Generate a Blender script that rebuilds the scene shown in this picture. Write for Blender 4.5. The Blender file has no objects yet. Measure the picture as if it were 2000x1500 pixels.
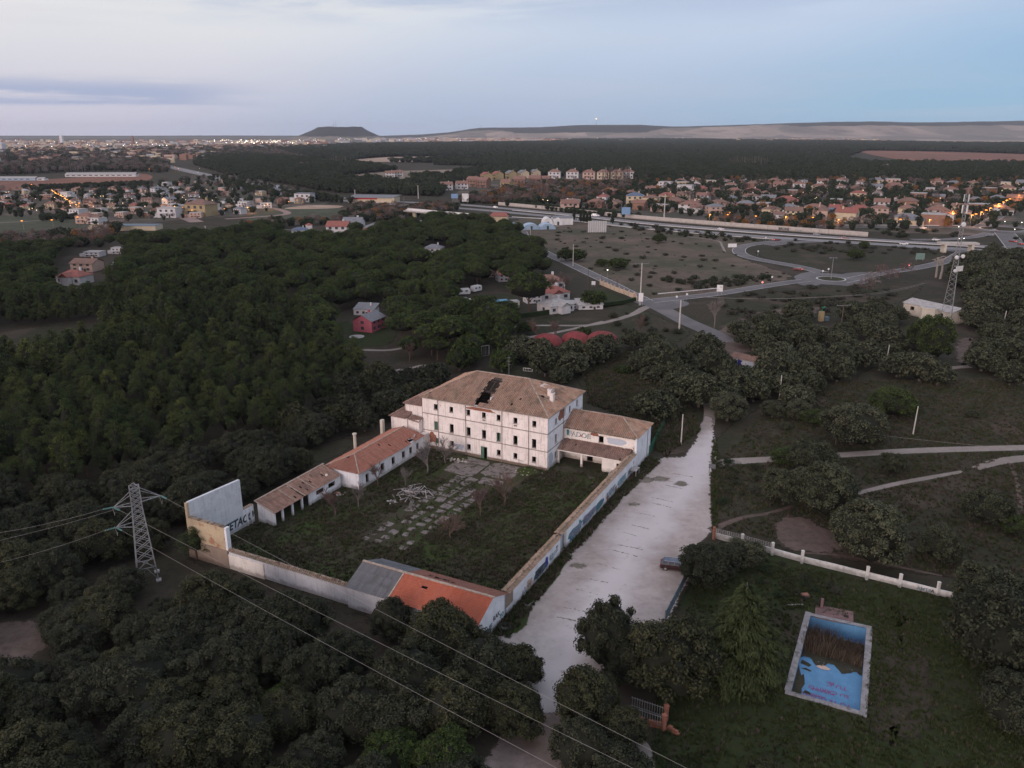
import bpy, math, random
import numpy as np
from mathutils import Vector, Matrix
rnd = random.Random(7)
SC = bpy.context.scene
COL = SC.collection
# camera
FPX, HC = 1570.0, 62.0
PITCH = math.atan(492 / FPX)
cs, sn = math.cos(PITCH), math.sin(PITCH)
cam_d = bpy.data.cameras.new('drone_camera')
cam = bpy.data.objects.new('drone_camera', cam_d)
COL.objects.link(cam)
cam.location = (0, 0, HC)
cam.rotation_euler = (math.pi / 2 - PITCH, 0, 0)
cam_d.sensor_width = 36
cam_d.lens = 36 * FPX / 2000
cam_d.clip_start = 0.5
cam_d.clip_end = 60000
SC.camera = cam
# light
SUN_AZ, SUN_EL = math.radians(-146), math.radians(17)
sd = bpy.data.lights.new('low_sun', 'SUN')
sd.energy = 1.6
sd.angle = math.radians(28)
sd.color = (1.0, 0.82, 0.78)
so = bpy.data.objects.new('low_sun', sd)
COL.objects.link(so)
dv = Vector((math.sin(SUN_AZ) * math.cos(SUN_EL), math.cos(SUN_AZ) * math.cos(SUN_EL), math.sin(SUN_EL)))
so.rotation_euler = dv.to_track_quat('Z', 'Y').to_euler()
so.location = (0, 0, 300)
w = bpy.data.worlds.new('World')
SC.world = w
w.use_nodes = True
nt = w.node_tree
nt.nodes.clear()
class NG:
 def __init__(s, nt):
  s.nt = nt
 def n(s, t, **k):
  a = s.nt.nodes.new(t)
  for q, v in k.items():
   setattr(a, q, v)
  return a
 def put(s, sock, v):
  if isinstance(v, bpy.types.NodeSocket):
   s.nt.links.new(v, sock)
  elif v is not None:
   if isinstance(v, (tuple, list)) and sock.type == 'RGBA' and len(v) == 3:
    v = tuple(v) + (1,)
   sock.default_value = v
 def m(s, op, a, b=None, c=None, clamp=False):
  x = s.n('ShaderNodeMath', operation=op, use_clamp=clamp)
  s.put(x.inputs[0], a)
  if b is not None: s.put(x.inputs[1], b)
  if c is not None: s.put(x.inputs[2], c)
  return x.outputs[0]
 def ss(s, v, a, b):
  x = s.n('ShaderNodeMapRange', interpolation_type='SMOOTHSTEP')
  s.put(x.inputs[0], v); s.put(x.inputs[1], a); s.put(x.inputs[2], b)
  return x.outputs[0]
 def mix(s, f, a, b, mode='MIX'):
  x = s.n('ShaderNodeMix', data_type='RGBA', blend_type=mode)
  s.put(x.inputs[0], f); s.put(x.inputs[6], a); s.put(x.inputs[7], b)
  return x.outputs[2]
 def noise(s, vec, sc, det=4, rough=.55, dist=0.):
  x = s.n('ShaderNodeTexNoise')
  s.put(x.inputs['Vector'], vec)
  x.inputs['Scale'].default_value = sc
  x.inputs['Detail'].default_value = det
  x.inputs['Roughness'].default_value = rough
  x.inputs['Distortion'].default_value = dist
  return x.outputs[0]
 def comb(s, x, y, z):
  a = s.n('ShaderNodeCombineXYZ')
  s.put(a.inputs[0], x); s.put(a.inputs[1], y); s.put(a.inputs[2], z)
  return a.outputs[0]
 def mapv(s, vec, scale=(1, 1, 1), loc=(0, 0, 0)):
  a = s.n('ShaderNodeMapping')
  s.put(a.inputs[0], vec)
  a.inputs['Scale'].default_value = scale
  a.inputs['Location'].default_value = loc
  return a.outputs[0]
def srgb(r, g, b):
 f = lambda c: (c / 255 / 12.92) if c <= 10 else ((c / 255 + .055) / 1.055) ** 2.4
 return (f(r), f(g), f(b))
g = NG(nt)
tc = g.n('ShaderNodeTexCoord')
sp = g.n('ShaderNodeSeparateXYZ')
nt.links.new(tc.outputs['Generated'], sp.inputs[0])
X, Y, Z = sp.outputs
az = g.m('ARCTAN2', X, Y)
el = g.m('ARCSINE', Z)
glow = g.n('ShaderNodeVectorMath', operation='DOT_PRODUCT')
nt.links.new(tc.outputs['Generated'], glow.inputs[0])
GA = math.radians(-115)
glow.inputs[1].default_value = (math.sin(GA), math.cos(GA), 0.05)
side = glow.outputs['Value']
wob = g.m('MULTIPLY', g.m('SUBTRACT', g.noise(g.comb(g.m('MULTIPLY', az, 2.2), g.m('MULTIPLY', el, 9), 3.0), 1.0, 2), .5), .10)
side = g.m('ADD', g.m('ADD', side, wob), g.m('MULTIPLY', g.m('SUBTRACT', g.m('MINIMUM', el, .25), .045), 2.2))
up = g.ss(el, 0.0, 0.14)
up2 = g.ss(el, 0.1, 0.9)
left_lo = srgb(210, 207, 225); left_hi = srgb(231, 232, 235)
mid_lo = srgb(174, 190, 217); mid_hi = srgb(198, 213, 236)
right_lo = srgb(152, 190, 220); right_hi = srgb(138, 182, 222)
L_ = g.mix(up, left_lo, left_hi)
M_ = g.mix(up, mid_lo, mid_hi)
R_ = g.mix(up, right_lo, right_hi)
c1 = g.mix(g.ss(side, -0.86, -0.46), R_, M_)
c2 = g.mix(g.ss(side, -0.46, 0.06), c1, L_)
c3 = g.mix(g.ss(side, 0.15, 1.0), c2, (1.65, 1.18, 1.06))     # afterglow behind the camera's left shoulder
band = g.m('MULTIPLY', g.ss(el, 0.024, 0.030), g.ss(el, 0.062, 0.040))
band = g.m('MULTIPLY', band, g.ss(az, -0.24, -0.40))
cn = g.noise(g.comb(g.m('MULTIPLY', az, 5.0), g.m('MULTIPLY', el, 60), 1.0), 1.0, 5)
bandm = g.m('MULTIPLY', band, g.ss(cn, 0.34, 0.56))
topn = g.noise(g.comb(g.m('MULTIPLY', az, 2.4), g.m('MULTIPLY', el, 15), 9.3), 1.0, 6, .55, .4)
topm = g.m('MULTIPLY', g.ss(el, 0.10, 0.145), g.ss(topn, 0.46, 0.60))
topm = g.m('MULTIPLY', topm, 0.75)
veil = g.noise(g.comb(g.m('MULTIPLY', az, 1.6), g.m('MULTIPLY', el, 30), 5.1), 1.0, 5, .6, .3)
c3 = g.mix(g.m('MULTIPLY', g.ss(veil, 0.45, 0.75), 0.22), c3, srgb(205, 203, 216))
c4 = g.mix(bandm, c3, srgb(172, 183, 213))
c5 = g.mix(topm, c4, srgb(180, 195, 222))
c6 = g.mix(g.m('MULTIPLY', up2, 0.8), c5, srgb(205, 213, 234))
sky = g.n('ShaderNodeTexSky', sky_type='NISHITA', sun_disc=False)
sky.sun_elevation = SUN_EL
sky.sun_rotation = SUN_AZ
skyc = g.mix(1.0, sky.outputs[0], (0.1, 0.1, 0.1), 'MULTIPLY')
skym = g.mix(0.06, c6, skyc)
below = g.mix(g.ss(el, -0.02, -0.004), (0.10, 0.11, 0.13), skym)
bg = g.n('ShaderNodeBackground')
nt.links.new(below, bg.inputs[0])
bg.inputs[1].default_value = 1.0
wo = g.n('ShaderNodeOutputWorld')
nt.links.new(bg.outputs[0], wo.inputs[0])
SC.view_settings.view_transform = 'Standard'
SC.view_settings.look = 'None'
SC.view_settings.exposure = 0.0
SC.view_settings.gamma = 1.0
SC.view_settings.use_curve_mapping = False
SC.render.engine = 'CYCLES'
SC.cycles.max_bounces = 5
SC.cycles.diffuse_bounces = 3
SC.cycles.glossy_bounces = 2
SC.cycles.transparent_max_bounces = 12
SC.cycles.volume_bounces = 0
SC.cycles.sample_clamp_indirect = 4.0
# coordinates
def G(x, y, z=0.0):
 dx = (x - 1000) / FPX; dy = (750 - y) / FPX
 wy = cs + dy * sn; wz = -sn + dy * cs
 t = (z - HC) / wz
 return (dx * t, wy * t)
def S(x, y, z=0.0):
 z = z - HC
 d = y * cs - z * sn
 u = y * sn + z * cs
 return (1000 + FPX * x / d, 750 - FPX * u / d)
AZ = math.radians(26.7)
CO = G(1068.5, 920)
CU = (math.sin(AZ), math.cos(AZ)); CV = (-math.cos(AZ), math.sin(AZ))
CROT = math.pi / 2 - AZ
def W(u, v):
 return (CO[0] + CU[0] * u + CV[0] * v, CO[1] + CU[1] * u + CV[1] * v)
def pxm(x, y):
 gx, gy = G(x, y)
 return FPX / (gy * cs + HC * sn)
# materials
MATS = {}
def base_mat(name):
 m = bpy.data.materials.new(name)
 m.use_nodes = True
 m.node_tree.nodes.clear()
 gg = NG(m.node_tree)
 out = gg.n('ShaderNodeOutputMaterial')
 b = gg.n('ShaderNodeBsdfPrincipled')
 m.node_tree.links.new(b.outputs[0], out.inputs[0])
 b.inputs['Specular IOR Level'].default_value = 0.25
 MATS[name] = m
 return m, gg, b, out
def mat(name, c1, c2=None, sc=1.0, rough=.85, bump=0.0, stretch=(1, 1, 1), metal=0.0, lo=.35, hi=.65, c3=None, c3lo=.6, c3hi=.7, c3sc=.25,
  bscale=None, spec=.25, wear=0.0):
 m, gg, b, out = base_mat(name)
 tcn = gg.n('ShaderNodeTexCoord')
 v = gg.mapv(tcn.outputs['Object'], stretch)
 if c2 is None: c2 = tuple(q * .8 for q in c1)
 n1 = gg.noise(v, sc, 5, .6)
 col = gg.mix(gg.ss(n1, lo, hi), c1, c2)
 n2 = gg.noise(v, sc * 7.3, 3, .6)
 col = gg.mix(gg.m('MULTIPLY', gg.ss(n2, .4, .75), .35), col, tuple(q * .55 for q in c1))
 if c3 is not None:
  n3 = gg.noise(gg.mapv(tcn.outputs['Object'], (1, 1, 1), (7, 3, 1)), c3sc, 5, .65)
  col = gg.mix(gg.ss(n3, c3lo, c3hi), col, c3)
 gg.put(b.inputs['Base Color'], col)
 b.inputs['Roughness'].default_value = rough
 b.inputs['Metallic'].default_value = metal
 b.inputs['Specular IOR Level'].default_value = spec
 if bump:
  bn = gg.n('ShaderNodeBump')
  bn.inputs['Strength'].default_value = 1.0
  bn.inputs['Distance'].default_value = bump
  gg.put(bn.inputs['Height'], gg.noise(v, bscale or sc * 5, 4, .6))
  m.node_tree.links.new(bn.outputs[0], b.inputs['Normal'])
 return m
def plaster(name, base, stain, brick=None, blo=.62, bhi=.66, bsc=.28, grime=.6):
 m, gg, b, out = base_mat(name)
 tcn = gg.n('ShaderNodeTexCoord')
 o = tcn.outputs['Object']
 col = gg.mix(gg.ss(gg.noise(o, .45, 5, .6), .35, .7), base, tuple(q * .86 for q in base))
 runs = gg.noise(gg.mapv(o, (2.6, 2.6, .22)), 1.0, 5, .65)
 col = gg.mix(gg.m('MULTIPLY', gg.ss(runs, .48, .78), grime), col, stain)
 blot = gg.noise(gg.mapv(o, (1, 1, 1), (3, 9, 2)), 1.3, 6, .7)
 col = gg.mix(gg.m('MULTIPLY', gg.ss(blot, .55, .8), grime * .8), col, tuple(q * .6 for q in stain))
 sx = gg.n('ShaderNodeSeparateXYZ'); gg.put(sx.inputs[0], o)
 foot = gg.m('ADD', sx.outputs[2], gg.m('MULTIPLY', gg.noise(o, 1.1, 4), -1.2))
 col = gg.mix(gg.m('MULTIPLY', gg.ss(foot, .35, -.35), .7), col, tuple(q * .55 for q in stain))
 col = gg.mix(gg.m('MULTIPLY', gg.ss(gg.noise(gg.mapv(o, (1, 1, 1.3), (21, 5, 8)), .55, 6, .7), .54, .60), .55), col, tuple(q * .74 for q in base))
 if brick:
  bn3 = gg.noise(gg.mapv(o, (1, 1, 1.4), (11, 4, 6)), bsc, 6, .62)
  fine = gg.noise(o, 9, 3)
  bc = gg.mix(gg.ss(fine, .35, .65), brick, tuple(q * .6 for q in brick))
  col = gg.mix(gg.ss(bn3, blo, bhi), col, bc)
 gg.put(b.inputs['Base Color'], col)
 b.inputs['Roughness'].default_value = .92
 bn = gg.n('ShaderNodeBump'); bn.inputs['Distance'].default_value = .02
 gg.put(bn.inputs['Height'], gg.noise(o, 3.0, 5, .65))
 m.node_tree.links.new(bn.outputs[0], b.inputs['Normal'])
 return m
def tile_mat(name, cols, moss=(.07, .075, .05)):
 m, gg, b, out = base_mat(name)
 at = gg.n('ShaderNodeAttribute', attribute_name='tint')
 tcn = gg.n('ShaderNodeTexCoord')
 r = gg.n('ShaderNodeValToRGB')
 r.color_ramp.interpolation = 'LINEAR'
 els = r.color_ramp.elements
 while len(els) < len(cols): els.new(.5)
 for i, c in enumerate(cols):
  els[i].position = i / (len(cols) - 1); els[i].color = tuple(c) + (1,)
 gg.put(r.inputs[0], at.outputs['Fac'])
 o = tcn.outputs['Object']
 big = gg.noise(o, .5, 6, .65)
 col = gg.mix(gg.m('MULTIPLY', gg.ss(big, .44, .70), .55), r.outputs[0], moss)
 gg.put(b.inputs['Base Color'], col)
 b.inputs['Roughness'].default_value = .9
 return m
def leaf_mat(name, c1, c2, dark=.45, vary=.35):
 m, gg, b, out = base_mat(name)
 at = gg.n('ShaderNodeAttribute', attribute_name='tint')
 oi = gg.n('ShaderNodeObjectInfo')
 tcn = gg.n('ShaderNodeTexCoord')
 n1 = gg.noise(tcn.outputs['Object'], .55, 3, .6)
 f = gg.m('ADD', gg.m('MULTIPLY', at.outputs['Fac'], .55), gg.m('MULTIPLY', n1, .45))
 col = gg.mix(gg.ss(f, .25, .75), c1, c2)
 k = gg.m('ADD', 1 - vary * .5, gg.m('MULTIPLY', oi.outputs['Random'], vary))
 col = gg.mix(1.0, col, gg.comb(k, gg.m('POWER', k, .8), k), 'MULTIPLY')
 gg.put(b.inputs['Base Color'], col)
 b.inputs['Roughness'].default_value = .75
 b.inputs['Specular IOR Level'].default_value = .12
 return m
def emit(name, col, strength):
 m = bpy.data.materials.new(name)
 m.use_nodes = True
 m.node_tree.nodes.clear()
 gg = NG(m.node_tree)
 out = gg.n('ShaderNodeOutputMaterial')
 e = gg.n('ShaderNodeEmission')
 e.inputs[0].default_value = tuple(col) + (1,)
 e.inputs[1].default_value = strength
 m.node_tree.links.new(e.outputs[0], out.inputs[0])
 m.cycles.emission_sampling = 'NONE'
 MATS[name] = m
 return m
def ground_mat(name, c1, c2, c3=None, sc=.15, feather=True, fsc=1.2, bump=.03, streak=None, fine=1.6, spots=None, famp=1.2, mott=.55, lane=None):
 m, gg, b, out = base_mat(name)
 gm = gg.n('ShaderNodeNewGeometry')
 o = gm.outputs['Position']
 v = gg.mapv(o, streak) if streak else o
 col = gg.mix(gg.ss(gg.noise(v, sc, 6, .62), .38, .62), c1, c2)
 n2 = gg.noise(v, fine, 4, .7)
 col = gg.mix(gg.m('MULTIPLY', gg.ss(n2, .42, .68), mott), col, tuple(q * .42 for q in c1))
 col = gg.mix(gg.m('MULTIPLY', gg.ss(gg.noise(v, fine * .28, 4, .6), .5, .72), mott * .7), col, tuple(q * 1.45 for q in c1))
 if c3 is not None:
  col = gg.mix(gg.ss(gg.noise(gg.mapv(o, (1, 1, 1), (31, 7, 0)), sc * .8, 5, .6), .52, .68), col, c3)
 if lane:
  dp = gg.n('ShaderNodeVectorMath', operation='DOT_PRODUCT'); gg.put(dp.inputs[0], o); dp.inputs[1].default_value = (CV[0], CV[1], 0)
  vv_ = gg.m('ADD', dp.outputs['Value'], 25.0 - (CO[0] * CV[0] + CO[1] * CV[1]))
  vv_ = gg.m('ABSOLUTE', gg.m('ADD', vv_, gg.m('MULTIPLY', gg.m('SUBTRACT', gg.noise(gg.mapv(o, (1, 1, 1), (9, 9, 9)), .09, 5, .65), .5), 13.0)))
  col = gg.mix(gg.m('MULTIPLY', gg.ss(vv_, 6.5, .3), .9), col, lane)
 if spots is not None:
  col = gg.mix(gg.ss(gg.noise(gg.mapv(o, (1, 1, 1), (3, 70, 0)), .55, 5, .6), .60, .70), col, spots)
 gg.put(b.inputs['Base Color'], col)
 b.inputs['Roughness'].default_value = .95
 b.inputs['Specular IOR Level'].default_value = .1
 if bump:
  bn = gg.n('ShaderNodeBump'); bn.inputs['Distance'].default_value = bump
  gg.put(bn.inputs['Height'], gg.noise(o, fine * 2, 4, .7))
  m.node_tree.links.new(bn.outputs[0], b.inputs['Normal'])
 if feather:
  at = gg.n('ShaderNodeAttribute', attribute_name='edge')
  e = gg.m('ADD', at.outputs['Fac'], gg.m('MULTIPLY', gg.m('SUBTRACT', gg.noise(o, fsc, 5, .7), .5), famp))
  fac = gg.ss(e, .38, .62)
  tr = gg.n('ShaderNodeBsdfTransparent')
  mx = gg.n('ShaderNodeMixShader')
  gg.put(mx.inputs[0], fac)
  m.node_tree.links.new(tr.outputs[0], mx.inputs[1])
  m.node_tree.links.new(b.outputs[0], mx.inputs[2])
  m.node_tree.links.new(mx.outputs[0], out.inputs[0])
 return m
M = MATS
plaster('plaster_main', (.84, .78, .745), (.40, .33, .28), (.42, .22, .11), .66, .69, .22, .85)  # pinkish base: sunset tint of the facade put into the colour
plaster('plaster_wing', (.84, .79, .73), (.45, .38, .32), (.42, .22, .11), .68, .71, .30, .45)
plaster('plaster_wall', (.83, .85, .89), (.42, .40, .40), (.33, .20, .13), .70, .73, .22, .5)  # bluish base: cool light on the right-facing walls put into the colour
plaster('plaster_blue', (.66, .68, .72), (.36, .35, .36), (.36, .24, .17), .72, .76, .25, .65)
plaster('plaster_grey', (.40, .40, .40), (.20, .19, .18), None, grime=.7)
plaster('plaster_ochre', (.50, .41, .28), (.38, .25, .16), (.42, .23, .14), .58, .66, .5, .7)
plaster('plaster_mud', (.30, .235, .185), (.2, .15, .12), None, grime=.5)
plaster('barrier_concrete', (.46, .43, .40), (.24, .22, .21), None, grime=.6)
plaster('plaster_cream', (.55, .51, .43), (.36, .32, .26), None, grime=.4)
plaster('boundary_white', (.66, .66, .64), (.30, .30, .28), None, grime=.7)
mat('trim_grey', (.36, .32, .30), (.24, .21, .20), 1.2, .9)
mat('dark_room', (.035, .03, .028), (.02, .018, .018), .6, .95)  # near-black: gloom behind the openings is put into the colour
mat('old_floor', (.16, .13, .11), (.08, .07, .06), .7, .95)
mat('green_paint', (.10, .19, .14), (.06, .11, .08), 1.5, .6)
mat('frame_wood', (.10, .07, .05), (.06, .045, .035), 2, .8)
mat('white_wood', (.42, .40, .385), (.27, .25, .24), 2, .7)
mat('bare_wood', (.20, .18, .17), (.11, .10, .095), 3, .9, stretch=(1, 1, 1))
mat('dark_wood', (.09, .07, .06), (.05, .04, .035), 2, .9)
tile_mat('tiles_old', [(.13, .08, .06), (.27, .165, .12), (.36, .22, .16), (.42, .29, .215), (.30, .23, .19)])
tile_mat('tiles_brown', [(.12, .08, .07), (.23, .14, .11), (.30, .19, .15), (.36, .26, .21)], (.10, .085, .08))
tile_mat('tiles_red', [(.16, .075, .055), (.28, .125, .09), (.34, .155, .115), (.33, .19, .15)], (.20, .12, .09))
tile_mat('tiles_orange', [(.30, .08, .045), (.42, .12, .068), (.48, .145, .085), (.40, .15, .105)], (.36, .12, .08))
tile_mat('tiles_cement', [(.13, .13, .14), (.17, .17, .18), (.20, .20, .21)], (.10, .10, .09))
tile_mat('tiles_cap', [(.10, .07, .055), (.22, .155, .115), (.30, .23, .175), (.36, .29, .235)], (.12, .11, .07))
mat('ridge_mortar', (.42, .35, .29), (.28, .22, .18), 2, .9)
mat('concrete', (.21, .185, .175), (.15, .135, .128), .8, .92, .01, c3=(.06, .058, .042), c3lo=.50, c3hi=.60, c3sc=.8)
mat('concrete_light', (.42, .41, .40), (.28, .27, .26), 1.2, .9, c3=(.14, .14, .12), c3lo=.6, c3hi=.7, c3sc=.6)
mat('brick', (.30, .145, .10), (.24, .09, .06), 3, .9)
mat('coping', (.30, .29, .30), (.20, .195, .20), 1.2, .9, c3=(.12, .12, .11), c3lo=.56, c3hi=.66, c3sc=.8)
mat('steel', (.30, .31, .32), (.22, .23, .24), 2, .5, metal=.3)
mat('steel_dark', (.16, .17, .18), (.11, .12, .13), 2, .5, metal=.3)
mat('teal_glass', (.12, .26, .25), (.08, .2, .19), 2, .3)
mat('wire', (.30, .29, .27), (.24, .23, .22), 2, .5)
mat('pole_concrete', (.52, .50, .46), (.40, .38, .35), 2, .85)
mat('pole_wood', (.13, .10, .08), (.08, .06, .05), 2, .85)
mat('bark_grey', (.14, .12, .105), (.08, .07, .06), 3, .95, .03)
mat('bark_pine', (.13, .085, .06), (.075, .05, .04), 3, .95, .03)
mat('bark_pale', (.30, .27, .24), (.2, .18, .16), 3, .95)
mat('twig_brown', (.15, .105, .095), (.10, .07, .065), 2, .95)
mat('twig_red', (.155, .105, .085), (.11, .078, .065), 2, .95)
mat('twig_grey', (.20, .175, .165), (.14, .12, .115), 2, .95)
leaf_mat('leaf_oak', (.009, .0115, .006), (.049, .055, .033))
leaf_mat('leaf_oak_pale_lit', (.016, .020, .010), (.090, .098, .058))  # right-hand oaks: own grey olive, with their stronger light added into the colour
leaf_mat('leaf_oak_warm', (.012, .014, .006), (.056, .059, .029))
leaf_mat('leaf_stone', (.011, .019, .005), (.058, .086, .021))
leaf_mat('leaf_pine', (.012, .020, .006), (.058, .082, .027))
leaf_mat('leaf_pine_yellow', (.020, .030, .008), (.092, .110, .030))
leaf_mat('leaf_cedar', (.011, .017, .007), (.048, .062, .023))
leaf_mat('leaf_far', (.015, .024, .013), (.042, .056, .028))
leaf_mat('leaf_hedge', (.012, .022, .009), (.028, .045, .016))
leaf_mat('leaf_autumn', (.16, .07, .02), (.26, .13, .04))
leaf_mat('leaf_scrub', (.030, .032, .023), (.062, .062, .044))
leaf_mat('leaf_grass', (.026, .040, .012), (.058, .072, .026), vary=.5)
leaf_mat('leaf_straw', (.055, .045, .034), (.10, .082, .062), vary=.5)
leaf_mat('leaf_reed', (.065, .048, .036), (.14, .105, .08), vary=.4)
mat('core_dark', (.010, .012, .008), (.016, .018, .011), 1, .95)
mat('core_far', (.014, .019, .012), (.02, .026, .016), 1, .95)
mat('core_twig', (.055, .042, .04), (.08, .06, .055), 1, .95)
mat('asphalt', (.175, .170, .175), (.125, .12, .125), .3, .9)
mat('asphalt_new', (.21, .215, .23), (.17, .175, .185), .3, .8)
mat('road_paint', (.62, .62, .62), (.5, .5, .5), 1, .7)
mat('rubber', (.02, .02, .02), (.03, .03, .03), 2, .9)
mat('car_maroon', (.045, .017, .019), (.035, .014, .016), 1, .25, spec=.6)
mat('car_white', (.75, .75, .75), (.7, .7, .7), 1, .3, spec=.5)
mat('car_grey', (.22, .23, .25), (.2, .2, .22), 1, .3, spec=.5)
mat('car_red', (.17, .025, .025), (.15, .02, .02), 1, .3, spec=.5)
mat('car_glass', (.10, .11, .13), (.08, .09, .10), 1, .12, spec=.8)
mat('chrome', (.6, .6, .6), (.5, .5, .5), 1, .25, metal=.8)
mat('pool_blue', (.11, .27, .46), (.09, .23, .40), .9, .6, c3=(.10, .20, .33), c3lo=.58, c3hi=.75, c3sc=.8)
mat('pool_dirt', (.035, .034, .022), (.055, .05, .032), 1.5, .95, .03)
mat('pink_paint', (.42, .12, .15), (.36, .10, .13), 1, .9)
mat('pink_slab', (.20, .125, .125), (.14, .095, .095), 1.2, .9)
mat('dome_red', (.24, .05, .052), (.17, .04, .042), .5, .9)
mat('wall_white', (.58, .57, .58), (.48, .47, .48), .6, .9)
mat('wall_cream', (.56, .47, .34), (.48, .40, .29), .6, .9)
mat('wall_brick', (.27, .16, .12), (.22, .125, .095), .8, .9)
mat('wall_yellow', (.38, .30, .17), (.33, .26, .15), .6, .9)
mat('wall_pinkish', (.50, .36, .30), (.42, .30, .25), .6, .9)
mat('roof_terra', (.25, .145, .115), (.19, .11, .088), .9, .9)
mat('roof_red', (.29, .115, .095), (.23, .09, .075), .9, .9)
mat('roof_brownish', (.22, .14, .11), (.16, .10, .085), .9, .9)
mat('roof_grey', (.20, .21, .23), (.15, .155, .17), .9, .8)
mat('roof_slate_blue', (.11, .15, .22), (.08, .11, .17), .9, .5)
mat('roof_flat', (.42, .41, .40), (.3, .3, .3), .9, .9)
mat('window_glass', (.06, .07, .085), (.04, .05, .06), 1, .2, spec=.6)
mat('hall_white', (.42, .42, .44), (.3, .3, .32), .3, .8)
mat('sheet_white', (.70, .70, .70), (.55, .55, .55), .3, .6)
mat('sheet_blue', (.33, .44, .56), (.26, .36, .47), .3, .5)
mat('awning_blue', (.12, .33, .50), (.10, .28, .42), 1, .6)
mat('sign_white', (.74, .74, .74), (.68, .68, .68), 1, .6)
mat('sign_green', (.18, .27, .24), (.15, .23, .2), 1, .6)
mat('sign_blue', (.20, .32, .50), (.16, .28, .44), 1, .6)
mat('print_black', (.02, .025, .03), (.03, .03, .04), 3, .7)
mat('print_teal', (.06, .26, .30), (.05, .20, .26), 3, .7)
mat('print_blue', (.04, .06, .30), (.05, .05, .25), 3, .7)
mat('print_slate', (.10, .15, .19), (.14, .19, .23), 3, .7)
mat('print_lilac', (.34, .30, .42), (.28, .30, .40), 3, .7)
mat('print_pale', (.50, .55, .62), (.44, .5, .58), 3, .7)
mat('print_red', (.40, .04, .04), (.32, .03, .04), 3, .7)
mat('print_magenta', (.30, .06, .20), (.24, .05, .17), 3, .7)
mat('print_peach', (.58, .42, .34), (.5, .38, .32), 3, .7)
mat('plastic_green', (.03, .16, .09), (.02, .12, .07), 2, .6)
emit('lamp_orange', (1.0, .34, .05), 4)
emit('lamp_warm', (1.0, .72, .38), 5)
emit('lamp_white', (1.0, .93, .82), 6)
emit('lamp_red', (1.0, .10, .06), 4)
emit('city_glow', (1.0, .84, .66), 5)
ground_mat('soil_base', (.045, .040, .029), (.036, .037, .024), (.062, .052, .041), .045, False, bump=.05, fine=.9)
ground_mat('soil_wood', (.052, .044, .034), (.040, .038, .026), None, .08, True, .5, .05, fine=.8)
ground_mat('lawn', (.026, .037, .014), (.033, .042, .019), (.046, .038, .030), .06, True, .8, .03, fine=1.3)
ground_mat('court_grass', (.050, .046, .031), (.040, .060, .018), (.066, .054, .044), .11, True, .9, .06, fine=1.2)
ground_mat('wasteland', (.118, .094, .074), (.064, .068, .043), (.150, .112, .09), .022, True, .12, .05, fine=.25)
ground_mat('meadow', (.048, .042, .030), (.033, .038, .021), (.070, .055, .043), .05, True, .3, .05, fine=.8)
ground_mat('gravel_lot', (.40, .355, .335), (.315, .275, .255), (.26, .22, .205), .05, True, .9, .008, fine=.8, spots=(.38, .34, .33), famp=1.5, mott=.30, lane=(.52, .49, .495))
ground_mat('exit_dirt', (.25, .205, .19), (.19, .155, .14), (.15, .12, .10), .2, True, .7, .02, fine=1.2, famp=1.5, mott=.4)
ground_mat('track_pale', (.27, .24, .22), (.22, .195, .175), None, .12, True, .8, .02, fine=1.2, famp=.7, mott=.25)
ground_mat('dirt_pink', (.135, .102, .088), (.10, .078, .068), None, .2, True, .45, .03, fine=1.0, famp=1.5)
ground_mat('verge_weeds', (.045, .058, .022), (.036, .055, .016), (.085, .075, .06), .5, True, 1.1, .05, fine=2)
ground_mat('gravel_worn', (.42, .38, .375), (.36, .325, .32), None, .3, True, .8, .01, fine=1.2, famp=2.1, mott=.2)
ground_mat('scuff', (.21, .185, .16), (.15, .14, .11), None, .8, True, 3.2, .02, fine=2, famp=2.6)
ground_mat('field_green', (.070, .080, .055), (.058, .066, .045), (.10, .09, .07), .012, True, .05, 0, fine=.12)
ground_mat('field_brown', (.235, .115, .08), (.19, .10, .075), None, .008, True, .05, 0, (1, .2, 1), fine=.08)
ground_mat('field_pale', (.40, .30, .225), (.32, .24, .19), None, .006, True, .03, 0, fine=.05)
ground_mat('field_earth', (.24, .19, .15), (.18, .15, .115), (.28, .21, .16), .008, True, .04, 0, fine=.08)
ground_mat('estate_ground', (.085, .075, .065), (.065, .072, .05), (.17, .13, .11), .03, True, .06, 0, fine=.12)
ground_mat('far_plain', (.13, .115, .095), (.085, .085, .065), (.16, .13, .11), .0022, True, .02, 0, (1, .35, 1), fine=.01)
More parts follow.
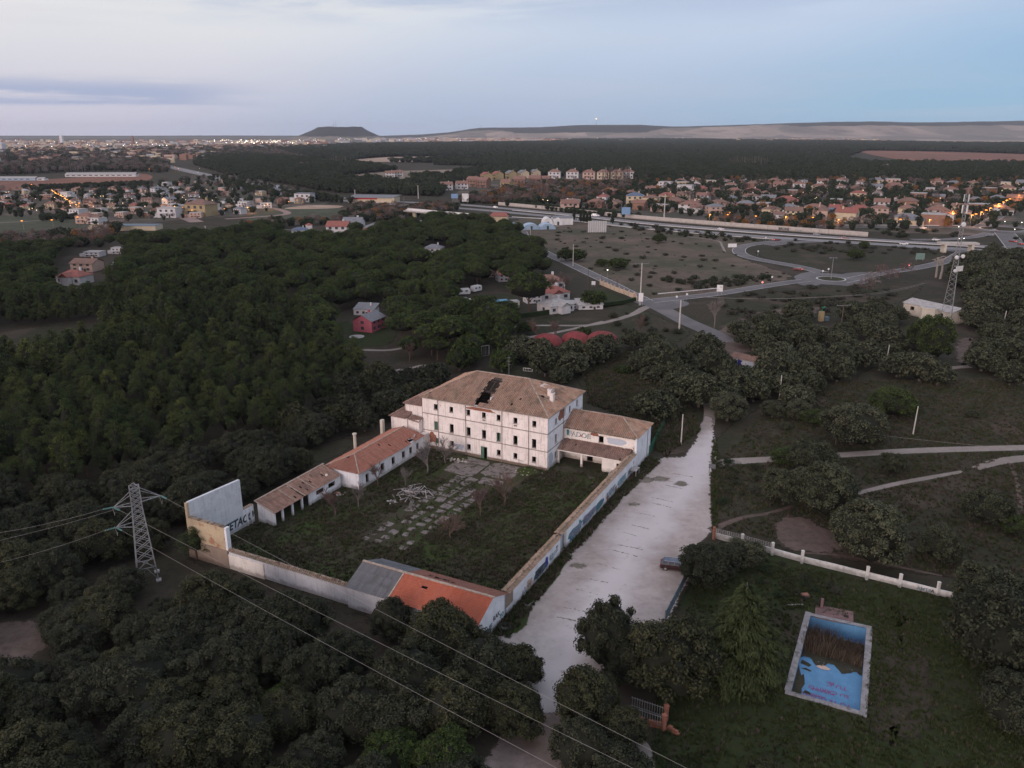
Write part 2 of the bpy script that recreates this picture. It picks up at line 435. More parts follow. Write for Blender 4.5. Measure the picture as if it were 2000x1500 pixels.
# mesh building
class MB:
 def __init__(s, mats=()):
  s.v = []; s.f = []; s.mi = []; s.tint = []
  s.cur = 0; s.t = .5
 def poly(s, pts, mi=None):
  b = len(s.v)
  s.v.extend([tuple(p) for p in pts])
  s.f.append(tuple(range(b, b + len(pts))))
  s.mi.append(s.cur if mi is None else mi)
  s.tint.append(s.t)
 def box(s, c, d, rz=0.0, mi=None):
  x, y, z = c; a, b, h = d[0] / 2, d[1] / 2, d[2] / 2
  k, q = math.cos(rz), math.sin(rz)
  P = []
  for dz in (-h, h):
   for dx, dy in ((-a, -b), (a, -b), (a, b), (-a, b)):
    P.append((x + dx * k - dy * q, y + dx * q + dy * k, z + dz))
  b0 = len(s.v); s.v.extend(P)
  for f in ((3, 2, 1, 0), (4, 5, 6, 7), (0, 1, 5, 4), (1, 2, 6, 5), (2, 3, 7, 6), (3, 0, 4, 7)):
   s.f.append(tuple(b0 + i for i in f)); s.mi.append(s.cur if mi is None else mi); s.tint.append(s.t)
 def bx(s, x0, x1, y0, y1, z0, z1, mi=None):
  s.box(((x0 + x1) / 2, (y0 + y1) / 2, (z0 + z1) / 2), (x1 - x0, y1 - y0, z1 - z0), 0, mi)
 def beam(s, p, q, w=.1, h=None, mi=None):
  h = h or w
  p = Vector(p); q = Vector(q); d = (q - p)
  if d.length < 1e-6: return
  d.normalize()
  up = Vector((0, 0, 1)) if abs(d.z) < .95 else Vector((1, 0, 0))
  a = d.cross(up).normalized() * (w / 2); b = a.cross(d).normalized() * (h / 2)
  P = [p - a - b, p + a - b, p + a + b, p - a + b, q - a - b, q + a - b, q + a + b, q - a + b]
  b0 = len(s.v); s.v.extend([tuple(t) for t in P])
  for f in ((3, 2, 1, 0), (4, 5, 6, 7), (0, 1, 5, 4), (1, 2, 6, 5), (2, 3, 7, 6), (3, 0, 4, 7)):
   s.f.append(tuple(b0 + i for i in f)); s.mi.append(s.cur if mi is None else mi); s.tint.append(s.t)
 def tube(s, pts, rad, n=6, cap=True, mi=None):
  pts = [Vector(p) for p in pts]
  if not isinstance(rad, (list, tuple)): rad = [rad] * len(pts)
  b0 = len(s.v)
  for i, p in enumerate(pts):
   d = (pts[min(i + 1, len(pts) - 1)] - pts[max(i - 1, 0)]).normalized()
   up = Vector((0, 0, 1)) if abs(d.z) < .9 else Vector((1, 0, 0))
   a = d.cross(up).normalized(); b = a.cross(d).normalized()
   for k in range(n):
    t = 2 * math.pi * k / n
    s.v.append(tuple(p + (a * math.cos(t) + b * math.sin(t)) * rad[i]))
  for i in range(len(pts) - 1):
   for k in range(n):
    s.f.append((b0 + i * n + k, b0 + i * n + (k + 1) % n, b0 + (i + 1) * n + (k + 1) % n, b0 + (i + 1) * n + k))
    s.mi.append(s.cur if mi is None else mi); s.tint.append(s.t)
  if cap:
   for base, rev in ((b0, True), (b0 + (len(pts) - 1) * n, False)):
    r = list(range(base, base + n))
    s.f.append(tuple(r[::-1] if rev else r)); s.mi.append(s.cur if mi is None else mi); s.tint.append(s.t)
 def lathe(s, c, prof, n=16, mi=None):
  b0 = len(s.v)
  for r, z in prof:
   for k in range(n):
    t = 2 * math.pi * k / n
    s.v.append((c[0] + r * math.cos(t), c[1] + r * math.sin(t), c[2] + z))
  for i in range(len(prof) - 1):
   for k in range(n):
    s.f.append((b0 + i * n + k, b0 + i * n + (k + 1) % n, b0 + (i + 1) * n + (k + 1) % n, b0 + (i + 1) * n + k))
    s.mi.append(s.cur if mi is None else mi); s.tint.append(s.t)
  r = list(range(b0 + (len(prof) - 1) * n, b0 + len(prof) * n))
  s.f.append(tuple(r)); s.mi.append(s.cur if mi is None else mi); s.tint.append(s.t)
 def wall(s, p0, p1, z0, z1, th, holes=(), topf=None, mi=None):
  p0 = Vector((p0[0], p0[1], 0)); p1 = Vector((p1[0], p1[1], 0))
  d = p1 - p0; Lw = d.length; d.normalize(); nl = Vector((-d.y, d.x, 0)) * th
  xs = sorted(set([0, Lw] + [h[0] for h in holes] + [h[1] for h in holes]))
  zs = sorted(set([z0, z1] + [h[2] for h in holes] + [h[3] for h in holes]))
  tf = topf or (lambda a: z1)
  def P(a, z, k):
   if abs(z - z1) < 1e-6: z = tf(a)
   q = p0 + d * a + nl * k
   return (q.x, q.y, z)
  for i in range(len(xs) - 1):
   for j in range(len(zs) - 1):
    xm = (xs[i] + xs[i + 1]) / 2; zm = (zs[j] + zs[j + 1]) / 2
    if any(h[0] < xm < h[1] and h[2] < zm < h[3] for h in holes): continue
    a0, a1, b0, b1 = xs[i], xs[i + 1], zs[j], zs[j + 1]
    s.poly([P(a0, b0, 0), P(a1, b0, 0), P(a1, b1, 0), P(a0, b1, 0)], mi)
    s.poly([P(a1, b0, 1), P(a0, b0, 1), P(a0, b1, 1), P(a1, b1, 1)], mi)
  for h in holes:
   a0, a1, b0, b1 = h
   s.poly([P(a0, b0, 0), P(a0, b0, 1), P(a0, b1, 1), P(a0, b1, 0)][::-1], mi)
   s.poly([P(a1, b0, 0), P(a1, b0, 1), P(a1, b1, 1), P(a1, b1, 0)], mi)
   s.poly([P(a0, b1, 0), P(a0, b1, 1), P(a1, b1, 1), P(a1, b1, 0)][::-1], mi)
   if b0 > z0 + .01: s.poly([P(a0, b0, 0), P(a0, b0, 1), P(a1, b0, 1), P(a1, b0, 0)], mi)
  s.poly([P(0, z0, 0), P(0, z1, 0), P(0, z1, 1), P(0, z0, 1)], mi)
  s.poly([P(Lw, z0, 0), P(Lw, z0, 1), P(Lw, z1, 1), P(Lw, z1, 0)], mi)
  n = max(1, int(Lw / 2)) if topf else 1
  for i in range(n):
   a, b = Lw * i / n, Lw * (i + 1) / n
   s.poly([P(a, z1, 0), P(b, z1, 0), P(b, z1, 1), P(a, z1, 1)], mi)
 def mesh(s, name, mats, org=(0, 0), tint=False):
  me = bpy.data.meshes.new(name)
  ox, oy = org
  me.from_pydata([(x - ox, y - oy, z) for x, y, z in s.v], [], s.f)
  for m in mats: me.materials.append(MATS[m])
  if len(mats) > 1: me.polygons.foreach_set('material_index', s.mi)
  if tint:
   a = me.attributes.new('tint', 'FLOAT', 'FACE')
   a.data.foreach_set('value', s.tint)
  me.update()
  return me
def tag(o, label=None, cat=None, group=None, kind=None):
 if label: o['label'] = label
 if cat: o['category'] = cat
 if group: o['group'] = group
 if kind: o['kind'] = kind
 return o
ORG = {}
def thing(name, label, cat, loc=(0, 0, 0), rz=0., group=None):
 o = bpy.data.objects.new(name, None)
 COL.objects.link(o)
 o.empty_display_size = .3
 o.location = loc if len(loc) == 3 else (loc[0], loc[1], 0)
 o.rotation_euler = (0, 0, rz)
 ORG[o.name] = (0, 0)
 return tag(o, label, cat, group)
def cthing(name, label, cat, u, v, group=None):
 x, y = W(u, v)
 o = thing(name, label, cat, (x, y, 0), CROT, group)
 ORG[o.name] = (u, v)
 return o
def link(name, me, parent=None, kind=None):
 o = bpy.data.objects.new(name, me)
 COL.objects.link(o)
 if parent is not None: o.parent = parent
 if kind: o['kind'] = kind
 return o
def part(mb, name, mats, parent, tint=False, kind=None, label=None, root=None):
 if isinstance(mats, str): mats = [mats]
 r = root or parent
 while r.name not in ORG: r = r.parent
 o = link(name, mb.mesh(name, mats, ORG[r.name], tint), parent, kind)
 if label: o['label'] = label
 return o
def boxpart(name, m, parent, *a, root=None, label=None):
 b = MB(); b.bx(*a)
 return part(b, name, m, parent, root=root, label=label)
def copy_tree(o, loc=None, rz=None, label=None, group=None, scale=None, parent=None, swap=None):
 c = o.copy()
 COL.objects.link(c)
 if parent is not None: c.parent = parent
 if loc is not None: c.location = loc if len(loc) == 3 else (loc[0], loc[1], 0)
 if rz is not None: c.rotation_euler = (0, 0, rz)
 if scale is not None: c.scale = scale if isinstance(scale, (tuple, list)) else (scale,) * 3
 if label: c['label'] = label
 if group: c['group'] = group
 if swap and c.type == 'MESH':
  for s in c.material_slots:
   if s.material and s.material.name in swap:
    s.link = 'OBJECT'; s.material = MATS[swap[s.material.name]]
 for ch in KIDS.get(o.name, ()):
  copy_tree(ch, parent=c, swap=swap)
 return c
KIDS = {}
def index_kids(o):
 KIDS[o.name] = [c for c in COL.objects if c.parent == o]
 for c in KIDS[o.name]: index_kids(c)
def proto(o):
 ks = [c for c in list(COL.objects)[-400:] if c.parent == o]
 KIDS[o.name] = ks
 for c in ks:
  KIDS[c.name] = [d for d in list(COL.objects)[-400:] if d.parent == c]
 return o
# tiled roofs
def tiles(mb, p_eave, e_dir, s_dir, poly, pitch=.36, course=.6, h=.12, holes=None, miss=0.0, jit=.02, seed=1, tlo=0., thi=1.):
 r = random.Random(seed)
 p = Vector(p_eave); e = Vector(e_dir).normalized(); sd_ = Vector(s_dir).normalized()
 nrm = e.cross(sd_).normalized()
 if nrm.z < 0: nrm = -nrm
 es = [q[0] for q in poly]
 n = int((max(es) - min(es)) / pitch)
 for i in range(n):
  rt_ = r.random(); e0 = min(es) + i * pitch; em = e0 + pitch / 2
  ss_ = []
  for k in range(len(poly)):
   (a, b), (c, d) = poly[k], poly[(k + 1) % len(poly)]
   if (a - em) * (c - em) <= 0 and abs(c - a) > 1e-9:
    ss_.append(b + (d - b) * (em - a) / (c - a))
  if len(ss_) < 2: continue
  s0, s1 = min(ss_), max(ss_)
  m = max(1, int(round((s1 - s0) / course)))
  for j in range(m):
   sa = s0 + (s1 - s0) * j / m; sb = s0 + (s1 - s0) * (j + 1) / m
   if holes and holes(em, (sa + sb) / 2): continue
   if miss and r.random() < miss: continue
   hh = h * r.uniform(.7, 1.2); dx = r.uniform(-jit, jit); lift = r.uniform(.0, .035)
   A = p + e * e0 + nrm * .0; mid = p + e * (e0 + pitch * .67 + dx) + nrm * (hh + lift); B = p + e * (e0 + pitch)
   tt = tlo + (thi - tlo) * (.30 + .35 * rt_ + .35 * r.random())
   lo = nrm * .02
   mb.t = tt * .22; c0 = p + e * (e0 + pitch * .34)  # channels tinted darker: dirt and moss, plus shade between ribs put into colour
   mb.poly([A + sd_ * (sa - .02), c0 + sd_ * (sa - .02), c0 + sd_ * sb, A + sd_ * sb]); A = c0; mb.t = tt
   mb.poly([A + sd_ * (sa - .03) + lo, mid + sd_ * (sa - .03) + lo, mid + sd_ * sb, A + sd_ * sb])
   mb.poly([mid + sd_ * (sa - .03) + lo, B + sd_ * (sa - .03) + lo, B + sd_ * sb, mid + sd_ * sb])
def ridge_line(mb, p, q, w=.26, h=.14, seed=3, step=.42):
 r = random.Random(seed)
 p = Vector(p); q = Vector(q); L = (q - p).length; d = (q - p) / L
 n = max(1, int(L / step))
 for i in range(n):
  a = p + d * (L * i / n); b = p + d * (L * (i + 1) / n + .05)
  a = a + Vector((r.uniform(-.02, .02), r.uniform(-.02, .02), r.uniform(-.01, .03)))
  mb.t = r.random()
  mb.beam(a, b, w * r.uniform(.85, 1.1), h)
def hip_planes(u0, u1, v0, v1, ze, zr, ru, rv0, rv1):
 A, B, C_, D = (u0, v0, ze), (u1, v0, ze), (u1, v1, ze), (u0, v1, ze)
 R0, R1 = (ru, rv0, zr), (ru, rv1, zr)
 return dict(near=[D, A, R0, R1], right=[A, B, R0], far=[B, C_, R1, R0], left=[C_, D, R1])
def tile_poly(mb, P, **k):
 P = [Vector(p) for p in P]
 e = (P[1] - P[0]).normalized()
 nrm = None
 for i in range(2, len(P)):
  c = e.cross(P[i] - P[0])
  if c.length > 1e-3: nrm = c.normalized(); break
 if nrm.z < 0: nrm = -nrm
 s = nrm.cross(e).normalized()
 if s.z < 0: s = -s
 poly = [((p - P[0]).dot(e), (p - P[0]).dot(s)) for p in P]
 tiles(mb, P[0], e, s, poly, **k)
 return P[0], e, s
# windows and doors
def opening_fill(parent, org, d, n, a0, a1, h0, h1, depth=.18, style='frame', root=None, name='window'):
 o = Vector((org[0], org[1], 0)); d = Vector((d[0], d[1], 0)); n = Vector((n[0], n[1], 0))
 def P(a, z, k): q = o + d * a - n * k; return (q.x, q.y, z)
 b = MB(); fw = .07
 k = depth
 b.beam(P(a0 + fw / 2, h0, k), P(a0 + fw / 2, h1, k), fw, .06)
 b.beam(P(a1 - fw / 2, h0, k), P(a1 - fw / 2, h1, k), fw, .06)
 b.beam(P(a0 + fw, h1 - fw / 2, k), P(a1 - fw, h1 - fw / 2, k), .06, fw)
 b.beam(P(a0 + fw, h0 + fw / 2, k), P(a1 - fw, h0 + fw / 2, k), .06, fw)
 if style != 'frame':
  b.beam(P((a0 + a1) / 2, h0 + fw, k), P((a0 + a1) / 2, h1 - fw, k), .05, .05)
 w_ = part(b, name, 'green_paint' if style in ('green', 'shut') else 'frame_wood', parent, root=root)
 s_ = MB()
 s_.beam(P(a0 - .08, h0 - .04, -.05), P(a1 + .08, h0 - .04, -.05), .10, .07)
 part(s_, 'sill', 'trim_grey', w_, root=root)
 if style in ('green', 'shut'):
  for q in (0, 1):
   if style == 'green' and q == 1: continue
   c0, c1 = (a0 + .08, (a0 + a1) / 2 - .03) if q == 0 else ((a0 + a1) / 2 + .03, a1 - .08)
   b2 = MB()
   for z in np.arange(h0 + .1, h1 - .1, .13):
    b2.beam(P(c0, z, k - .05), P(c1, z, k - .05), .03, .10)
   part(b2, 'shutter', 'green_paint', w_, root=root)
 return w_
# flat ground shapes
def smooth(pts, n=6):
 out = []
 P = [Vector(p[:2]).to_3d() for p in pts]
 P = [P[0] * 2 - P[1]] + P + [P[-1] * 2 - P[-2]]
 for i in range(1, len(P) - 2):
  for k in range(n):
   t = k / n
   a, b, c, d = P[i - 1], P[i], P[i + 1], P[i + 2]
   out.append(.5 * ((2 * b) + (c - a) * t + (2 * a - 5 * b + 4 * c - d) * t * t + (3 * b - a - 3 * c + d) * t ** 3))
 out.append(P[-2])
 return [(p.x, p.y) for p in out]
def strip_mesh(pts, width, z, crossing=5, rim=.35):
 n = len(pts)
 wd = width if isinstance(width, (list, tuple, np.ndarray)) else [width] * n
 V_, F_, E_ = [], [], []
 prof = [(-1, 0), (-(1 - rim), 1), (0, 1), (1 - rim, 1), (1, 0)]
 for i, p in enumerate(pts):
  a = Vector(pts[max(i - 1, 0)]); b = Vector(pts[min(i + 1, n - 1)])
  d = (b - a).normalized(); nn = Vector((-d.y, d.x))
  for k, e in prof:
   q = Vector(p) + nn * (k * wd[i] / 2)
   V_.append((q.x, q.y, z)); E_.append(e if 0 < i < n - 1 or rim < .05 else e)
 for i in range(n - 1):
  for k in range(4):
   F_.append((i * 5 + k + 1, i * 5 + k, (i + 1) * 5 + k, (i + 1) * 5 + k + 1))
 return V_, F_, E_
def flat(name, V_, F_, E_, m, parent=None):
 me = bpy.data.meshes.new(name)
 me.from_pydata(V_, [], F_)
 a = me.attributes.new('edge', 'FLOAT', 'POINT')
 a.data.foreach_set('value', [float(e) for e in E_])
 me.materials.append(MATS[m])
 me.update()
 o = link(name, me, parent)
 o['kind'] = 'structure'
 return o
def strip(name, px, width, m, z=.02, world=False, rim=.35, n=6):
 pts = px if world else [G(*p) for p in px]
 if isinstance(width, (list, tuple)):
  xs = np.linspace(0, 1, len(width))
 pts = smooth(pts, n)
 if isinstance(width, (list, tuple)):
  width = list(np.interp(np.linspace(0, 1, len(pts)), xs, width))
 V_, F_, E_ = strip_mesh(pts, width, z, rim=rim)
 return flat(name, V_, F_, E_, m)
from mathutils import geometry as mgeo
def patch(name, px, m, z=.02, rim=2.0, world=False, rounded=True, hole=None):
 pts = px if world else [G(*p) for p in px]
 if rounded:
  q = pts[-2:] + pts + pts[:2]
  sm = smooth(q, 4)
  pts = sm[8:8 + 4 * len(pts)]
 n = len(pts)
 area = sum(pts[i][0] * pts[(i + 1) % n][1] - pts[(i + 1) % n][0] * pts[i][1] for i in range(n))
 if area < 0: pts = pts[::-1]
 inner, outer = [], []
 for i in range(n):
  a = Vector(pts[i - 1]); b = Vector(pts[i]); c = Vector(pts[(i + 1) % n])
  d = ((b - a).normalized() + (c - b).normalized())
  if d.length < 1e-6: d = b - a
  d.normalize(); nn = Vector((-d.y, d.x))
  inner.append(b + nn * rim * .5); outer.append(b - nn * rim * .5)
 V_ = [(p.x, p.y, z) for p in outer] + [(p.x, p.y, z) for p in inner]
 E_ = [0] * n + [1] * n
 F_ = [(i, (i + 1) % n, n + (i + 1) % n, n + i) for i in range(n)]
 loops = [[Vector((p.x, p.y, 0)) for p in inner]]; allp = list(inner)
 if hole:
  hp = [Vector(h) for h in hole]; loops.append([h.to_3d() for h in hp]); allp += hp
  V_ += [(h.x, h.y, z) for h in hp]; E_ += [1] * len(hp)
 tri = mgeo.tessellate_polygon(loops)
 for t in tri:
  a, b, c = [allp[i] for i in t]
  if (b - a).cross(c - a) < 0: t = t[::-1]
  F_.append(tuple(n + i for i in t))
 return flat(name, V_, F_, E_, m)
def disc(name, c, r0, r1, m, z, n=40, rim=0.0, parent=None):
 V_, F_, E_ = [], [], []
 for k in range(n):
  t = 2 * math.pi * k / n
  V_.append((c[0] + r1 * math.cos(t), c[1] + r1 * math.sin(t), z)); E_.append(1)
 if r0 > 0:
  for k in range(n):
   t = 2 * math.pi * k / n
   V_.append((c[0] + r0 * math.cos(t), c[1] + r0 * math.sin(t), z)); E_.append(1)
  F_ = [(k, (k + 1) % n, n + (k + 1) % n, n + k) for k in range(n)]
 else:
  F_ = [tuple(range(n))]
 return flat(name, V_, F_, E_, m, parent)
def inside(x, y, poly):
 c = False
 j = len(poly) - 1
 for i in range(len(poly)):
  xi, yi = poly[i]; xj, yj = poly[j]
  if (yi > y) != (yj > y) and x < (xj - xi) * (y - yi) / (yj - yi) + xi: c = not c
  j = i
 return c
# painted lettering
def letters(parent, body, org, d, up, n, size, m, root=None, bold=.0, name='graffiti', shear=0., off=.012, z=0., sx=1.):
 cu = bpy.data.curves.new('t', 'FONT')
 cu.body = body; cu.size = size; cu.offset = bold; cu.shear = shear
 cu.resolution_u = 3
 tmp = bpy.data.objects.new('t', cu)
 COL.objects.link(tmp)
 dg = bpy.context.evaluated_depsgraph_get()
 me0 = tmp.evaluated_get(dg).to_mesh()
 d = Vector(d).normalized(); up = Vector(up).normalized(); n = Vector(n).normalized(); o = Vector(org)
 V_ = [tuple(o + d * (v.co.x * sx) + up * v.co.y + n * off) for v in me0.vertices]
 F_ = [tuple(p.vertices) for p in me0.polygons]
 tmp.evaluated_get(dg).to_mesh_clear()
 bpy.data.objects.remove(tmp); bpy.data.curves.remove(cu)
 b = MB(); b.v = V_; b.f = F_; b.mi = [0] * len(F_); b.tint = [.5] * len(F_)
 return part(b, name, m, parent, root=root)
def blob(parent, org, d, up, n, w_, h_, m, root=None, off=.006, seed=0, name='graffiti', ns=26, rough=.22):
 r = random.Random(seed)
 d = Vector(d).normalized(); up = Vector(up).normalized(); n = Vector(n).normalized(); o = Vector(org)
 ph = [r.uniform(0, 6.28) for _ in range(4)]
 pts = []
 for k in range(ns):
  t = 2 * math.pi * k / ns
  q = 1 + rough * (math.sin(3 * t + ph[0]) * .5 + math.sin(5 * t + ph[1]) * .4 + math.sin(9 * t + ph[2]) * .3)
  sxp = math.copysign(abs(math.cos(t)) ** .6, math.cos(t)); syp = math.copysign(abs(math.sin(t)) ** .6, math.sin(t))
  pts.append(o + d * (sxp * w_ / 2 * q) + up * (syp * h_ / 2 * q) + n * off)
 b = MB()
 c = o + n * off
 for k in range(ns): b.poly([c, pts[k], pts[(k + 1) % ns]])
 return part(b, name, m, parent, root=root)
# ================================================================== THE SETTING
def structure(name, V_, F_, m):
 me = bpy.data.meshes.new(name)
 me.from_pydata(V_, [], F_)
 me.materials.append(MATS[m]); me.update()
 o = link(name, me); o['kind'] = 'structure'
 return o
R0 = 13500
PQ = [G(1583, 1204), G(1692, 1228), G(1679, 1390), G(1545, 1352)]
p0, p1, p2, p3 = [Vector(q) for q in PQ]
big = [(-R0, -600), (R0, -600), (R0, R0), (-R0, R0)]
Vg = [(x, y, 0) for x, y in big] + [(p3.x, p3.y, 0), (p2.x, p2.y, 0), (p1.x, p1.y, 0), (p0.x, p0.y, 0)]
structure('ground', Vg, [(0, 1, 5, 4), (1, 2, 6, 5), (2, 3, 7, 6), (3, 0, 4, 7)], 'soil_base')
patch('far_plain', [(-2500, 330), (-600, 318), (500, 300), (1000, 296), (2000, 282), (4200, 275), (4200, 268.6), (1000, 267.6), (-2500, 267.6)], 'far_plain', .10, 60, rounded=False)
patch('estate_ground', [(-60, 372), (270, 362), (440, 342), (600, 376), (640, 398), (500, 420), (330, 432), (190, 452), (-60, 470)], 'estate_ground', .05, 10)
patch('estate_ground', [(880, 392), (960, 352), (1240, 350), (1420, 345), (2120, 350), (2120, 442), (1700, 452), (1500, 441), (1180, 420), (1000, 402)], 'estate_ground', .05, 10)
patch('ploughed_field', [(-80, 352), (60, 352), (270, 339), (290, 352), (160, 360), (-80, 377)], 'field_brown', .09, 8)
patch('green_field', [(-80, 428), (150, 422), (175, 440), (100, 460), (-80, 470)], 'field_green', .09, 6)
patch('green_field', [(480, 428), (545, 405), (660, 404), (680, 420), (610, 436), (520, 446), (455, 442)], 'field_green', .09, 6)
patch('bare_field', [(556, 408), (600, 401), (668, 402), (650, 407)], 'field_pale', .11, 4)
patch('grassland', [(-80, 462), (100, 458), (200, 450), (340, 436), (480, 444), (620, 436), (760, 428), (860, 432), (880, 445), (600, 468), (420, 478), (200, 496), (-80, 500)], 'meadow', .06, 12)
patch('wasteland', [(990, 446), (1030, 425), (1120, 432), (1300, 450), (1480, 470), (1436, 486), (1440, 500), (1480, 516), (1545, 540), (1480, 556), (1400, 570), (1270, 584), (1190, 545), (1080, 498)], 'wasteland', .03, 8)
patch('wasteland', [(1500, 485), (1620, 480), (1800, 486), (1870, 495), (1850, 505), (1700, 533), (1640, 532), (1570, 520), (1490, 502), (1478, 492)], 'meadow', .03, 5)
patch('grassland', [(1290, 596), (1400, 585), (1560, 565), (1720, 550), (1800, 560), (1730, 600), (1600, 620), (1480, 650), (1400, 655), (1330, 615)], 'meadow', .03, 5)
patch('grassland', [(1000, 632), (1100, 615), (1180, 590), (1240, 600), (1300, 625), (1350, 650), (1280, 680), (1150, 690), (1000, 690), (960, 660)], 'meadow', .03, 5)
patch('dirt_clearing', [(1400, 650), (1480, 610), (1600, 600), (1560, 630), (1500, 660), (1440, 700), (1400, 690)], 'dirt_pink', .04, 5)
patch('dirt_clearing', [(1690, 300), (1690, 294.5), (1850, 297), (2080, 305), (2080, 321), (1850, 318), (1760, 312)], 'field_brown', .3, 30)
patch('pale_field', [(680, 312), (760, 307), (880, 306), (900, 312), (830, 316), (720, 316)], 'field_pale', .3, 20)
patch('pale_field', [(660, 345), (760, 335), (960, 330), (1020, 331), (900, 340), (780, 350), (690, 352)], 'field_earth', .25, 10)
patch('pale_field', [(1000, 273.2), (1060, 272), (1085, 276), (1000, 279)], 'field_pale', .3, 20)
patch('pale_field', [(1780, 275.8), (1950, 273.5), (2120, 274), (2120, 278), (1780, 278.5)], 'field_pale', .3, 20)
patch('pale_field', [(1400, 323), (1600, 317), (1620, 323), (1500, 330)], 'field_earth', .3, 20)
patch('woodland_floor', [(-700, 610), (0, 480), (420, 466), (900, 440), (1040, 480), (1060, 540), (990, 600), (1000, 680), (900, 740), (760, 800), (640, 880), (500, 960), (360, 1040), (430, 1120), (900, 1260), (1010, 1340), (1000, 1420), (950, 1560), (-100, 1700), (-1200, 1500)], 'soil_wood', .015, 6)
patch('meadow', [(1120, 700), (1300, 690), (1380, 840), (1300, 890), (1280, 850), (1200, 800), (1140, 760)], 'meadow', .018, 4)
patch('meadow', [(1400, 860), (1480, 800), (1640, 770), (1700, 720), (1850, 700), (2100, 740), (2200, 900), (2100, 1100), (1880, 1130), (1600, 1080), (1410, 1030), (1395, 930)], 'meadow', .018, 4)
patch('lawn', [(1350, 1140), (1410, 1060), (1560, 1085), (1860, 1155), (2050, 1180), (2300, 1500), (1800, 1620), (1320, 1560), (1280, 1400), (1300, 1260)], 'lawn', .02, 2, hole=PQ)
patch('bare_soil', [(1725, 1210), (1760, 1190), (1800, 1260), (1820, 1420), (1715, 1440), (1722, 1300)], 'soil_wood', .026, 5)
cy = [W(-54, -14.4), W(-54, 28), W(-54, 34.8), W(-41, 34.8), W(-24, 34), W(-2, 34), W(8, 30), W(8, -14.4)]
patch('courtyard_grass', cy, 'court_grass', .024, .8, world=True, rounded=False)
patch('green_grass', [W(-8, 1), W(-3, -2), W(1, -6), W(1, -12), W(-6, -13), W(-14, -10), W(-16, -4), W(-12, 1)], 'verge_weeds', .030, 3, world=True)
lot = [(986, 1202), (1010, 1168), (1075, 1095), (1140, 1030), (1200, 970), (1262, 905), (1300, 894), (1336, 893), (1360, 862), (1366, 832), (1378, 812),
 (1390, 816), (1393, 845), (1397, 880), (1397, 905), (1387, 930), (1388, 980), (1390, 1035), (1376, 1052), (1350, 1074), (1346, 1125), (1300, 1218),
 (1240, 1275), (1170, 1310), (1150, 1345), (1125, 1385), (1060, 1392), (1010, 1380), (1000, 1330), (985, 1270), (965, 1238)]
patch('gravel_car_park', lot, 'gravel_lot', .034, 1.7, rounded=False)
patch('exit_track', [(1125, 1350), (1115, 1420), (1118, 1500), (1130, 1620), (880, 1620), (940, 1500), (985, 1430), (1005, 1350)], 'exit_dirt', .028, 1.6, rounded=False)
strip('gravel_track', [(1384, 830), (1386, 800), (1378, 770), (1350, 735), (1320, 700), (1300, 668)], 3.2, 'track_pale', .030)
strip('gravel_path', [(1392, 908), (1440, 901), (1510, 897), (1640, 889), (1720, 884), (1800, 880), (1900, 877), (2060, 873)], [4.2, 3.4, 3, 3.2, 3.4, 3.4], 'track_pale', .038)
strip('gravel_path', [(1640, 973), (1700, 957), (1760, 943), (1820, 932), (1880, 921)], [1.2, 1.6, 1.7, 1.2], 'track_pale', .030)
strip('gravel_path', [(1905, 915), (1960, 900), (2060, 890)], [2, 3.4, 3.6], 'track_pale', .030)
strip('footpath', [(1388, 1036), (1420, 1022), (1455, 1010), (1500, 1003), (1550, 988)], [2, 1.3, 1.1, 1.0], 'dirt_pink', .036)
strip('footpath', [(1975, 905), (1990, 960), (1995, 1030)], [1, 1, .8], 'dirt_pink', .030)
strip('footpath', [(1570, 1080), (1640, 1085), (1720, 1100), (1840, 1125)], .6, 'dirt_pink', .032)
patch('dirt_clearing', [(1515, 1020), (1560, 1008), (1610, 1030), (1650, 1060), (1620, 1080), (1560, 1075), (1520, 1055)], 'dirt_pink', .034, 3)
patch('dirt_clearing', [(1872, 665), (1905, 662), (1908, 700), (1880, 716), (1870, 700)], 'dirt_pink', .034, 4)
strip('gravel_path', [(1838, 722), (1865, 718), (1895, 716)], 3, 'track_pale', .036)
patch('dirt_clearing', [(-40, 1230), (30, 1212), (90, 1222), (100, 1250), (50, 1290), (-40, 1310)], 'dirt_pink', .034, 2.5)
patch('dirt_clearing', [(722, 715), (770, 722), (830, 712), (845, 722), (790, 742), (735, 738)], 'track_pale', .034, 3)
patch('clearing_grass', [(600, 880), (660, 858), (700, 862), (650, 892), (600, 905)], 'meadow', .034, 2)
patch('clearing_floor', [(-40, 660), (60, 640), (190, 632), (200, 655), (110, 680), (-40, 700)], 'meadow', .03, 4)
strip('gravel_track', [(-30, 686), (20, 683), (80, 678)], 3, 'track_pale', .04)
strip('footpath', [(640, 672), (660, 680), (700, 683), (760, 684), (800, 676)], 2.2, 'track_pale', .04)
patch('villa_lawn', [(640, 640), (700, 625), (770, 640), (760, 672), (690, 676), (650, 668)], 'lawn', .03, 2)
patch('villa_lawn', [(1145, 575), (1170, 565), (1230, 590), (1160, 600)], 'lawn', .03, 2)
patch('camp_floor', [(880, 585), (1000, 575), (1010, 600), (900, 610)], 'meadow', .03, 3)
strip('footpath', [(1240, 1440), (1262, 1470), (1268, 1540)], 1.6, 'track_pale', .036)
wd = [W(u, -14.9) for u in (-51, -40, -30, -20, -10, 0, 10)]
for k, (u0, u1, o_) in enumerate([(-51, -43, 3.4), (-43, -28, 2.4), (-26, -14, 1.8), (-14, -2, 2.2), (-2, 8, 2.6), (8, 16, 3.0)]):
 patch('weeds', [W(u0, -14.6), W(u0 + 1, -14.9 - o_ * .8), W((u0 + u1) / 2, -14.9 - o_), W(u1 - 1, -14.9 - o_ * .6), W(u1, -14.6)], 'verge_weeds', .040, 1.2, world=True)
rs = random.Random(5)
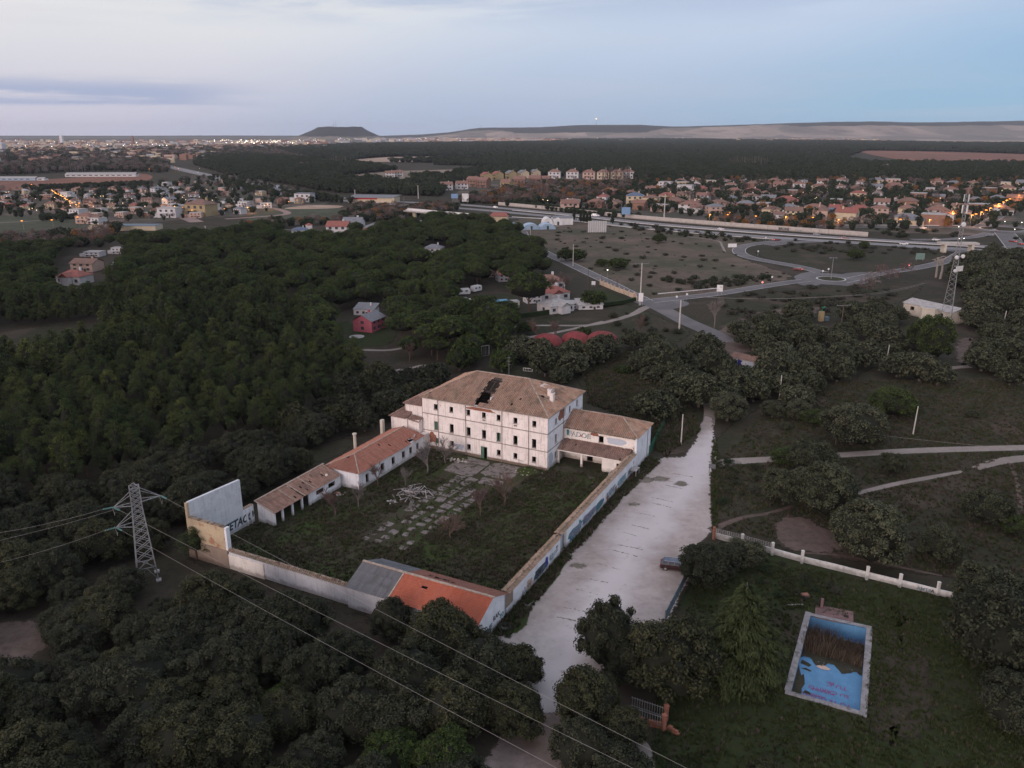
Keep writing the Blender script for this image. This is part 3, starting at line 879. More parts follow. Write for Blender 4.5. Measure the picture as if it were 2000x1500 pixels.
for i in range(15):
 u = -44 + i * 3.9 + rs.uniform(-1.2, 1.2)
 v = -20.5 - rs.uniform(0, 1.0) - i * .06
 a, b = W(u, v), W(u + rs.uniform(-.4, .4), v - rs.uniform(2.5, 4.2))
 so_ = strip('parking_scuff', [a, ((a[0] + b[0]) / 2 + .1, (a[1] + b[1]) / 2), b], rs.uniform(.35, .75), 'scuff', .042, world=True, rim=.9)
 ea = so_.data.attributes['edge']; q_ = rs.uniform(.42, .60); ea.data.foreach_set('value', [v.value * q_ for v in ea.data])
for k, (o1, o2, wd_) in ():
 strip('worn_gravel', [W(-66, o1 - 1.5), W(-45, o1 + .8 * math.sin(k)), W(-20, (o1 + o2) / 2 + math.sin(k * 2)), W(4, o2), W(22, o2 - 3 + k * .4)], wd_, 'gravel_worn', .038, world=True, rim=.8)
for (x, y, r_) in ((1253, 938, 2.2), (1290, 935, 1.6), (1130, 1105, 1.2), (1330, 945, 1.4), (1240, 985, 1.0)):
 c = G(x, y); rr = random.Random(x)
 patch('bare_spot', [(c[0] + r_ * rr.uniform(.6, 1.2) * math.cos(t), c[1] + r_ * rr.uniform(.4, .9) * math.sin(t)) for t in np.linspace(0, 6.28, 9)[:-1]], 'scuff', .042, .9, world=True)
# roads
AS = 'asphalt'
m_ = ground_mat('road_asphalt', (.155, .15, .155), (.125, .12, .122), (.17, .16, .16), .08, False, bump=0, fine=1.5, mott=.2)
m_ = ground_mat('motorway_asphalt', (.24, .235, .24), (.20, .195, .20), None, .02, False, bump=0, fine=.4, mott=.2)
m_ = ground_mat('paint', (.60, .60, .60), (.45, .45, .45), None, .3, False, bump=0, fine=1.5, mott=.2)
def road(name, px, w_, m='road_asphalt', z=.05, edge=True, centre=False, world=False, n=6):
 o = strip(name, px, w_, m, z, world=world, rim=.001, n=n)
 pts = px if world else [G(*p) for p in px]
 pts = smooth(pts, n)
 lw = .25
 def off(k):
  out = []
  for i, p in enumerate(pts):
   a = Vector(pts[max(i - 1, 0)]); b = Vector(pts[min(i + 1, len(pts) - 1)])
   d = (b - a).normalized()
   out.append((p[0] - d.y * k, p[1] + d.x * k))
  return out
 ks = ([w_ / 2 - .35, -w_ / 2 + .35] if edge else []) + ([0] if centre else [])
 for k in ks:
  V_, F_, E_ = strip_mesh(off(k), lw, z + .02, rim=.01)
  flat('road_marking', V_, F_, E_, 'paint')
 return o
road('road', [(1262, 588), (1225, 570), (1190, 552), (1150, 533), (1110, 514), (1072, 497), (1050, 484), (1030, 470), (1020, 452)], 6.4)
road('road', [(1268, 589), (1300, 585), (1340, 581), (1400, 574), (1480, 561), (1545, 551), (1575, 548)], 6.6)
road('road', [(1270, 592), (1300, 607), (1340, 628), (1385, 648), (1420, 668)], 7.2, edge=False)
patch('road_junction', [(1245, 582), (1275, 586), (1320, 585), (1345, 594), (1310, 604), (1275, 600), (1240, 590)], 'road_asphalt', .062, .5)
strip('gravel_track', [(1278, 596), (1258, 602), (1240, 612), (1205, 624), (1160, 634), (1122, 636), (1047, 636), (990, 641)], [4.5, 4, 3.4, 3, 2.6, 2.4, 2.4], 'track_pale', .045)
strip('gravel_track', [(1180, 628), (1122, 642), (1062, 654), (1002, 664), (960, 672)], [2.4, 2.4, 2.6, 2.8], 'track_pale', .05)
rc = G(1623, 545)
disc('roundabout', rc, 0, 15.5, 'road_asphalt', .068)
disc('roundabout_kerb', rc, 5.6, 6.3, 'paint', .12)
disc('roundabout_island', rc, 0, 5.6, 'court_grass', .16)
road('road', [(1604, 532), (1560, 521), (1510, 512), (1465, 503), (1444, 493), (1450, 482), (1486, 475), (1530, 470), (1560, 466)], 7.5, z=.056)
road('road', [(1640, 551), (1668, 545), (1720, 534), (1780, 525), (1830, 515), (1860, 505), (1880, 493)], 7.0, z=.059)
patch('road_mouth', [(1560, 536), (1600, 532), (1600, 556), (1560, 555)], 'road_asphalt', .064, .5)
patch('road_mouth', [(1645, 536), (1690, 532), (1700, 540), (1672, 556), (1640, 556)], 'road_asphalt', .064, .5)
far_c = [(250, 306), (330, 324), (420, 344), (520, 366), (640, 384), (780, 394), (900, 400), (1000, 408.5), (1125, 420), (1250, 434), (1400, 447), (1520, 456), (1700, 468), (1850, 477), (2000, 486), (2200, 496)]
near_c = [(250, 308.5), (330, 327), (420, 347.5), (520, 370.5), (640, 389), (780, 400), (900, 407), (1000, 415.5), (1125, 428), (1250, 442.5), (1400, 455.5), (1520, 464.5), (1700, 476), (1850, 485), (2000, 494.5), (2200, 505)]
road('motorway', far_c, 10.5, 'motorway_asphalt', .07, n=5)
road('motorway', near_c, 10.5, 'motorway_asphalt', .07, n=5)
road('slip_road', [(1500, 479), (1560, 473), (1640, 472), (1740, 479), (1840, 488), (1960, 497), (2100, 507)], 6.5, z=.066)
road('road', [(880, 425), (960, 425.5), (1050, 426), (1130, 431), (1180, 436), (1240, 445)], 6, 'motorway_asphalt', .062)
road('road', [(1560, 444), (1640, 443.5), (1760, 443.5), (1880, 444.5), (1930, 446)], 7, z=.064)
rc2 = G(1958, 447)
disc('roundabout', rc2, 0, 24, 'road_asphalt', .075, n=48)
disc('roundabout_kerb', rc2, 13, 14, 'paint', .11, n=48)
disc('roundabout_island', rc2, 0, 13, 'meadow', .14, n=48)
road('road', [(1915, 444), (1945, 425), (1975, 407), (2005, 390), (2060, 365)], 9, z=.066)
road('road', [(1935, 455), (1900, 463), (1840, 468), (1780, 468)], 7, z=.066)
road('road', [(1962, 455), (1975, 470), (1990, 490), (1985, 505)], 12, z=.078)
road('road', [(700, 452), (790, 436), (860, 428), (930, 425)], 7, 'motorway_asphalt', .062)
strip('gravel_track', [(600, 452), (520, 446), (440, 447), (360, 455), (300, 462)], 2.5, 'track_pale', .10)
strip('gravel_track', [(-40, 438), (60, 432), (140, 427)], 3.5, 'track_pale', .12)
strip('gravel_track', [(1120, 436), (1060, 446), (1000, 452)], 4, 'track_pale', .05)
strip('footpath', [(1340, 462), (1400, 470), (1410, 480), (1416, 492)], 1.6, 'track_pale', .05)
ground_mat('street_pinkish', (.30, .22, .20), (.25, .19, .18), None, .05, False, bump=0, fine=.5)
road('street', [(84, 376), (108, 392), (130, 406), (152, 420)], 11, 'street_pinkish', .12, edge=False)
road('street', [(306, 400), (335, 413), (360, 424), (385, 434)], 10, 'street_pinkish', .12, edge=False)
road('street', [(440, 428), (500, 424), (560, 418), (540, 408), (480, 398)], 6, 'street_pinkish', .12, edge=False)
for yy, x0, x1 in ((372, 1330, 1960), (385, 1240, 1950), (399, 1240, 1930), (413, 1300, 1900), (428, 1420, 1880)):
 road('street', [(x0, yy - 3), ((x0 + x1) / 2, yy - 1), (x1, yy + 2)], 6, 'street_pinkish', .11, edge=False)
# hills at the horizon
def terrain(name, xs, ys, hf, mname):
 V_, F_ = [], []
 for y in ys:
  for x in xs: V_.append((x * y / 7000., y, hf(x, y)))
 nx = len(xs)
 for j in range(len(ys) - 1):
  for i in range(nx - 1): F_.append((j * nx + i, j * nx + i + 1, (j + 1) * nx + i + 1, (j + 1) * nx + i))
 return structure(name, V_, F_, mname)
m, gg, b, out = base_mat('hill_fields')
gm = gg.n('ShaderNodeNewGeometry')
at = gg.n('ShaderNodeAttribute', attribute_name='wood')
pos = gm.outputs['Position']
vv = gg.n('ShaderNodeTexVoronoi'); vv.inputs['Scale'].default_value = .0022
gg.put(vv.inputs['Vector'], gg.mapv(pos, (1, .5, 0)))
fld = gg.mix(gg.ss(gg.noise(gg.mapv(pos, (1, .3, 0)), .0012, 4), .4, .6), (.34, .27, .22), (.20, .165, .135))
sepc = gg.n('ShaderNodeSeparateColor'); gg.put(sepc.inputs[0], vv.outputs['Color'])
fld = gg.mix(gg.m('MULTIPLY', gg.ss(sepc.outputs[0], .35, .6), .75), fld, (.11, .105, .085))
fld = gg.mix(gg.m('MULTIPLY', gg.ss(gg.noise(gg.mapv(pos, (1, .2, 6)), .004, 5, .7), .52, .66), .6), fld, (.07, .065, .055))
wn = gg.noise(pos, .006, 5, .65)
wf = gg.ss(gg.m('ADD', at.outputs['Fac'], gg.m('MULTIPLY', gg.m('SUBTRACT', wn, .5), 1.5)), .42, .58)
gg.put(b.inputs['Base Color'], gg.mix(wf, fld, (.020, .024, .021)))
b.inputs['Roughness'].default_value = 1
def wood_attr(o, f):
 me = o.data
 a = me.attributes.new('wood', 'FLOAT', 'POINT')
 a.data.foreach_set('value', [f(v.co.x, v.co.y, v.co.z) for v in me.vertices])
def fn(x, y, s=0):
 return (math.sin(x * .0031 + s) + math.sin(x * .0071 + y * .002 + 1.3 * s) * .5 + math.sin(y * .006 + x * .0013) * .5) / 2
RX = [720, 820, 880, 905, 930, 960, 1000, 1060, 1130, 1250, 1290, 1330, 1450, 1520, 1600, 1700, 1800, 1900, 2000, 2200, 2600]
RY = [268, 264, 258, 254, 250, 249, 249, 248, 244, 243.5, 246, 247, 243.5, 241, 238.5, 237, 239, 237.5, 235.5, 234, 234]
def plateau(x, y):
 px = 1000 + 1645 * x / 7000.
 ty = np.interp(px, RX, RY)
 ytop = 9300.
 hz = HC + (258 - ty) / 1724 * ytop
 t = (y - 6300) / (ytop - 6300)
 t = min(max(t, 0), 1)
 prof = .30 * t + .70 * (1 / (1 + math.exp(-(t - .74) * 16)))
 if t >= 1: prof = 1.0 + .012 * fn(x * 13, y, 2) + .008 * fn(x * 37, y, 5)
 return max(-1, hz * prof * (1 + .05 * fn(x * 3, y) * (1 - abs(2 * t - 1))) - 1.0)
pl = terrain('plateau_hills', list(np.linspace(-1300, 8200, 150)), list(np.linspace(6300, 9500, 34)) + [12000], plateau, 'hill_fields')
def pl_wood(x, y, z):
 px = 1000 + 1645 * x / y
 ty = np.interp(px, RX, RY); hz = HC + (258 - ty) / 1724 * 9300
 q = z / max(hz, 1)
 thr = np.interp(px, [800, 900, 980, 1010, 1260, 1300, 1520, 1560, 1900, 2000], [.4, .75, .75, .45, .42, .84, .93, .72, .75, .7])
 return .1 + .85 * min(max((q - thr + .06) / .12, 0), 1)
wood_attr(pl, pl_wood)
def mesa(x, y):
 px = 1000 + 1645 * x / 7000.
 r = abs(px - 668) / (108. if px < 668 else 92.)
 ry = abs(y - 7700) / 520.
 d = max(0, 1 - max((r * r + ry * ry) ** .5, 0))
 top = HC + (258 - 248.5) / 1724 * 7700
 k = min(1, d * 1.75) ** 1.25
 return -1 + (top + 1) * k * (1 + .04 * fn(x * 9, y * 4)) + (2 if k > .95 else 0)
ms = terrain('mesa_hill', list(np.linspace(-2150, -950, 90)), list(np.linspace(7050, 8350, 40)), mesa, 'hill_fields')
wood_attr(ms, lambda x, y, z: np.interp(z, [0, 20, 36, 70, 110], [.1, .35, .95, .85, 1.1]) + .12 * fn(x * 7, y * 3))
def rim(x, y):
 return -1 + min(1, (y - 11200) / 900) * (9 + 4 * fn(x * .7, y))
rm = terrain('far_ridge', list(np.linspace(-6500, 8200, 80)), [11200, 11500, 11800, 12100, 12600, 13400], rim, 'hill_fields')
wood_attr(rm, lambda x, y, z: .75)
# the air
hz = MB(); hz.bx(-R0 - 200, R0 + 200, -800, R0 + 200, -3, 185)
m = bpy.data.materials.new('haze_air'); m.use_nodes = True; m.node_tree.nodes.clear()
gg = NG(m.node_tree)
ho = gg.n('ShaderNodeOutputMaterial'); pv = gg.n('ShaderNodeVolumePrincipled')
pv.inputs['Color'].default_value = (.80, .87, 1.0, 1)
pv.inputs['Density'].default_value = 3.4e-5
pv.inputs['Anisotropy'].default_value = 0
m.node_tree.links.new(pv.outputs[0], ho.inputs['Volume'])
MATS['haze_air'] = m
ho_ = part(hz, 'haze', 'haze_air', None, root=cam) if False else link('haze', hz.mesh('haze', ['haze_air']))
ho_['kind'] = 'stuff'
# ================================================================== THE WALLED COMPOUND
# main building
B = cthing('abandoned_building', 'large abandoned white three storey building with a hole in its brown tiled hip roof', 'building', 0, 0)
VW = [24.75, 21.1, 17.2, 13.7, 10.45, 6.8, 2.8]
top_h = [(v - .42, v + .42, 8.55, 9.75) for v in VW]
mid_h = [(v - .45, v + .45, 4.2, 6.05) for v in VW]
gnd_h = [(v - .42, v + .42, 1.25, 2.45) for v in VW if abs(v - 13.7) > .1]
door = (13.0, 14.45, 0.02, 2.55)
low3 = (13.35, 14.05, 7.95, 8.25)
low6 = (6.45, 7.15, 7.95, 8.25)
LV = 27.9
fh = [(LV - b, LV - a, c, d) for a, b, c, d in top_h + mid_h + gnd_h + [door, low3, low6]]
mb = MB(); mb.wall((0, LV), (0, 0), 0, 10.85, .5, fh)
mb2 = mb
part(mb, 'front_wall', 'plaster_main', B)
sides = [(3.4, 4.5, 8.35, 9.5), (14.1, 15.0, 8.8, 10.1), (3.5, 4.5, 4.5, 6.2), (10.3, 11.2, 8.6, 9.9), (7.6, 8.6, 8.4, 10.5), (3.5, 4.5, 1.4, 2.6)]
mb = MB(); mb.wall((.5, 0), (17.1, 0), 0, 10.85, .5, [(a - .5, b - .5, c, d) for a, b, c, d in sides])
part(mb, 'side_wall', 'plaster_wall', B)
mb = MB(); mb.wall((17.1, LV), (.5, LV), 0, 10.85, .5, [(3, 4, 8.4, 9.6), (9, 10, 8.4, 9.6)])
part(mb, 'side_wall', 'plaster_main', B)
mb = MB(); mb.wall((17.6, 0), (17.6, LV), 0, 10.85, .5, [(v - .5, v + .5, z, z + 1.4) for v in (3, 8, 13, 18, 23) for z in (4.4, 8.4)])
part(mb, 'back_wall', 'plaster_main', B)
for z in (3.75, 7.35): boxpart('floor_slab', 'old_floor', B, .52, 17.08, .52, LV - .52, z, z + .25)
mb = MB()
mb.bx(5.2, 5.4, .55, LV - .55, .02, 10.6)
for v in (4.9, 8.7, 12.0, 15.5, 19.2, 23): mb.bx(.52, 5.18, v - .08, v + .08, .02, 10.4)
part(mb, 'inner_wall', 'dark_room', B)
for z in (3.9, 7.5): # string courses
 mb = MB(); mb.bx(-.07, -.003, -.07, LV, z - .10, z + .08); mb.bx(-.07, 17.6, -.07, -.003, z - .10, z + .08)
 part(mb, 'string_course', 'trim_grey', B)
mb = MB(); mb.bx(-.04, -.002, 0, 12.95, 0, .55); mb.bx(-.04, -.002, 14.5, LV, 0, .6); part(mb, 'plinth', 'plaster_mud', B)
for v in (24.2, 17.8, 9.7, 3.95):
 mb = MB(); mb.tube([(-.12, v, .1), (-.12, v, 10.7)], .065, 6); part(mb, 'downpipe', 'trim_grey', B)
mb = MB(); mb.tube([(7.4, -.12, .1), (7.4, -.12, 10.7)], .065, 6); part(mb, 'downpipe', 'trim_grey', B)
mb = MB()
for a, b_ in (((-.32, -.32), (-.32, LV + .3)), ((-.32, -.32), (17.9, -.32))):
 mb.beam((a[0], a[1], 10.85), (b_[0], b_[1], 10.85), .16, .16)
part(mb, 'gutter', 'trim_grey', B)
for i, h in enumerate(top_h):
 st = 'frame'
 opening_fill(B, (0, 0), (0, 1), (-1, 0), *h, style=st)
for i, h in enumerate(mid_h):
 opening_fill(B, (0, 0), (0, 1), (-1, 0), *h, style='shut' if i == 0 else ('green' if i == 4 else 'frame'))
for i, h in enumerate(gnd_h):
 opening_fill(B, (0, 0), (0, 1), (-1, 0), *h, style='shut' if i == 0 else 'frame')
for h in sides[:4] + sides[5:]:
 opening_fill(B, (0, 0), (1, 0), (0, -1), *h)
mb = MB(); mb.beam((.05, 13.06, 0), (.05, 13.06, 2.5), .1); mb.beam((.05, 14.39, 0), (.05, 14.39, 2.5), .1); mb.beam((.05, 13.1, 2.45), (.05, 14.35, 2.45), .1)
D = part(mb, 'door', 'green_paint', B)
mb = MB(); mb.bx(.03, .09, 13.75, 14.33, .04, 2.38); mb.bx(.0, .03, 13.85, 14.22, .3, 1.0); mb.bx(.0, .03, 13.85, 14.22, 1.2, 2.1)
part(mb, 'door_leaf', 'green_paint', D, root=B)
O_ = .42
P_ = hip_planes(-O_, 17.6 + O_, -O_, LV + O_, 10.92, 15.0, 8.8, 8.2, 20.0)
hole = lambda e, s: (.9 < s < 7.9 and 12.1 + .35 * math.sin(s * 2.3) < (e) < 15.2 + .35 * math.sin(s * 3.1)) if True else False
mb = MB()
LVo = LV + O_
def hole_near(e, s):
 v = LVo - e
 r_ = math.sin(s * 3.7) * .22
 return (1.0 < s < 8.2 and 13.35 + r_ < v < 15.95 + max(0, (1.8 - s)) * .25 + r_ * .6) or (.0 < s < 1.0 and 14.9 + r_ < v < 15.6) or (7.4 < s < 8.6 and 13.4 < v < 15.3)
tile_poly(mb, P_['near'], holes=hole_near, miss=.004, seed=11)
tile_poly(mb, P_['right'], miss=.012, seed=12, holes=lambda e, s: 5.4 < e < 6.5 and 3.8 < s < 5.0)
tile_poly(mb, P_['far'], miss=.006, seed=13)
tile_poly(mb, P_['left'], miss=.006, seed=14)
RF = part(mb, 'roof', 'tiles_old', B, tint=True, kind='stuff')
mb = MB()
R0_, R1_ = (8.8, 8.2, 15.05), (8.8, 20.0, 15.05)
ridge_line(mb, R0_, R1_)
for c, r_ in (((-O_, -O_, 10.97), R0_), ((17.6 + O_, -O_, 10.97), R0_), ((-O_, LVo, 10.97), R1_), ((17.6 + O_, LVo, 10.97), R1_)):
 ridge_line(mb, c, r_, seed=int(abs(c[1]) + c[0]))
part(mb, 'ridge_tiles', 'ridge_mortar', B)
sl = 4.08 / 9.22
for v in (13.2, 14.6, 16.05):
 q0 = .3 if v != 14.6 else 3.6; q1 = 8.6 if v != 14.6 else 7.0
 mb = MB(); mb.beam((q0, v, 10.72 + sl * (q0 + .4)), (q1, v, 10.72 + sl * (q1 + .4)), .12, .18)
 part(mb, 'rafter', 'dark_wood', B)
for q in (4.4, 7.2):
 mb = MB(); mb.beam((q, 13.0, 10.60 + sl * q), (q, 16.2, 10.60 + sl * q), .16, .2); part(mb, 'purlin', 'dark_wood', B)
mb = MB(); mb.beam((4.9, 14.6, 7.6), (4.9, 14.6, 12.9), .2); part(mb, 'post', 'bare_wood', B)
boxpart('inner_wall', 'plaster_grey', B, 1.0, 5.1, 12.7, 12.85, 7.7, 11.5)
boxpart('inner_wall', 'plaster_main', B, 1.6, 7.5, 12.95, 13.1, 11.0, 12.4)
for a, b_ in (((1.2, 14, 7.9), (4.6, 15.2, 9.6)), ((2.0, 15.4, 7.8), (4.8, 13.8, 8.3)), ((1.1, 13.6, 8.0), (3.2, 15.6, 10.4))):
 mb = MB(); mb.beam(a, b_, .16); part(mb, 'fallen_beam', 'bare_wood', B)
for k in range(5):
 mb = MB(); v = 13.5 + k * .5; mb.beam((7.0 + .1 * k, v, 14.2), (8.5, v, 14.86), .11, .14); part(mb, 'rafter', 'bare_wood', B)
rp = lambda v: 10.92 + (v + O_) / (8.2 + O_) * 4.08   # height of right hip plane at v
mb = MB()
mb.bx(8.6, 10.3, 3.2, 3.35, rp(3.2) - .2, rp(3.2) + .75)
mb.poly([(8.4, 3.0, rp(3.2) + .70), (10.5, 3.0, rp(3.2) + .70), (10.5, 5.6, rp(5.2) + .35), (8.4, 5.6, rp(5.2) + .35)])
DM = part(mb, 'dormer', 'plaster_wing', B)
mb = MB(); tiles(mb, (8.4, 2.95, rp(3.2) + .76), (1, 0, 0), (0, 1, .17), [(0, 0), (2.1, 0), (2.1, 2.6), (0, 2.6)], seed=9); part(mb, 'roof', 'tiles_old', DM, tint=True, kind='stuff', root=B)
for (u, v, w_, h_) in ((6.2, 1.9, .75, 1.5), (7.3, 2.9, .7, 1.35)):
 mb = MB(); mb.box((u, v, rp(v) + h_ / 2 - .3), (w_, w_, h_ + .6)); mb.box((u, v, rp(v) + h_ + .07), (w_ + .16, w_ + .16, .14))
 CH = part(mb, 'chimney', 'plaster_main', B)
 mb = MB(); mb.box((u, v, rp(v) + h_ + .3), (w_ * .6, w_ * .6, .3)); part(mb, 'chimney_pot', 'trim_grey', CH, root=B)
mb = MB(); mb.tube([(9.3, 12.9, 15.0), (9.3, 12.9, 19.0)], .035, 5)
for z in (17.2, 17.9, 18.6): mb.beam((9.3, 12.4, z), (9.3, 13.4, z), .03)
part(mb, 'aerial', 'steel', B)
letters(B, 'PIPOLA', (-.0, 6.2, 1.0), (0, -1, 0), (0, 0, 1), (-1, 0, 0), .38, 'print_slate', off=.06)
blob(B, (0, 19.4, 1.5), (0, -1, 0), (0, 0, 1), (-1, 0, 0), 2.0, 1.2, 'print_pale', seed=2)
blob(B, (1.6, 0, 1.9), (1, 0, 0), (0, 0, 1), (0, -1, 0), 2.0, 2.6, 'print_pale', seed=4)
# annex on the left end
A = cthing('annex', 'small white two storey annex joined to the left end of the big building', 'building', -1.4, 28)
mb = MB()
mb.wall((-1.4, 34.8), (-1.4, 27.95), 0, 6.1, .35); mb.wall((-1.05, 27.95), (-.06, 27.95), 0, 6.1, .3)
mb.wall((5.8, 34.8), (-1.05, 34.8), 0, 6.1, .35); mb.wall((6.15, 28.5), (6.15, 34.8), 0, 6.1, .35)
part(mb, 'wall', 'plaster_main', A)
mb = MB()
tile_poly(mb, [(-1.75, 35.2, 6.12), (-1.75, 30.6, 6.12), (2.0, 30.6, 7.5), (2.0, 33.2, 7.5)], seed=21)
tile_poly(mb, [(-1.75, 30.6, 6.12), (-1.75, 27.5, 5.75), (-.06, 27.5, 6.3), (-.06, 30.6, 6.75)], seed=22)
tile_poly(mb, [(6.3, 35.2, 6.12), (-1.75, 35.2, 6.12), (2.0, 33.2, 7.5)], seed=23)
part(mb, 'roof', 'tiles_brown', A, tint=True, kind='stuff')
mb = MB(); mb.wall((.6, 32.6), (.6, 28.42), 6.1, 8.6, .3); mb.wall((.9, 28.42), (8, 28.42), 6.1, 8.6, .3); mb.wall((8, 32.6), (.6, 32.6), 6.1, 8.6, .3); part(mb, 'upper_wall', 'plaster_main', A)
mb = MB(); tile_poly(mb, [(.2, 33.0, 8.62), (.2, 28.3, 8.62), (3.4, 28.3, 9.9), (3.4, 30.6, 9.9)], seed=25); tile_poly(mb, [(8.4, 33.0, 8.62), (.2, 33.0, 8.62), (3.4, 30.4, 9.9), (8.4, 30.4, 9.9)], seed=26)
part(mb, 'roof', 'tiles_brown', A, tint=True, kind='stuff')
mb = MB(); mb.tube([(-1.5, 30.7, .2), (-1.5, 30.7, 6)], .05, 5); part(mb, 'downpipe', 'trim_grey', A)
mb = MB(); mb.bx(-1.7, -.06, 26.6, 27.75, 0, 3.4); part(mb, 'lean_to', 'plaster_main', A)
# long low wing with the red roof
Wg = cthing('long_wing', 'long low white wing with red hip roof left of the courtyard', 'building', -23.3, 27)
wh = [(-21.2, -20.2, .6, 2.3), (-16.5, -15.4, 1.05, 2.5), (-12.95, -11.85, 1.0, 2.5), (-9.45, -8.4, 1.0, 2.45), (-6.9, -5.9, 1.0, 2.4), (-4.4, -3.5, 1.0, 2.4)]
mb = MB(); mb.wall((-23.2, 26.8), (-1.75, 26.8), 0, 3.3, .35, [(a + 23.2, b_ + 23.2, c, d) for a, b_, c, d in wh]); part(mb, 'front_wall', 'plaster_wall', Wg)
mb = MB(); mb.wall((-23.2, 34.2), (-23.2, 27.15), 0, 3.3, .35); part(mb, 'end_wall', 'plaster_wall', Wg)
mb = MB(); mb.wall((-1.75, 34.2), (-22.85, 34.2), 0, 3.3, .35); part(mb, 'back_wall', 'plaster_wall', Wg)
mb = MB(); mb.bx(-22.8, -1.9, 29.5, 29.7, .02, 3.2)
for u in (-18, -13.9, -10.4, -7.6): mb.bx(u, u + .12, 27.2, 29.4, .02, 3.2)
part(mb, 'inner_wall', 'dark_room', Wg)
for h in wh: opening_fill(Wg, (0, 26.8), (1, 0), (0, -1), *h)
Q = {'front': [(-23.6, 26.4, 3.32), (-1.8, 26.4, 3.32), (-3.2, 30.5, 5.05), (-19.4, 30.5, 5.05)],
 'near': [(-23.6, 34.6, 3.32), (-23.6, 26.4, 3.32), (-19.4, 30.5, 5.05)],
 'back': [(-1.8, 34.6, 3.32), (-23.6, 34.6, 3.32), (-19.4, 30.5, 5.05), (-3.2, 30.5, 5.05)],
 'far': [(-1.8, 26.4, 3.32), (-1.8, 34.6, 3.32), (-3.2, 30.5, 5.05)]}
mb = MB()
for i, k in enumerate(Q): tile_poly(mb, Q[k], seed=30 + i, miss=.002, holes=(lambda e, s: 16.8 < e < 18.3 and .3 < s < 1.3) if k == 'front' else None)
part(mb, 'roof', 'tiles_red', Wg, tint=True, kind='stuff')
mb = MB(); ridge_line(mb, (-19.4, 30.5, 5.1), (-3.2, 30.5, 5.1), .24)
for c in ((-23.6, 26.4), (-23.6, 34.6)): ridge_line(mb, (c[0], c[1], 3.37), (-19.4, 30.5, 5.1), .2)
part(mb, 'ridge_tiles', 'ridge_mortar', Wg)
mb = MB(); mb.beam((-6.3, 27.4, 3.85), (-5.0, 27.0, 3.75), .22, .08); mb.beam((-4.5, 27.2, 3.8), (-3.6, 27.6, 4.0), .3, .08); part(mb, 'loose_board', 'white_wood', Wg)
mb = MB(); mb.tube([(-13.5, 34.9, 2.6), (-13.5, 34.9, 6.1)], .3, 10); mb.tube([(-13.5, 34.9, 6.12), (-13.5, 34.9, 6.35)], .42, 10); part(mb, 'chimney', 'plaster_cream', Wg)
mb = MB(); mb.box((-4.4, 34.9, 4.6), (.75, .6, 3.2)); part(mb, 'chimney', 'plaster_cream', Wg)
# open-fronted shed
Sh = cthing('open_shed', 'low open fronted shed with brown tiled lean to roof and white pillars', 'shed', -40.7, 31)
mb = MB(); mb.wall((-23.6, 34.3), (-40.7, 34.3), 0, 3.55, .3); part(mb, 'back_wall', 'plaster_wall', Sh)
mb = MB(); mb.wall((-40.7, 34.0), (-40.7, 30.7), 0, 2.3, .25, topf=lambda a: 3.5 - a / 3.3 * 1.2); part(mb, 'end_wall', 'plaster_wall', Sh)
mb = MB(); mb.wall((-32.2, 30.7), (-23.6, 30.7), 0, 2.28, .25, [(1.9, 4.0, 1.05, 1.95), (5.2, 7.1, 1.0, 1.95)]); part(mb, 'front_wall', 'plaster_wall', Sh)
for u in (-38.7, -36.3, -33.9): boxpart('pillar', 'plaster_wall', Sh, u - .16, u + .16, 30.7, 31.0, 0, 2.3)
mb = MB(); mb.beam((-40.6, 30.85, 2.33), (-32.2, 30.85, 2.33), .15, .1); part(mb, 'lintel', 'dark_wood', Sh)
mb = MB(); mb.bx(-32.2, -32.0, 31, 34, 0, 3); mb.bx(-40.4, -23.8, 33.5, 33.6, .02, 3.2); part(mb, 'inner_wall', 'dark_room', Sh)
mb = MB()
tile_poly(mb, [(-41.0, 30.35, 2.42), (-33.5, 30.35, 2.42), (-33.5, 34.5, 3.75), (-41.0, 34.5, 3.75)], seed=41, miss=.01, jit=.05)
tile_poly(mb, [(-33.5, 30.35, 2.46), (-23.5, 30.35, 2.46), (-23.5, 34.5, 3.82), (-33.5, 34.5, 3.82)], seed=42, miss=.02, jit=.06)
part(mb, 'roof', 'tiles_brown', Sh, tint=True, kind='stuff')
mb = MB()
for u in (-41.0, -35.8, -33.5, -30.6): ridge_line(mb, (u, 30.35, 2.52), (u, 34.5, 3.86), .18, .12, seed=int(-u))
ridge_line(mb, (-41, 34.5, 3.84), (-23.5, 34.5, 3.9), .3)
part(mb, 'ridge_tiles', 'ridge_mortar', Sh)
mb = MB(); mb.box((-26.0, 31.8, 3.1), (.35, .3, .35)); part(mb, 'chimney', 'plaster_wing', Sh)
# ball court wall
F_ = cthing('fronton_wall', 'tall white ball court wall with ochre outer side at the left corner of the compound', 'wall', -54, 35)
mb = MB(); mb.wall((-53.6, 35.0), (-43.2, 35.0), 0, 8.6, .45, topf=lambda a: 8.95 - .5 * a / 10.4); part(mb, 'tall_wall', 'plaster_blue', F_)
mb = MB(); mb.wall((-54.0, 35.0), (-54.0, 27.8), 0, 6.6, .4); part(mb, 'ochre_wall', 'plaster_ochre', F_)
mb = MB(); mb.wall((-54.0, 35.45), (-54.0, 35.0), 0, 8.9, .4); part(mb, 'ochre_pier', 'plaster_ochre', F_)
mb = MB(); mb.bx(-53.98, -53.3, 27.35, 27.78, 0, 6.55); part(mb, 'pier', 'plaster_wall', F_)
mb = MB(); mb.bx(-54.25, -53.9999 + .5, 27.3, 35.45, 0, 2.9); part(mb, 'footing_wall', 'plaster_mud', F_)
mb = MB()
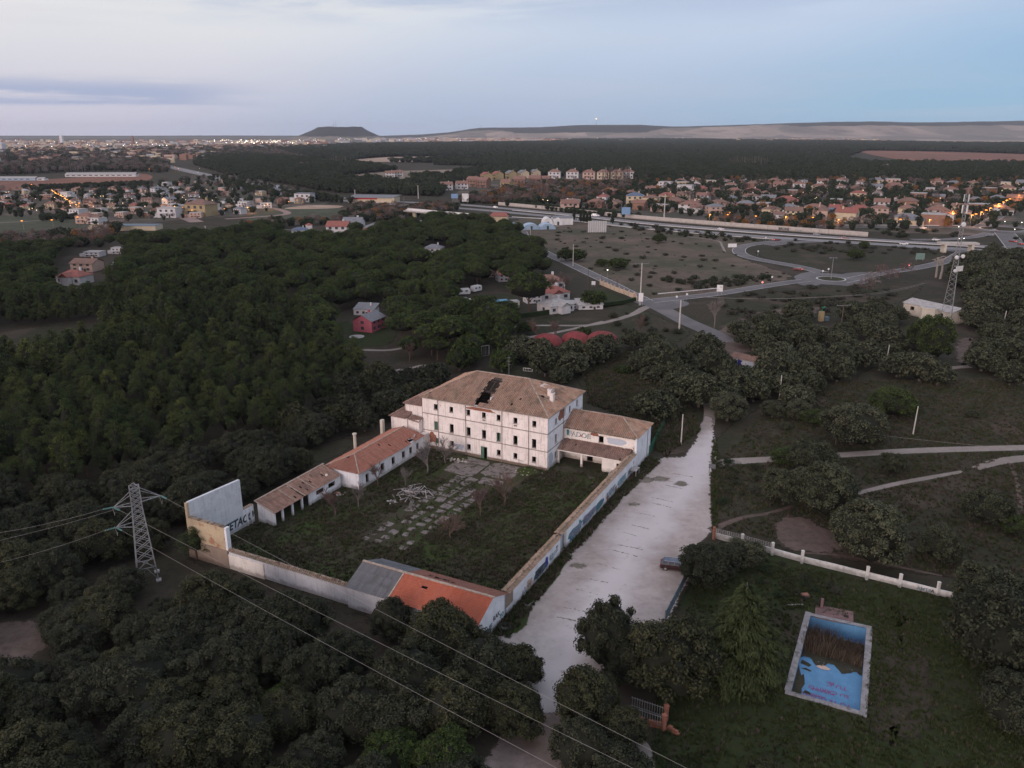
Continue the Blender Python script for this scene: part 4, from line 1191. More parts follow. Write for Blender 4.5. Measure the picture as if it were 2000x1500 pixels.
for i in range(26):
 mb.t = rnd.random(); v = 27.9 + i * .275; mb.box((-53.8, v, 6.66 + rnd.uniform(-.02, .03)), (.62, .25, .13), rnd.uniform(-.1, .1))
part(mb, 'wall_cap', 'tiles_cap', F_, tint=True)
mb = MB(); mb.wall((-43.2, 35.0), (-40.9, 35.0), 0, 3.1, .45); part(mb, 'low_wall', 'plaster_wall', F_)
mb = MB(); tiles(mb, (-43.2, 34.9, 3.12), (1, 0, 0), (0, 1, .1), [(0, 0), (2.3, 0), (2.3, .6), (0, .6)], seed=5); part(mb, 'wall_cap', 'tiles_cap', F_, tint=True)
for u in (-42.6, -41.7): boxpart('buttress', 'plaster_wall', F_, u - .1, u + .1, 34.72, 34.98, 0, 3.0)
dn = (0, -1, 0)
letters(F_, 'ZETACO', (-47.6, 35.0, .75), (1, 0, 0), (0, 0, 1), dn, 1.95, 'print_slate', bold=.07, shear=.25, off=.02, sx=.85)
letters(F_, 'ZETACO', (-47.5, 35.0, .85), (1, 0, 0), (0, 0, 1), dn, 1.7, 'print_black', bold=.02, shear=.3, off=.03, sx=.92)
blob(F_, (-48.2, 35, .7), (1, 0, 0), (0, 0, 1), dn, 1.6, .9, 'print_blue', seed=8)
# perimeter wall facing the camera (left part)
PW = cthing('perimeter_wall', 'pale tile capped wall running from the ball court to the red roofed barn', 'wall', -54, 16)
mb = MB(); mb.wall((-54, 27.3), (-54, 5.3), 0, 2.9, .45); part(mb, 'wall', 'plaster_blue', PW)
mb = MB(); mb.wall((-54.15, 27.3), (-54.15, 20.5), 0, 2.4, .13); part(mb, 'patched_wall', 'plaster_wing', PW)
mb = MB()
tiles(mb, (-54.25, 27.3, 2.92), (0, -1, 0), (1, 0, .45), [(0, 0), (22, 0), (22, .5), (0, .5)], seed=51, miss=.02, jit=.05, course=.25)
tiles(mb, (-53.25, 27.3, 2.92), (0, -1, 0), (-1, 0, .45), [(0, 0), (22, 0), (22, .5), (0, .5)], seed=52, miss=.02, jit=.05, course=.25)
ridge_line(mb, (-53.75, 27.3, 3.2), (-53.75, 5.4, 3.2), .22, .14)
part(mb, 'wall_cap', 'tiles_cap', PW, tint=True, kind='stuff')
# barn, half cement sheet and half orange tiles
Bn = cthing('barn', 'long barn with half grey cement and half orange tiled gable roof', 'barn', -50.5, -5)
mb = MB()
mb.wall((-54.4, 5.2), (-54.4, -15.0), 0, 3.35, .4); part(mb, 'outer_wall', 'plaster_blue', Bn)
mb = MB(); mb.wall((-46.6, -15.0), (-46.6, 5.2), 0, 3.35, .4); part(mb, 'court_wall', 'plaster_grey', Bn)
for v0, th in ((-15.0, .35), (4.85, .35)):
 mb = MB()
 for k, q in ((0, v0), (1, v0 + th)):
  pts = [(-54.4, q, 0), (-46.6, q, 0), (-46.6, q, 3.35), (-50.5, q, 5.0), (-54.4, q, 3.35)]
  mb.poly(pts if k == 0 else pts[::-1])
 part(mb, 'gable_wall', 'plaster_wall', Bn)
hb = lambda e, s: False
SPL = -1.6
mb = MB()
for (ue, ur, sg) in ((-54.75, -50.5, 1), (-46.25, -50.5, -1)):
 e0 = (ue, 5.3, 3.3) if sg > 0 else (ue, SPL, 3.3)
 mb_p = [(ue, 5.3, 3.3), (ue, SPL, 3.3), (ur, SPL, 5.12), (ur, 5.3, 5.12)]
 tile_poly(mb, mb_p, pitch=.2, course=1.6, h=.05, jit=0, seed=60 + sg)
part(mb, 'cement_roof', 'tiles_cement', Bn, tint=True, kind='stuff')
mb = MB()
def holes_far(e, s):
 v = SPL - e
 return ((v + 6.3 + .6 * math.sin(s * 5)) ** 2 / 5.0 + (s - 2.5) ** 2 / .35 < 1 and math.sin(e * 9.1) + math.sin(s * 13 + e * 5) > -.5)
tile_poly(mb, [(-54.75, SPL, 3.3), (-54.75, -15.35, 3.3), (-50.5, -15.35, 5.12), (-50.5, SPL, 5.12)], pitch=.22, course=.38, h=.045, jit=0, seed=62,
  holes=lambda e, s: 3.6 < e < 4.3 and 3.15 < s < 3.5)
part(mb, 'tiled_roof', 'tiles_orange', Bn, tint=True, kind='stuff')
mb = MB()
tile_poly(mb, [(-46.25, SPL, 3.3), (-46.25, -15.35, 3.3), (-50.5, -15.35, 5.12), (-50.5, SPL, 5.12)], pitch=.22, course=.38, h=.045, jit=0, seed=63, holes=holes_far, tlo=.0, thi=.6)
part(mb, 'tiled_roof', 'tiles_red', Bn, tint=True, kind='stuff')
mb = MB(); ridge_line(mb, (-50.5, 5.3, 5.16), (-50.5, -15.35, 5.16), .34, .14); mb.beam((-54.75, SPL, 3.38), (-50.5, SPL, 5.2), .2, .08); part(mb, 'ridge_tiles', 'ridge_mortar', Bn)
for v in np.arange(-14, 5, 1.9):
 mb = MB(); mb.beam((-54.2, v, 3.22), (-50.5, v, 4.85), .12, .16); mb.beam((-46.8, v, 3.22), (-50.5, v, 4.85), .12, .16); part(mb, 'rafter', 'dark_wood', Bn)
letters(Bn, 'SONE', (-53.6, -15, .5), (1, 0, 0), (0, 0, 1), (0, -1, 0), 1.2, 'print_slate', bold=.05, off=.02)
letters(Bn, 'RAK', (-50.3, -15, 1.3), (1, 0, 0), (0, 0, 1), (0, -1, 0), 1.0, 'print_black', bold=.02, off=.02)
letters(Bn, 'so', (-48.4, -15, .7), (1, 0, 0), (0, 0, 1), (0, -1, 0), 1.2, 'print_teal', bold=.03, off=.02)
# long wall beside the car park
Lw = cthing('graffiti_wall', 'long white tile capped wall covered in graffiti beside the gravel car park', 'wall', -15, -15)
mb = MB(); mb.wall((-44.4, -15.0), (-28.3, -15.0), 0, 3.0, .5); part(mb, 'wall', 'plaster_wall', Lw)
mb = MB(); mb.wall((-25.9, -15.0), (8.2, -15.0), 0, 3.35, .5); part(mb, 'wall', 'plaster_wall', Lw)
mb = MB(); mb.wall((-46.6, -14.95), (-44.4, -14.95), 0, 2.7, .4); part(mb, 'stone_wall', 'plaster_mud', Lw)
mb = MB(); mb.wall((-46.5, -15.02), (-43.9, -15.02), 0, 1.05, .06); part(mb, 'painted_foot', 'plaster_blue', Lw)
for (a, b_, zc, sd_) in ((-45.9, -28.0, 3.02, 71), (-28.2, 8.0, 3.37, 73)):
 mb = MB(); Lc = b_ - a
 tiles(mb, (a, -15.18, zc), (1, 0, 0), (0, 1, .3), [(0, 0), (Lc, 0), (Lc, .70), (0, .70)], seed=sd_, miss=.015, jit=.05, course=.26)
 tiles(mb, (b_, -13.82, zc), (-1, 0, 0), (0, -1, .3), [(0, 0), (Lc, 0), (Lc, .70), (0, .70)], seed=sd_ + 1, miss=.015, jit=.05, course=.26)
 ridge_line(mb, (a, -14.5, zc + .27), (b_, -14.5, zc + .27), .24, .14)
 part(mb, 'wall_cap', 'tiles_cap', Lw, tint=True, kind='stuff')
mb = MB(); mb.bx(-28.25, -25.95, -14.42, -14.3, 0, 2.75); GT = part(mb, 'gate', 'print_slate', Lw)
mb = MB(); mb.bx(-28.3, -25.9, -14.5, -14.2, 2.76, 3.34); part(mb, 'lintel', 'plaster_mud', Lw)
mb = MB(); mb.bx(-28.0, -26.2, -14.46, -14.425, .1, 2.6)
for k in range(6): mb.bx(-28.0 + k * .33, -27.9 + k * .33, -14.50, -14.462, .1, 2.6)
part(mb, 'gate_leaf', 'print_pale', GT, root=Lw)
UP = (0, 0, 1)
blobs = [(-22.4, 1.35, 5.6, 2.0, 'print_teal', 1), (-22.2, 1.35, 4.4, 1.5, 'print_lilac', 2), (-20.4, 1.7, .9, 2.1, 'print_teal', 21), (-16.2, 1.45, 6.2, 1.8, 'print_lilac', 3), (-11.4, 1.3, 3.6, 1.6, 'print_slate', 4),
  (-5.6, 1.35, 5.0, 1.7, 'print_pale', 5), (0.2, 1.3, 4.6, 1.7, 'print_pale', 6), (4.5, 1.3, 2.4, 1.2, 'print_lilac', 7),
  (-35.6, 1.2, 4.4, 1.7, 'print_slate', 11), (-33.4, 1.5, 1.1, 1.9, 'print_blue', 12), (-39.3, 1.1, 1.9, 1.7, 'print_peach', 13), (-31.2, 1.5, 2.6, 1.3, 'print_pale', 14)]
for u, z, w_, h_, m_, s_ in blobs: blob(Lw, (u, -15.0, z * .92), (1, 0, 0), UP, (0, -1, 0), w_, h_ * .82, m_, seed=s_, off=.006 + .002 * (s_ % 3))
for txt, u, z, sz, m_, bo, sx in (('SOREK', -24.6, .7, 1.5, 'print_slate', .03, .9), ('MEONAS', -19.2, .75, 1.55, 'print_slate', .05, .85), ('HURTO', -13.3, .75, 1.35, 'print_teal', .04, .8),
       ('PLAENK', -8.1, .75, 1.5, 'print_slate', .03, .8), ('KOREWS', -2.2, .7, 1.5, 'print_teal', .03, .72), ('TIZ', 3.2, .7, 1.0, 'print_slate', .02, 1), ('P', 6.4, 1.7, 1.0, 'print_red', .03, .8), ('r', 5.2, 1.5, .8, 'print_red', .02, 1),
       ('BMC', -37.4, .55, 1.7, 'print_black', .04, .95), ('S', -34.0, .8, 1.7, 'print_blue', .05, .8), ('R2', -32.3, .9, 1.2, 'print_slate', .01, 1), ('Ti', -30.1, 1.2, 1.5, 'print_black', .03, .7),
       ('u3', -41.6, .4, 1.2, 'print_slate', .03, .9), ('os', -39.9, .6, 1.2, 'print_black', .01, .9)):
 letters(Lw, txt, (u, -15.0, z), (1, 0, 0), UP, (0, -1, 0), sz, m_, bold=bo, off=.016, sx=sx)
for u in (-7.5, -3.2):
 blob(Lw, (u, -15.0, .5), (1, 0, 0), UP, (0, -1, 0), .9, 1.5, 'brick', seed=int(-u * 3), off=.02, name='bare_brick')
mb = MB(); mb.bx(4.4, 6.6, -16.3, -15.02, 1.35, 1.45); mb.bx(4.5, 4.6, -16.25, -16.15, 0, 1.35); mb.bx(6.4, 6.5, -16.25, -16.15, 0, 1.35); part(mb, 'shelf', 'concrete_light', Lw)
# right wing with its porch
Rw = cthing('right_wing', 'white two storey wing with brown hip roof and porch right of the big building', 'building', 8, -7)
mb = MB(); mb.wall((8.0, -.02), (8.0, -14.6), 0, 6.55, .4, [(7.3, 8.3, 4.4, 5.75), (4.9, 5.35, 4.85, 5.35), (5.0, 6.2, 0.02, 2.3)]); part(mb, 'front_wall', 'plaster_wing', Rw)
mb = MB(); mb.wall((8.0, -15.02), (16.9, -15.02), 0, 6.55, .42, [(6.7, 7.2, 3.9, 5.0), (3.1, 3.6, 4.0, 5.3)]); part(mb, 'side_wall', 'plaster_wall', Rw)
mb = MB(); mb.wall((16.9, -14.6), (16.9, -.02), 0, 6.55, .4); part(mb, 'back_wall', 'plaster_wall', Rw)
boxpart('inner_wall', 'dark_room', Rw, 10.5, 10.7, -14.5, -.3, .02, 6.4)
boxpart('floor_slab', 'old_floor', Rw, 8.5, 16.4, -14.5, -.3, 3.3, 3.5)
boxpart('corner_trim', 'trim_grey', Rw, 14.7, 14.9, -15.09, -15.03, 0, 6.5)
opening_fill(Rw, (8.0, 0), (0, 1), (-1, 0), -8.3, -7.3, 4.4, 5.75)
mb = MB()
tile_poly(mb, [(7.6, -.02, 6.58), (7.6, -15.4, 6.58), (12.4, -10.5, 8.75), (12.4, -.02, 8.75)], seed=81)
tile_poly(mb, [(7.6, -15.4, 6.58), (17.3, -15.4, 6.58), (12.4, -10.5, 8.75)], seed=82)
tile_poly(mb, [(17.3, -15.4, 6.58), (17.3, -.02, 6.58), (12.4, -.02, 8.75), (12.4, -10.5, 8.75)], seed=83)
part(mb, 'roof', 'tiles_old', Rw, tint=True, kind='stuff')
mb = MB(); ridge_line(mb, (12.4, -.1, 8.8), (12.4, -10.5, 8.8))
for c in ((7.6, -15.4), (17.3, -15.4)): ridge_line(mb, (c[0], c[1], 6.63), (12.4, -10.5, 8.8))
part(mb, 'ridge_tiles', 'ridge_mortar', Rw)
mb = MB(); r5 = random.Random(4)
for i in range(34):
 mb.t = r5.random(); mb.box((7.62, -.4 - i * .43, 6.42), (.24, .3, .16), r5.uniform(-.4, .4))
part(mb, 'broken_eave', 'tiles_cap', Rw, tint=True)
mb = MB()
tile_poly(mb, [(4.4, -.1, 2.95), (4.4, -14.4, 2.95), (7.98, -14.4, 4.15), (7.98, -.1, 4.15)], seed=84, miss=.03, jit=.06)
PR = part(mb, 'porch_roof', 'tiles_brown', Rw, tint=True, kind='stuff')
boxpart('porch_slab', 'plaster_wing', Rw, 4.38, 4.5, -12.9, -.1, 2.72, 2.93)
mb = MB()
mb.poly([(4.5, -.1, 2.9), (7.97, -.1, 4.05), (7.97, -14.4, 4.05), (4.5, -14.4, 2.9)]); part(mb, 'porch_ceiling', 'dark_wood', Rw)
for v in (-.35, -5.2): boxpart('pillar', 'plaster_wing', Rw, 4.5, 4.85, v - .2, v + .2, 0, 2.75)
mb = MB(); mb.wall((4.55, -9.5), (4.55, -14.4), 0, 2.8, .3, [(2.8, 3.8, 1.2, 2.2)]); mb.wall((4.9, -9.5), (7.9, -9.5), 0, 2.9, .25, [(1.0, 2.0, .02, 2.1)]); part(mb, 'porch_room', 'plaster_wing', Rw)
boxpart('inner_wall', 'dark_room', Rw, 6.0, 6.1, -14.3, -9.8, .02, 2.9)
letters(Rw, 'FADOE', (8.0, -1.0, 4.75), (0, -1, 0), UP, (-1, 0, 0), 1.35, 'print_slate', bold=.075, off=.010, sx=1.08, z=0)
letters(Rw, 'FADOE', (8.0, -1.05, 4.7), (0, -1, 0), UP, (-1, 0, 0), 1.4, 'plaster_wing', bold=.0, off=.016, sx=1.06)
letters(Rw, '+', (8.0, -3.4, 4.75), (0, -1, 0), UP, (-1, 0, 0), .9, 'print_red', bold=.02, off=.022)
blob(Rw, (8.0, -.8, 5.4), (0, -1, 0), UP, (-1, 0, 0), .5, 1.2, 'print_teal', seed=31)
blob(Rw, (8.0, -10.9, 5.15), (0, -1, 0), UP, (-1, 0, 0), 3.9, 1.3, 'print_pale', seed=32, rough=.12)
blob(Rw, (8.0, -6.5, 5.95), (0, -1, 0), UP, (-1, 0, 0), 1.6, .9, 'brick', seed=33, name='bare_brick')
blob(B, (0, 14.4, 10.2), (0, -1, 0), UP, (-1, 0, 0), 6.0, .62, 'brick', seed=34, off=.02, name='bare_brick')
blob(B, (6.4, 0, 9.4), (1, 0, 0), UP, (0, -1, 0), 2.6, 2.0, 'brick', seed=35, off=.02, name='bare_brick')
blob(B, (0, 25.7, 2.4), (0, -1, 0), UP, (-1, 0, 0), 1.6, 2.2, 'brick', seed=36, off=.02, name='bare_brick')
# things in the courtyard
tr = cthing('trough', 'square concrete planter with reddish inside beside the porch', 'planter', 3.2, -12.9)
mb = MB()
for a in ((2.2, 4.4, -11.7, -11.55), (2.2, 4.4, -14.2, -14.05)): mb.bx(a[0], a[1], a[2], a[3], 0, .8)
for a in ((2.2, 2.35), (4.25, 4.4)): mb.bx(a[0], a[1], -14.05, -11.7, 0, .8)
part(mb, 'rim', 'concrete_light', tr)
mb = MB(); mb.bx(2.36, 4.24, -14.04, -11.71, .1, .45); part(mb, 'soil', 'brick', tr)
r6 = random.Random(12)
def slab(u, v, a, b_, rz, z, name='slab', parent=None, m='concrete'):
 mb = MB(); n = 12; top = []
 for k in range(n):
  t = 2 * math.pi * (k + .5) / n
  q = r6.uniform(.86, 1.08)
  x = a / 2 * math.copysign(abs(math.cos(t)) ** .3, math.cos(t)) * q; y = b_ / 2 * math.copysign(abs(math.sin(t)) ** .3, math.sin(t)) * q
  top.append((u + x * math.cos(rz) - y * math.sin(rz), v + x * math.sin(rz) + y * math.cos(rz)))
 tz = [z + r6.uniform(-.02, .03) for _ in top]
 mb.poly([(p[0], p[1], z) for p, q in zip(top, tz)])
 for k in range(n):
  a_, c_ = top[k], top[(k + 1) % n]
  mb.poly([(a_[0], a_[1], 0), (c_[0], c_[1], 0), (c_[0], c_[1], z), (a_[0], a_[1], z)])
 return part(mb, name, m, parent)
pav = cthing('slab_path', 'path of cracked concrete slabs crossing the overgrown courtyard to the door', 'paving', -15, 12)
for (u, v, a, b_) in ((-4.9, 14.9, 8.4, 7.2), (-4.0, 7.5, 7.2, 6.6), (-9.4, 7.0, 2.6, 5.0)): slab(u, v, a, b_, r6.uniform(-.03, .03), .11, parent=pav)
for i in range(15):
 for j in range(4):
  u = -10.2 - i * 1.95; v = 6.3 + j * 2.35 + i * .10
  if i > 8 and r6.random() < .25: continue
  if i < 2 and j == 0 or r6.random() < .10: continue
  k = r6.uniform(.88, 1.06) * (1 if i < 7 else .8)
  slab(u + r6.uniform(-.2, .2), v + r6.uniform(-.2, .2), 1.75 * k * r6.uniform(.7, 1.1), 2.1 * k * r6.uniform(.65, 1.1), r6.uniform(-.2, .2), .075 + r6.uniform(-.01, .03), parent=pav)
tp = cthing('timber_heap', 'heap of bleached roof beams thrown criss cross on the courtyard grass', 'timber heap', -20.3, 16.8)
for i in range(64):
 t = r6.gauss(.9, .8); L = r6.uniform(1.2, 3.3); cu_, cv_ = -20.2 + r6.gauss(0, 1.15), 17.0 + r6.gauss(0, 1.25)
 zc = max(.12, .85 - .26 * ((cu_ + 20.2) ** 2 + (cv_ - 17) ** 2) ** .5 + r6.uniform(-.35, .25))
 tl = r6.uniform(-.18, .18)
 dx, dy = math.cos(t) * L / 2, math.sin(t) * L / 2
 mb = MB(); mb.beam((cu_ - dx, cv_ - dy, max(.08, zc - tl * L / 2)), (cu_ + dx, cv_ + dy, max(.1, zc + tl * L / 2)), r6.uniform(.09, .15), r6.uniform(.08, .14))
 part(mb, 'beam', 'white_wood' if r6.random() < .45 else 'bare_wood', tp)
for i in range(3):
 mb = MB(); mb.beam((-22.4, 15.6 + i * .3, .1 + .05 * i), (-25.3, 14.3 + i * .2, .12), .14); part(mb, 'beam', 'bare_wood', tp)
def rubble(name, label, u, v, n, sx_, sy_, m1, m2, hmax=.5, big=.4):
 t = cthing(name, label, 'rubble', u, v)
 for mm, cnt in ((m1, n * 2 // 3), (m2, n // 3)):
  mb = MB()
  for i in range(cnt):
   x, y = r6.gauss(0, .5) * sx_, r6.gauss(0, .5) * sy_
   q = max(0, 1 - (x / sx_) ** 2 - (y / sy_) ** 2)
   s_ = r6.uniform(.1, big)
   mb.box((u + x, v + y, hmax * q * r6.random() + s_ / 4), (s_, s_ * r6.uniform(.5, 1), s_ * r6.uniform(.3, .8)), r6.uniform(0, 3))
  part(mb, 'debris', mm, t, kind='stuff')
 return t
rubble('rubble_heap', 'spread of pale broken masonry left of the green double door', -3.0, 18.8, 120, 1.6, 2.6, 'plaster_wing', 'concrete_light', .3)
rubble('rubble_heap', 'low heap of masonry and weeds at the near right corner of the big building', -2.2, 3.0, 110, 1.5, 2.2, 'plaster_mud', 'plaster_wing', .7)
rubble('rubble_heap', 'few white rubbish pieces lying just below the timber heap', -24.6, 18.6, 26, .8, 1.1, 'white_wood', 'sheet_white', .2)
rubble('rubble_heap', 'broken tiles and boards below the open end of the tiled shed', -26.6, 29.2, 40, 1.0, 1.0, 'brick', 'white_wood', .3)
def mound(u, v, ru_, rv_, h):
 V_, F_, E_ = [], [], []
 n = 20; rings = 5
 r7 = random.Random(int(u * 10))
 for j in range(rings + 1):
  q = j / rings
  for k in range(n):
   t = 2 * math.pi * k / n
   x, y = W(u + ru_ * q * math.cos(t), v + rv_ * q * math.sin(t))
   V_.append((x, y, .03 + h * (1 - q * q) * r7.uniform(.8, 1.1) if j < rings else .0)); E_.append(1)
 for j in range(rings):
  for k in range(n): F_.append((j * n + k, (j + 1) * n + k, (j + 1) * n + (k + 1) % n, j * n + (k + 1) % n))
 flat('grass_mound', V_, F_, E_, 'court_grass')
mound(-1.9, 3.0, 1.8, 2.6, .9); mound(-2.0, 19.5, 1.9, 3.4, .7); mound(2.6, -3.5, 2.5, 3.6, .35)
ty = thing('tyre', 'old black tyre lying at the corner of the barn on the gravel', 'tyre', G(985, 1228) + (0,), .4)
mb = MB(); prof = [(.62, .05), (.8, .0), (.88, .12), (.88, .30), (.8, .42), (.62, .38), (.5, .30), (.5, .1), (.62, .05)]
mb.lathe((0, 0, 0), prof, 20)
mb.f = mb.f[:-1]; mb.mi = mb.mi[:-1]; mb.tint = mb.tint[:-1]
part(mb, 'tread', 'rubber', ty)
mb = MB(); mb.lathe((0, 0, 0), [(.34, .02), (.36, .14), (.5, .16), (.5, .1)][::1], 16); part(mb, 'litter', 'concrete_light', ty)
# ================================================================== VEGETATION
NR = np.random.default_rng(11)
def np_mesh(name, V_, F_, mats, mi, tint):
 me = bpy.data.meshes.new(name)
 V_ = np.asarray(V_, np.float32); F_ = np.asarray(F_, np.int32)
 me.vertices.add(len(V_)); me.vertices.foreach_set('co', V_.ravel())
 k = F_.shape[1]
 me.loops.add(F_.size); me.loops.foreach_set('vertex_index', F_.ravel())
 me.polygons.add(len(F_)); me.polygons.foreach_set('loop_start', np.arange(0, F_.size, k, dtype=np.int32))
 for m in mats: me.materials.append(MATS[m])
 if len(mats) > 1: me.polygons.foreach_set('material_index', np.asarray(mi, np.int32))
 a = me.attributes.new('tint', 'FLOAT', 'FACE'); a.data.foreach_set('value', np.asarray(tint, np.float32))
 me.update(calc_edges=True)
 me.validate()
 return me
def leaves(puffs, per, size, ns, aspect=.55, spread=.30, drop=0., norm_mix=.55, tri=False, up=.45):
 C_, T_ = [], []
 Vs = []
 for c, r in puffs:
  d = NR.normal(size=(per, 3)); d /= np.linalg.norm(d, axis=1)[:, None]
  d[:, 2] = np.where(d[:, 2] < -.35, -d[:, 2], d[:, 2])
  rad = 1 - spread * NR.random(per) ** 1.5 + .06 * NR.normal(size=per)
  p = np.asarray(c) + d * np.asarray(r) * rad[:, None]
  nrm = d * norm_mix + NR.normal(size=(per, 3)) * (1 - norm_mix) * .8 + np.array([0, 0, up])
  nrm /= np.linalg.norm(nrm, axis=1)[:, None]
  a = np.cross(nrm, NR.normal(size=(per, 3))); a /= np.linalg.norm(a, axis=1)[:, None]
  b = np.cross(nrm, a)
  s = size * (.6 + .8 * NR.random(per))[:, None]
  q = np.stack([p - a * s, p - b * s * aspect, p + a * s * 1.05, p + b * s * aspect], 1)
  Vs.append(q.reshape(-1, 3))
  T_.append(np.clip(NR.normal(.5, .22, per) + .1 * NR.normal(), 0, 1))
 V_ = np.concatenate(Vs)
 F_ = np.arange(len(V_)).reshape(-1, 4)
 return V_, F_, np.concatenate(T_)
def ball(c, r, n=1):
 import bmesh
 bm = bmesh.new(); bmesh.ops.create_icosphere(bm, subdivisions=n, radius=1)
 V_ = np.array([tuple(v.co) for v in bm.verts]); F_ = np.array([[v.index for v in f.verts] for f in bm.faces])
 bm.free()
 V_ = V_ * (1 + .10 * NR.normal(size=(len(V_), 1)))
 return V_ * np.asarray(r) + np.asarray(c), F_
def crown_mesh(name, puffs, per, size, leaf, core, cores, **k):
 V_, F_, T_ = leaves(puffs, per, size, 0, **k)
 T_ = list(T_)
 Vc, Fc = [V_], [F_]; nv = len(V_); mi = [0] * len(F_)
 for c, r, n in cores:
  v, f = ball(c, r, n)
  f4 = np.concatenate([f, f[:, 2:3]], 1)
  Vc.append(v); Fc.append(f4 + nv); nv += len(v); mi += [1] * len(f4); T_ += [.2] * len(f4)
 V_ = np.concatenate(Vc); F4 = np.concatenate(Fc)
 me = bpy.data.meshes.new(name)
 nl = len(F_)
 tri = F4[nl:, :3]
 me.vertices.add(len(V_)); me.vertices.foreach_set('co', V_.astype(np.float32).ravel())
 loops = np.concatenate([F4[:nl].ravel(), tri.ravel()]).astype(np.int32)
 me.loops.add(len(loops)); me.loops.foreach_set('vertex_index', loops)
 starts = np.concatenate([np.arange(nl) * 4, nl * 4 + np.arange(len(tri)) * 3]).astype(np.int32)
 me.polygons.add(len(starts)); me.polygons.foreach_set('loop_start', starts)
 me.materials.append(MATS[leaf]); me.materials.append(MATS[core])
 me.polygons.foreach_set('material_index', np.asarray(mi, np.int32))
 a = me.attributes.new('tint', 'FLOAT', 'FACE'); a.data.foreach_set('value', np.asarray(T_, np.float32))
 me.update(calc_edges=True)
 return me
def dome_puffs(R, H, z0, n, pr, seed=0, low=-.25, squash=.8, jitter=.12, lump=.15):
 r = np.random.default_rng(seed)
 out = []
 ph = r.uniform(0, 6.28, 6)
 for i in range(n):
  z = 1 - (i + .5) / n * (1 - low)
  t = i * 2.39996 + r.normal() * .25
  q = math.sqrt(max(0, 1 - z * z))
  k = 1 + lump * (math.sin(2 * t + ph[0]) * .6 + math.sin(3 * t + ph[1]) * .5 + math.sin(z * 4 + ph[2]) * .4) + jitter * r.normal() * .6
  p = (R * q * math.cos(t) * k, R * q * math.sin(t) * k, z0 + H * z * k)
  s = pr * r.uniform(.7, 1.3)
  out.append((p, (s, s, s * squash)))
 return out
def trunk_mesh(name, h, r, bark, limbs=5, spread=1.8, seed=0, lean=.05, top=.5):
 rr = random.Random(seed); mb = MB()
 p = [(0, 0, -.1)]
 for i in range(1, 6):
  p.append((rr.uniform(-lean, lean) * h * i / 5, rr.uniform(-lean, lean) * h * i / 5, h * i / 5))
 mb.tube(p, [r * (1.25 if i == 0 else 1 - .5 * i / 5) for i in range(6)], 7)
 for k in range(limbs):
  i = 2 + k % 3; b_ = Vector(p[i]); t = 6.28 * k / max(limbs, 1) + rr.uniform(-.4, .4)
  e = b_ + Vector((math.cos(t) * spread, math.sin(t) * spread, spread * rr.uniform(.5, 1.1)))
  m_ = (b_ + e) / 2 + Vector((0, 0, .15 * spread))
  mb.tube([b_, m_, e], [r * .45, r * .3, r * .12], 5)
 return mb.mesh(name, [bark])
VAR = {}          # kind -> list of (crown mesh, trunk mesh, radius)
def add_var(kind, crown, trunk): VAR.setdefault(kind, []).append((crown, trunk))
for s in range(6):   # holm oaks, unit crown radius ~4, height ~6.4
 R = 4.0; n = (56, 66, 50, 70, 60, 54)[s]
 H = (2.9, 3.2, 2.6, 3.4, 2.8, 3.6)[s]; z0 = (2.7, 2.8, 2.5, 3.0, 2.5, 3.2)[s]
 pf = dome_puffs(R * .86, H * .87, z0, n, .86, seed=s + 3, low=-.45, lump=(.09, .16, .1, .2, .12, .15)[s], jitter=.07)
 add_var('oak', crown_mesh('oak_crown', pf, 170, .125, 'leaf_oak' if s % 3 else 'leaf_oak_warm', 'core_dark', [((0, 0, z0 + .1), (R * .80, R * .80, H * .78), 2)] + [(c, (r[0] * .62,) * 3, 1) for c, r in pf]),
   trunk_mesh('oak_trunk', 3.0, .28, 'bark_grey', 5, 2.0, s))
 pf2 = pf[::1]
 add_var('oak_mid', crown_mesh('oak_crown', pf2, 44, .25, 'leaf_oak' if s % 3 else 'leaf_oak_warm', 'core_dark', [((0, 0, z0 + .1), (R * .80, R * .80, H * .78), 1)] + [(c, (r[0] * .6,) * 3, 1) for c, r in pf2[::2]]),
   trunk_mesh('oak_trunk', 3.0, .28, 'bark_grey', 3, 2.0, s))
for s in range(6):
 for src, dst, lf in (('oak', 'oakp', 'leaf_oak_pale_lit'), ('oak_mid', 'oakp_mid', 'leaf_oak_pale_lit'), ('oak', 'green', 'leaf_stone'), ('oak_mid', 'green_mid', 'leaf_stone')):
  c_, t_ = VAR[src][s]; c_ = c_.copy(); c_.materials[0] = MATS[lf]; add_var(dst, c_, t_)
for s in range(5):   # umbrella pines: radius ~4.6, height ~10.5
 R = 4.7; z0 = (6.8, 6.2, 7.4, 5.8, 6.5)[s]; H = (3.1, 3.5, 2.9, 3.9, 3.3)[s]
 pf = dome_puffs(R * .86, H * .85, z0, 52, .86, seed=s + 30, low=-.12, squash=.75, lump=.09, jitter=.07)
 for lod, per, sz in (('stone', 150, .15), ('stone_mid', 46, .30)):
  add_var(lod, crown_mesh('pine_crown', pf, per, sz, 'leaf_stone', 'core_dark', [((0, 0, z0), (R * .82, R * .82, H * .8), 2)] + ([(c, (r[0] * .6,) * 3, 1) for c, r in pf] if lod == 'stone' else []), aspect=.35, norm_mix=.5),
    trunk_mesh('pine_trunk', z0 + .4, .24, 'bark_pine', 7, 2.6, s, .04))
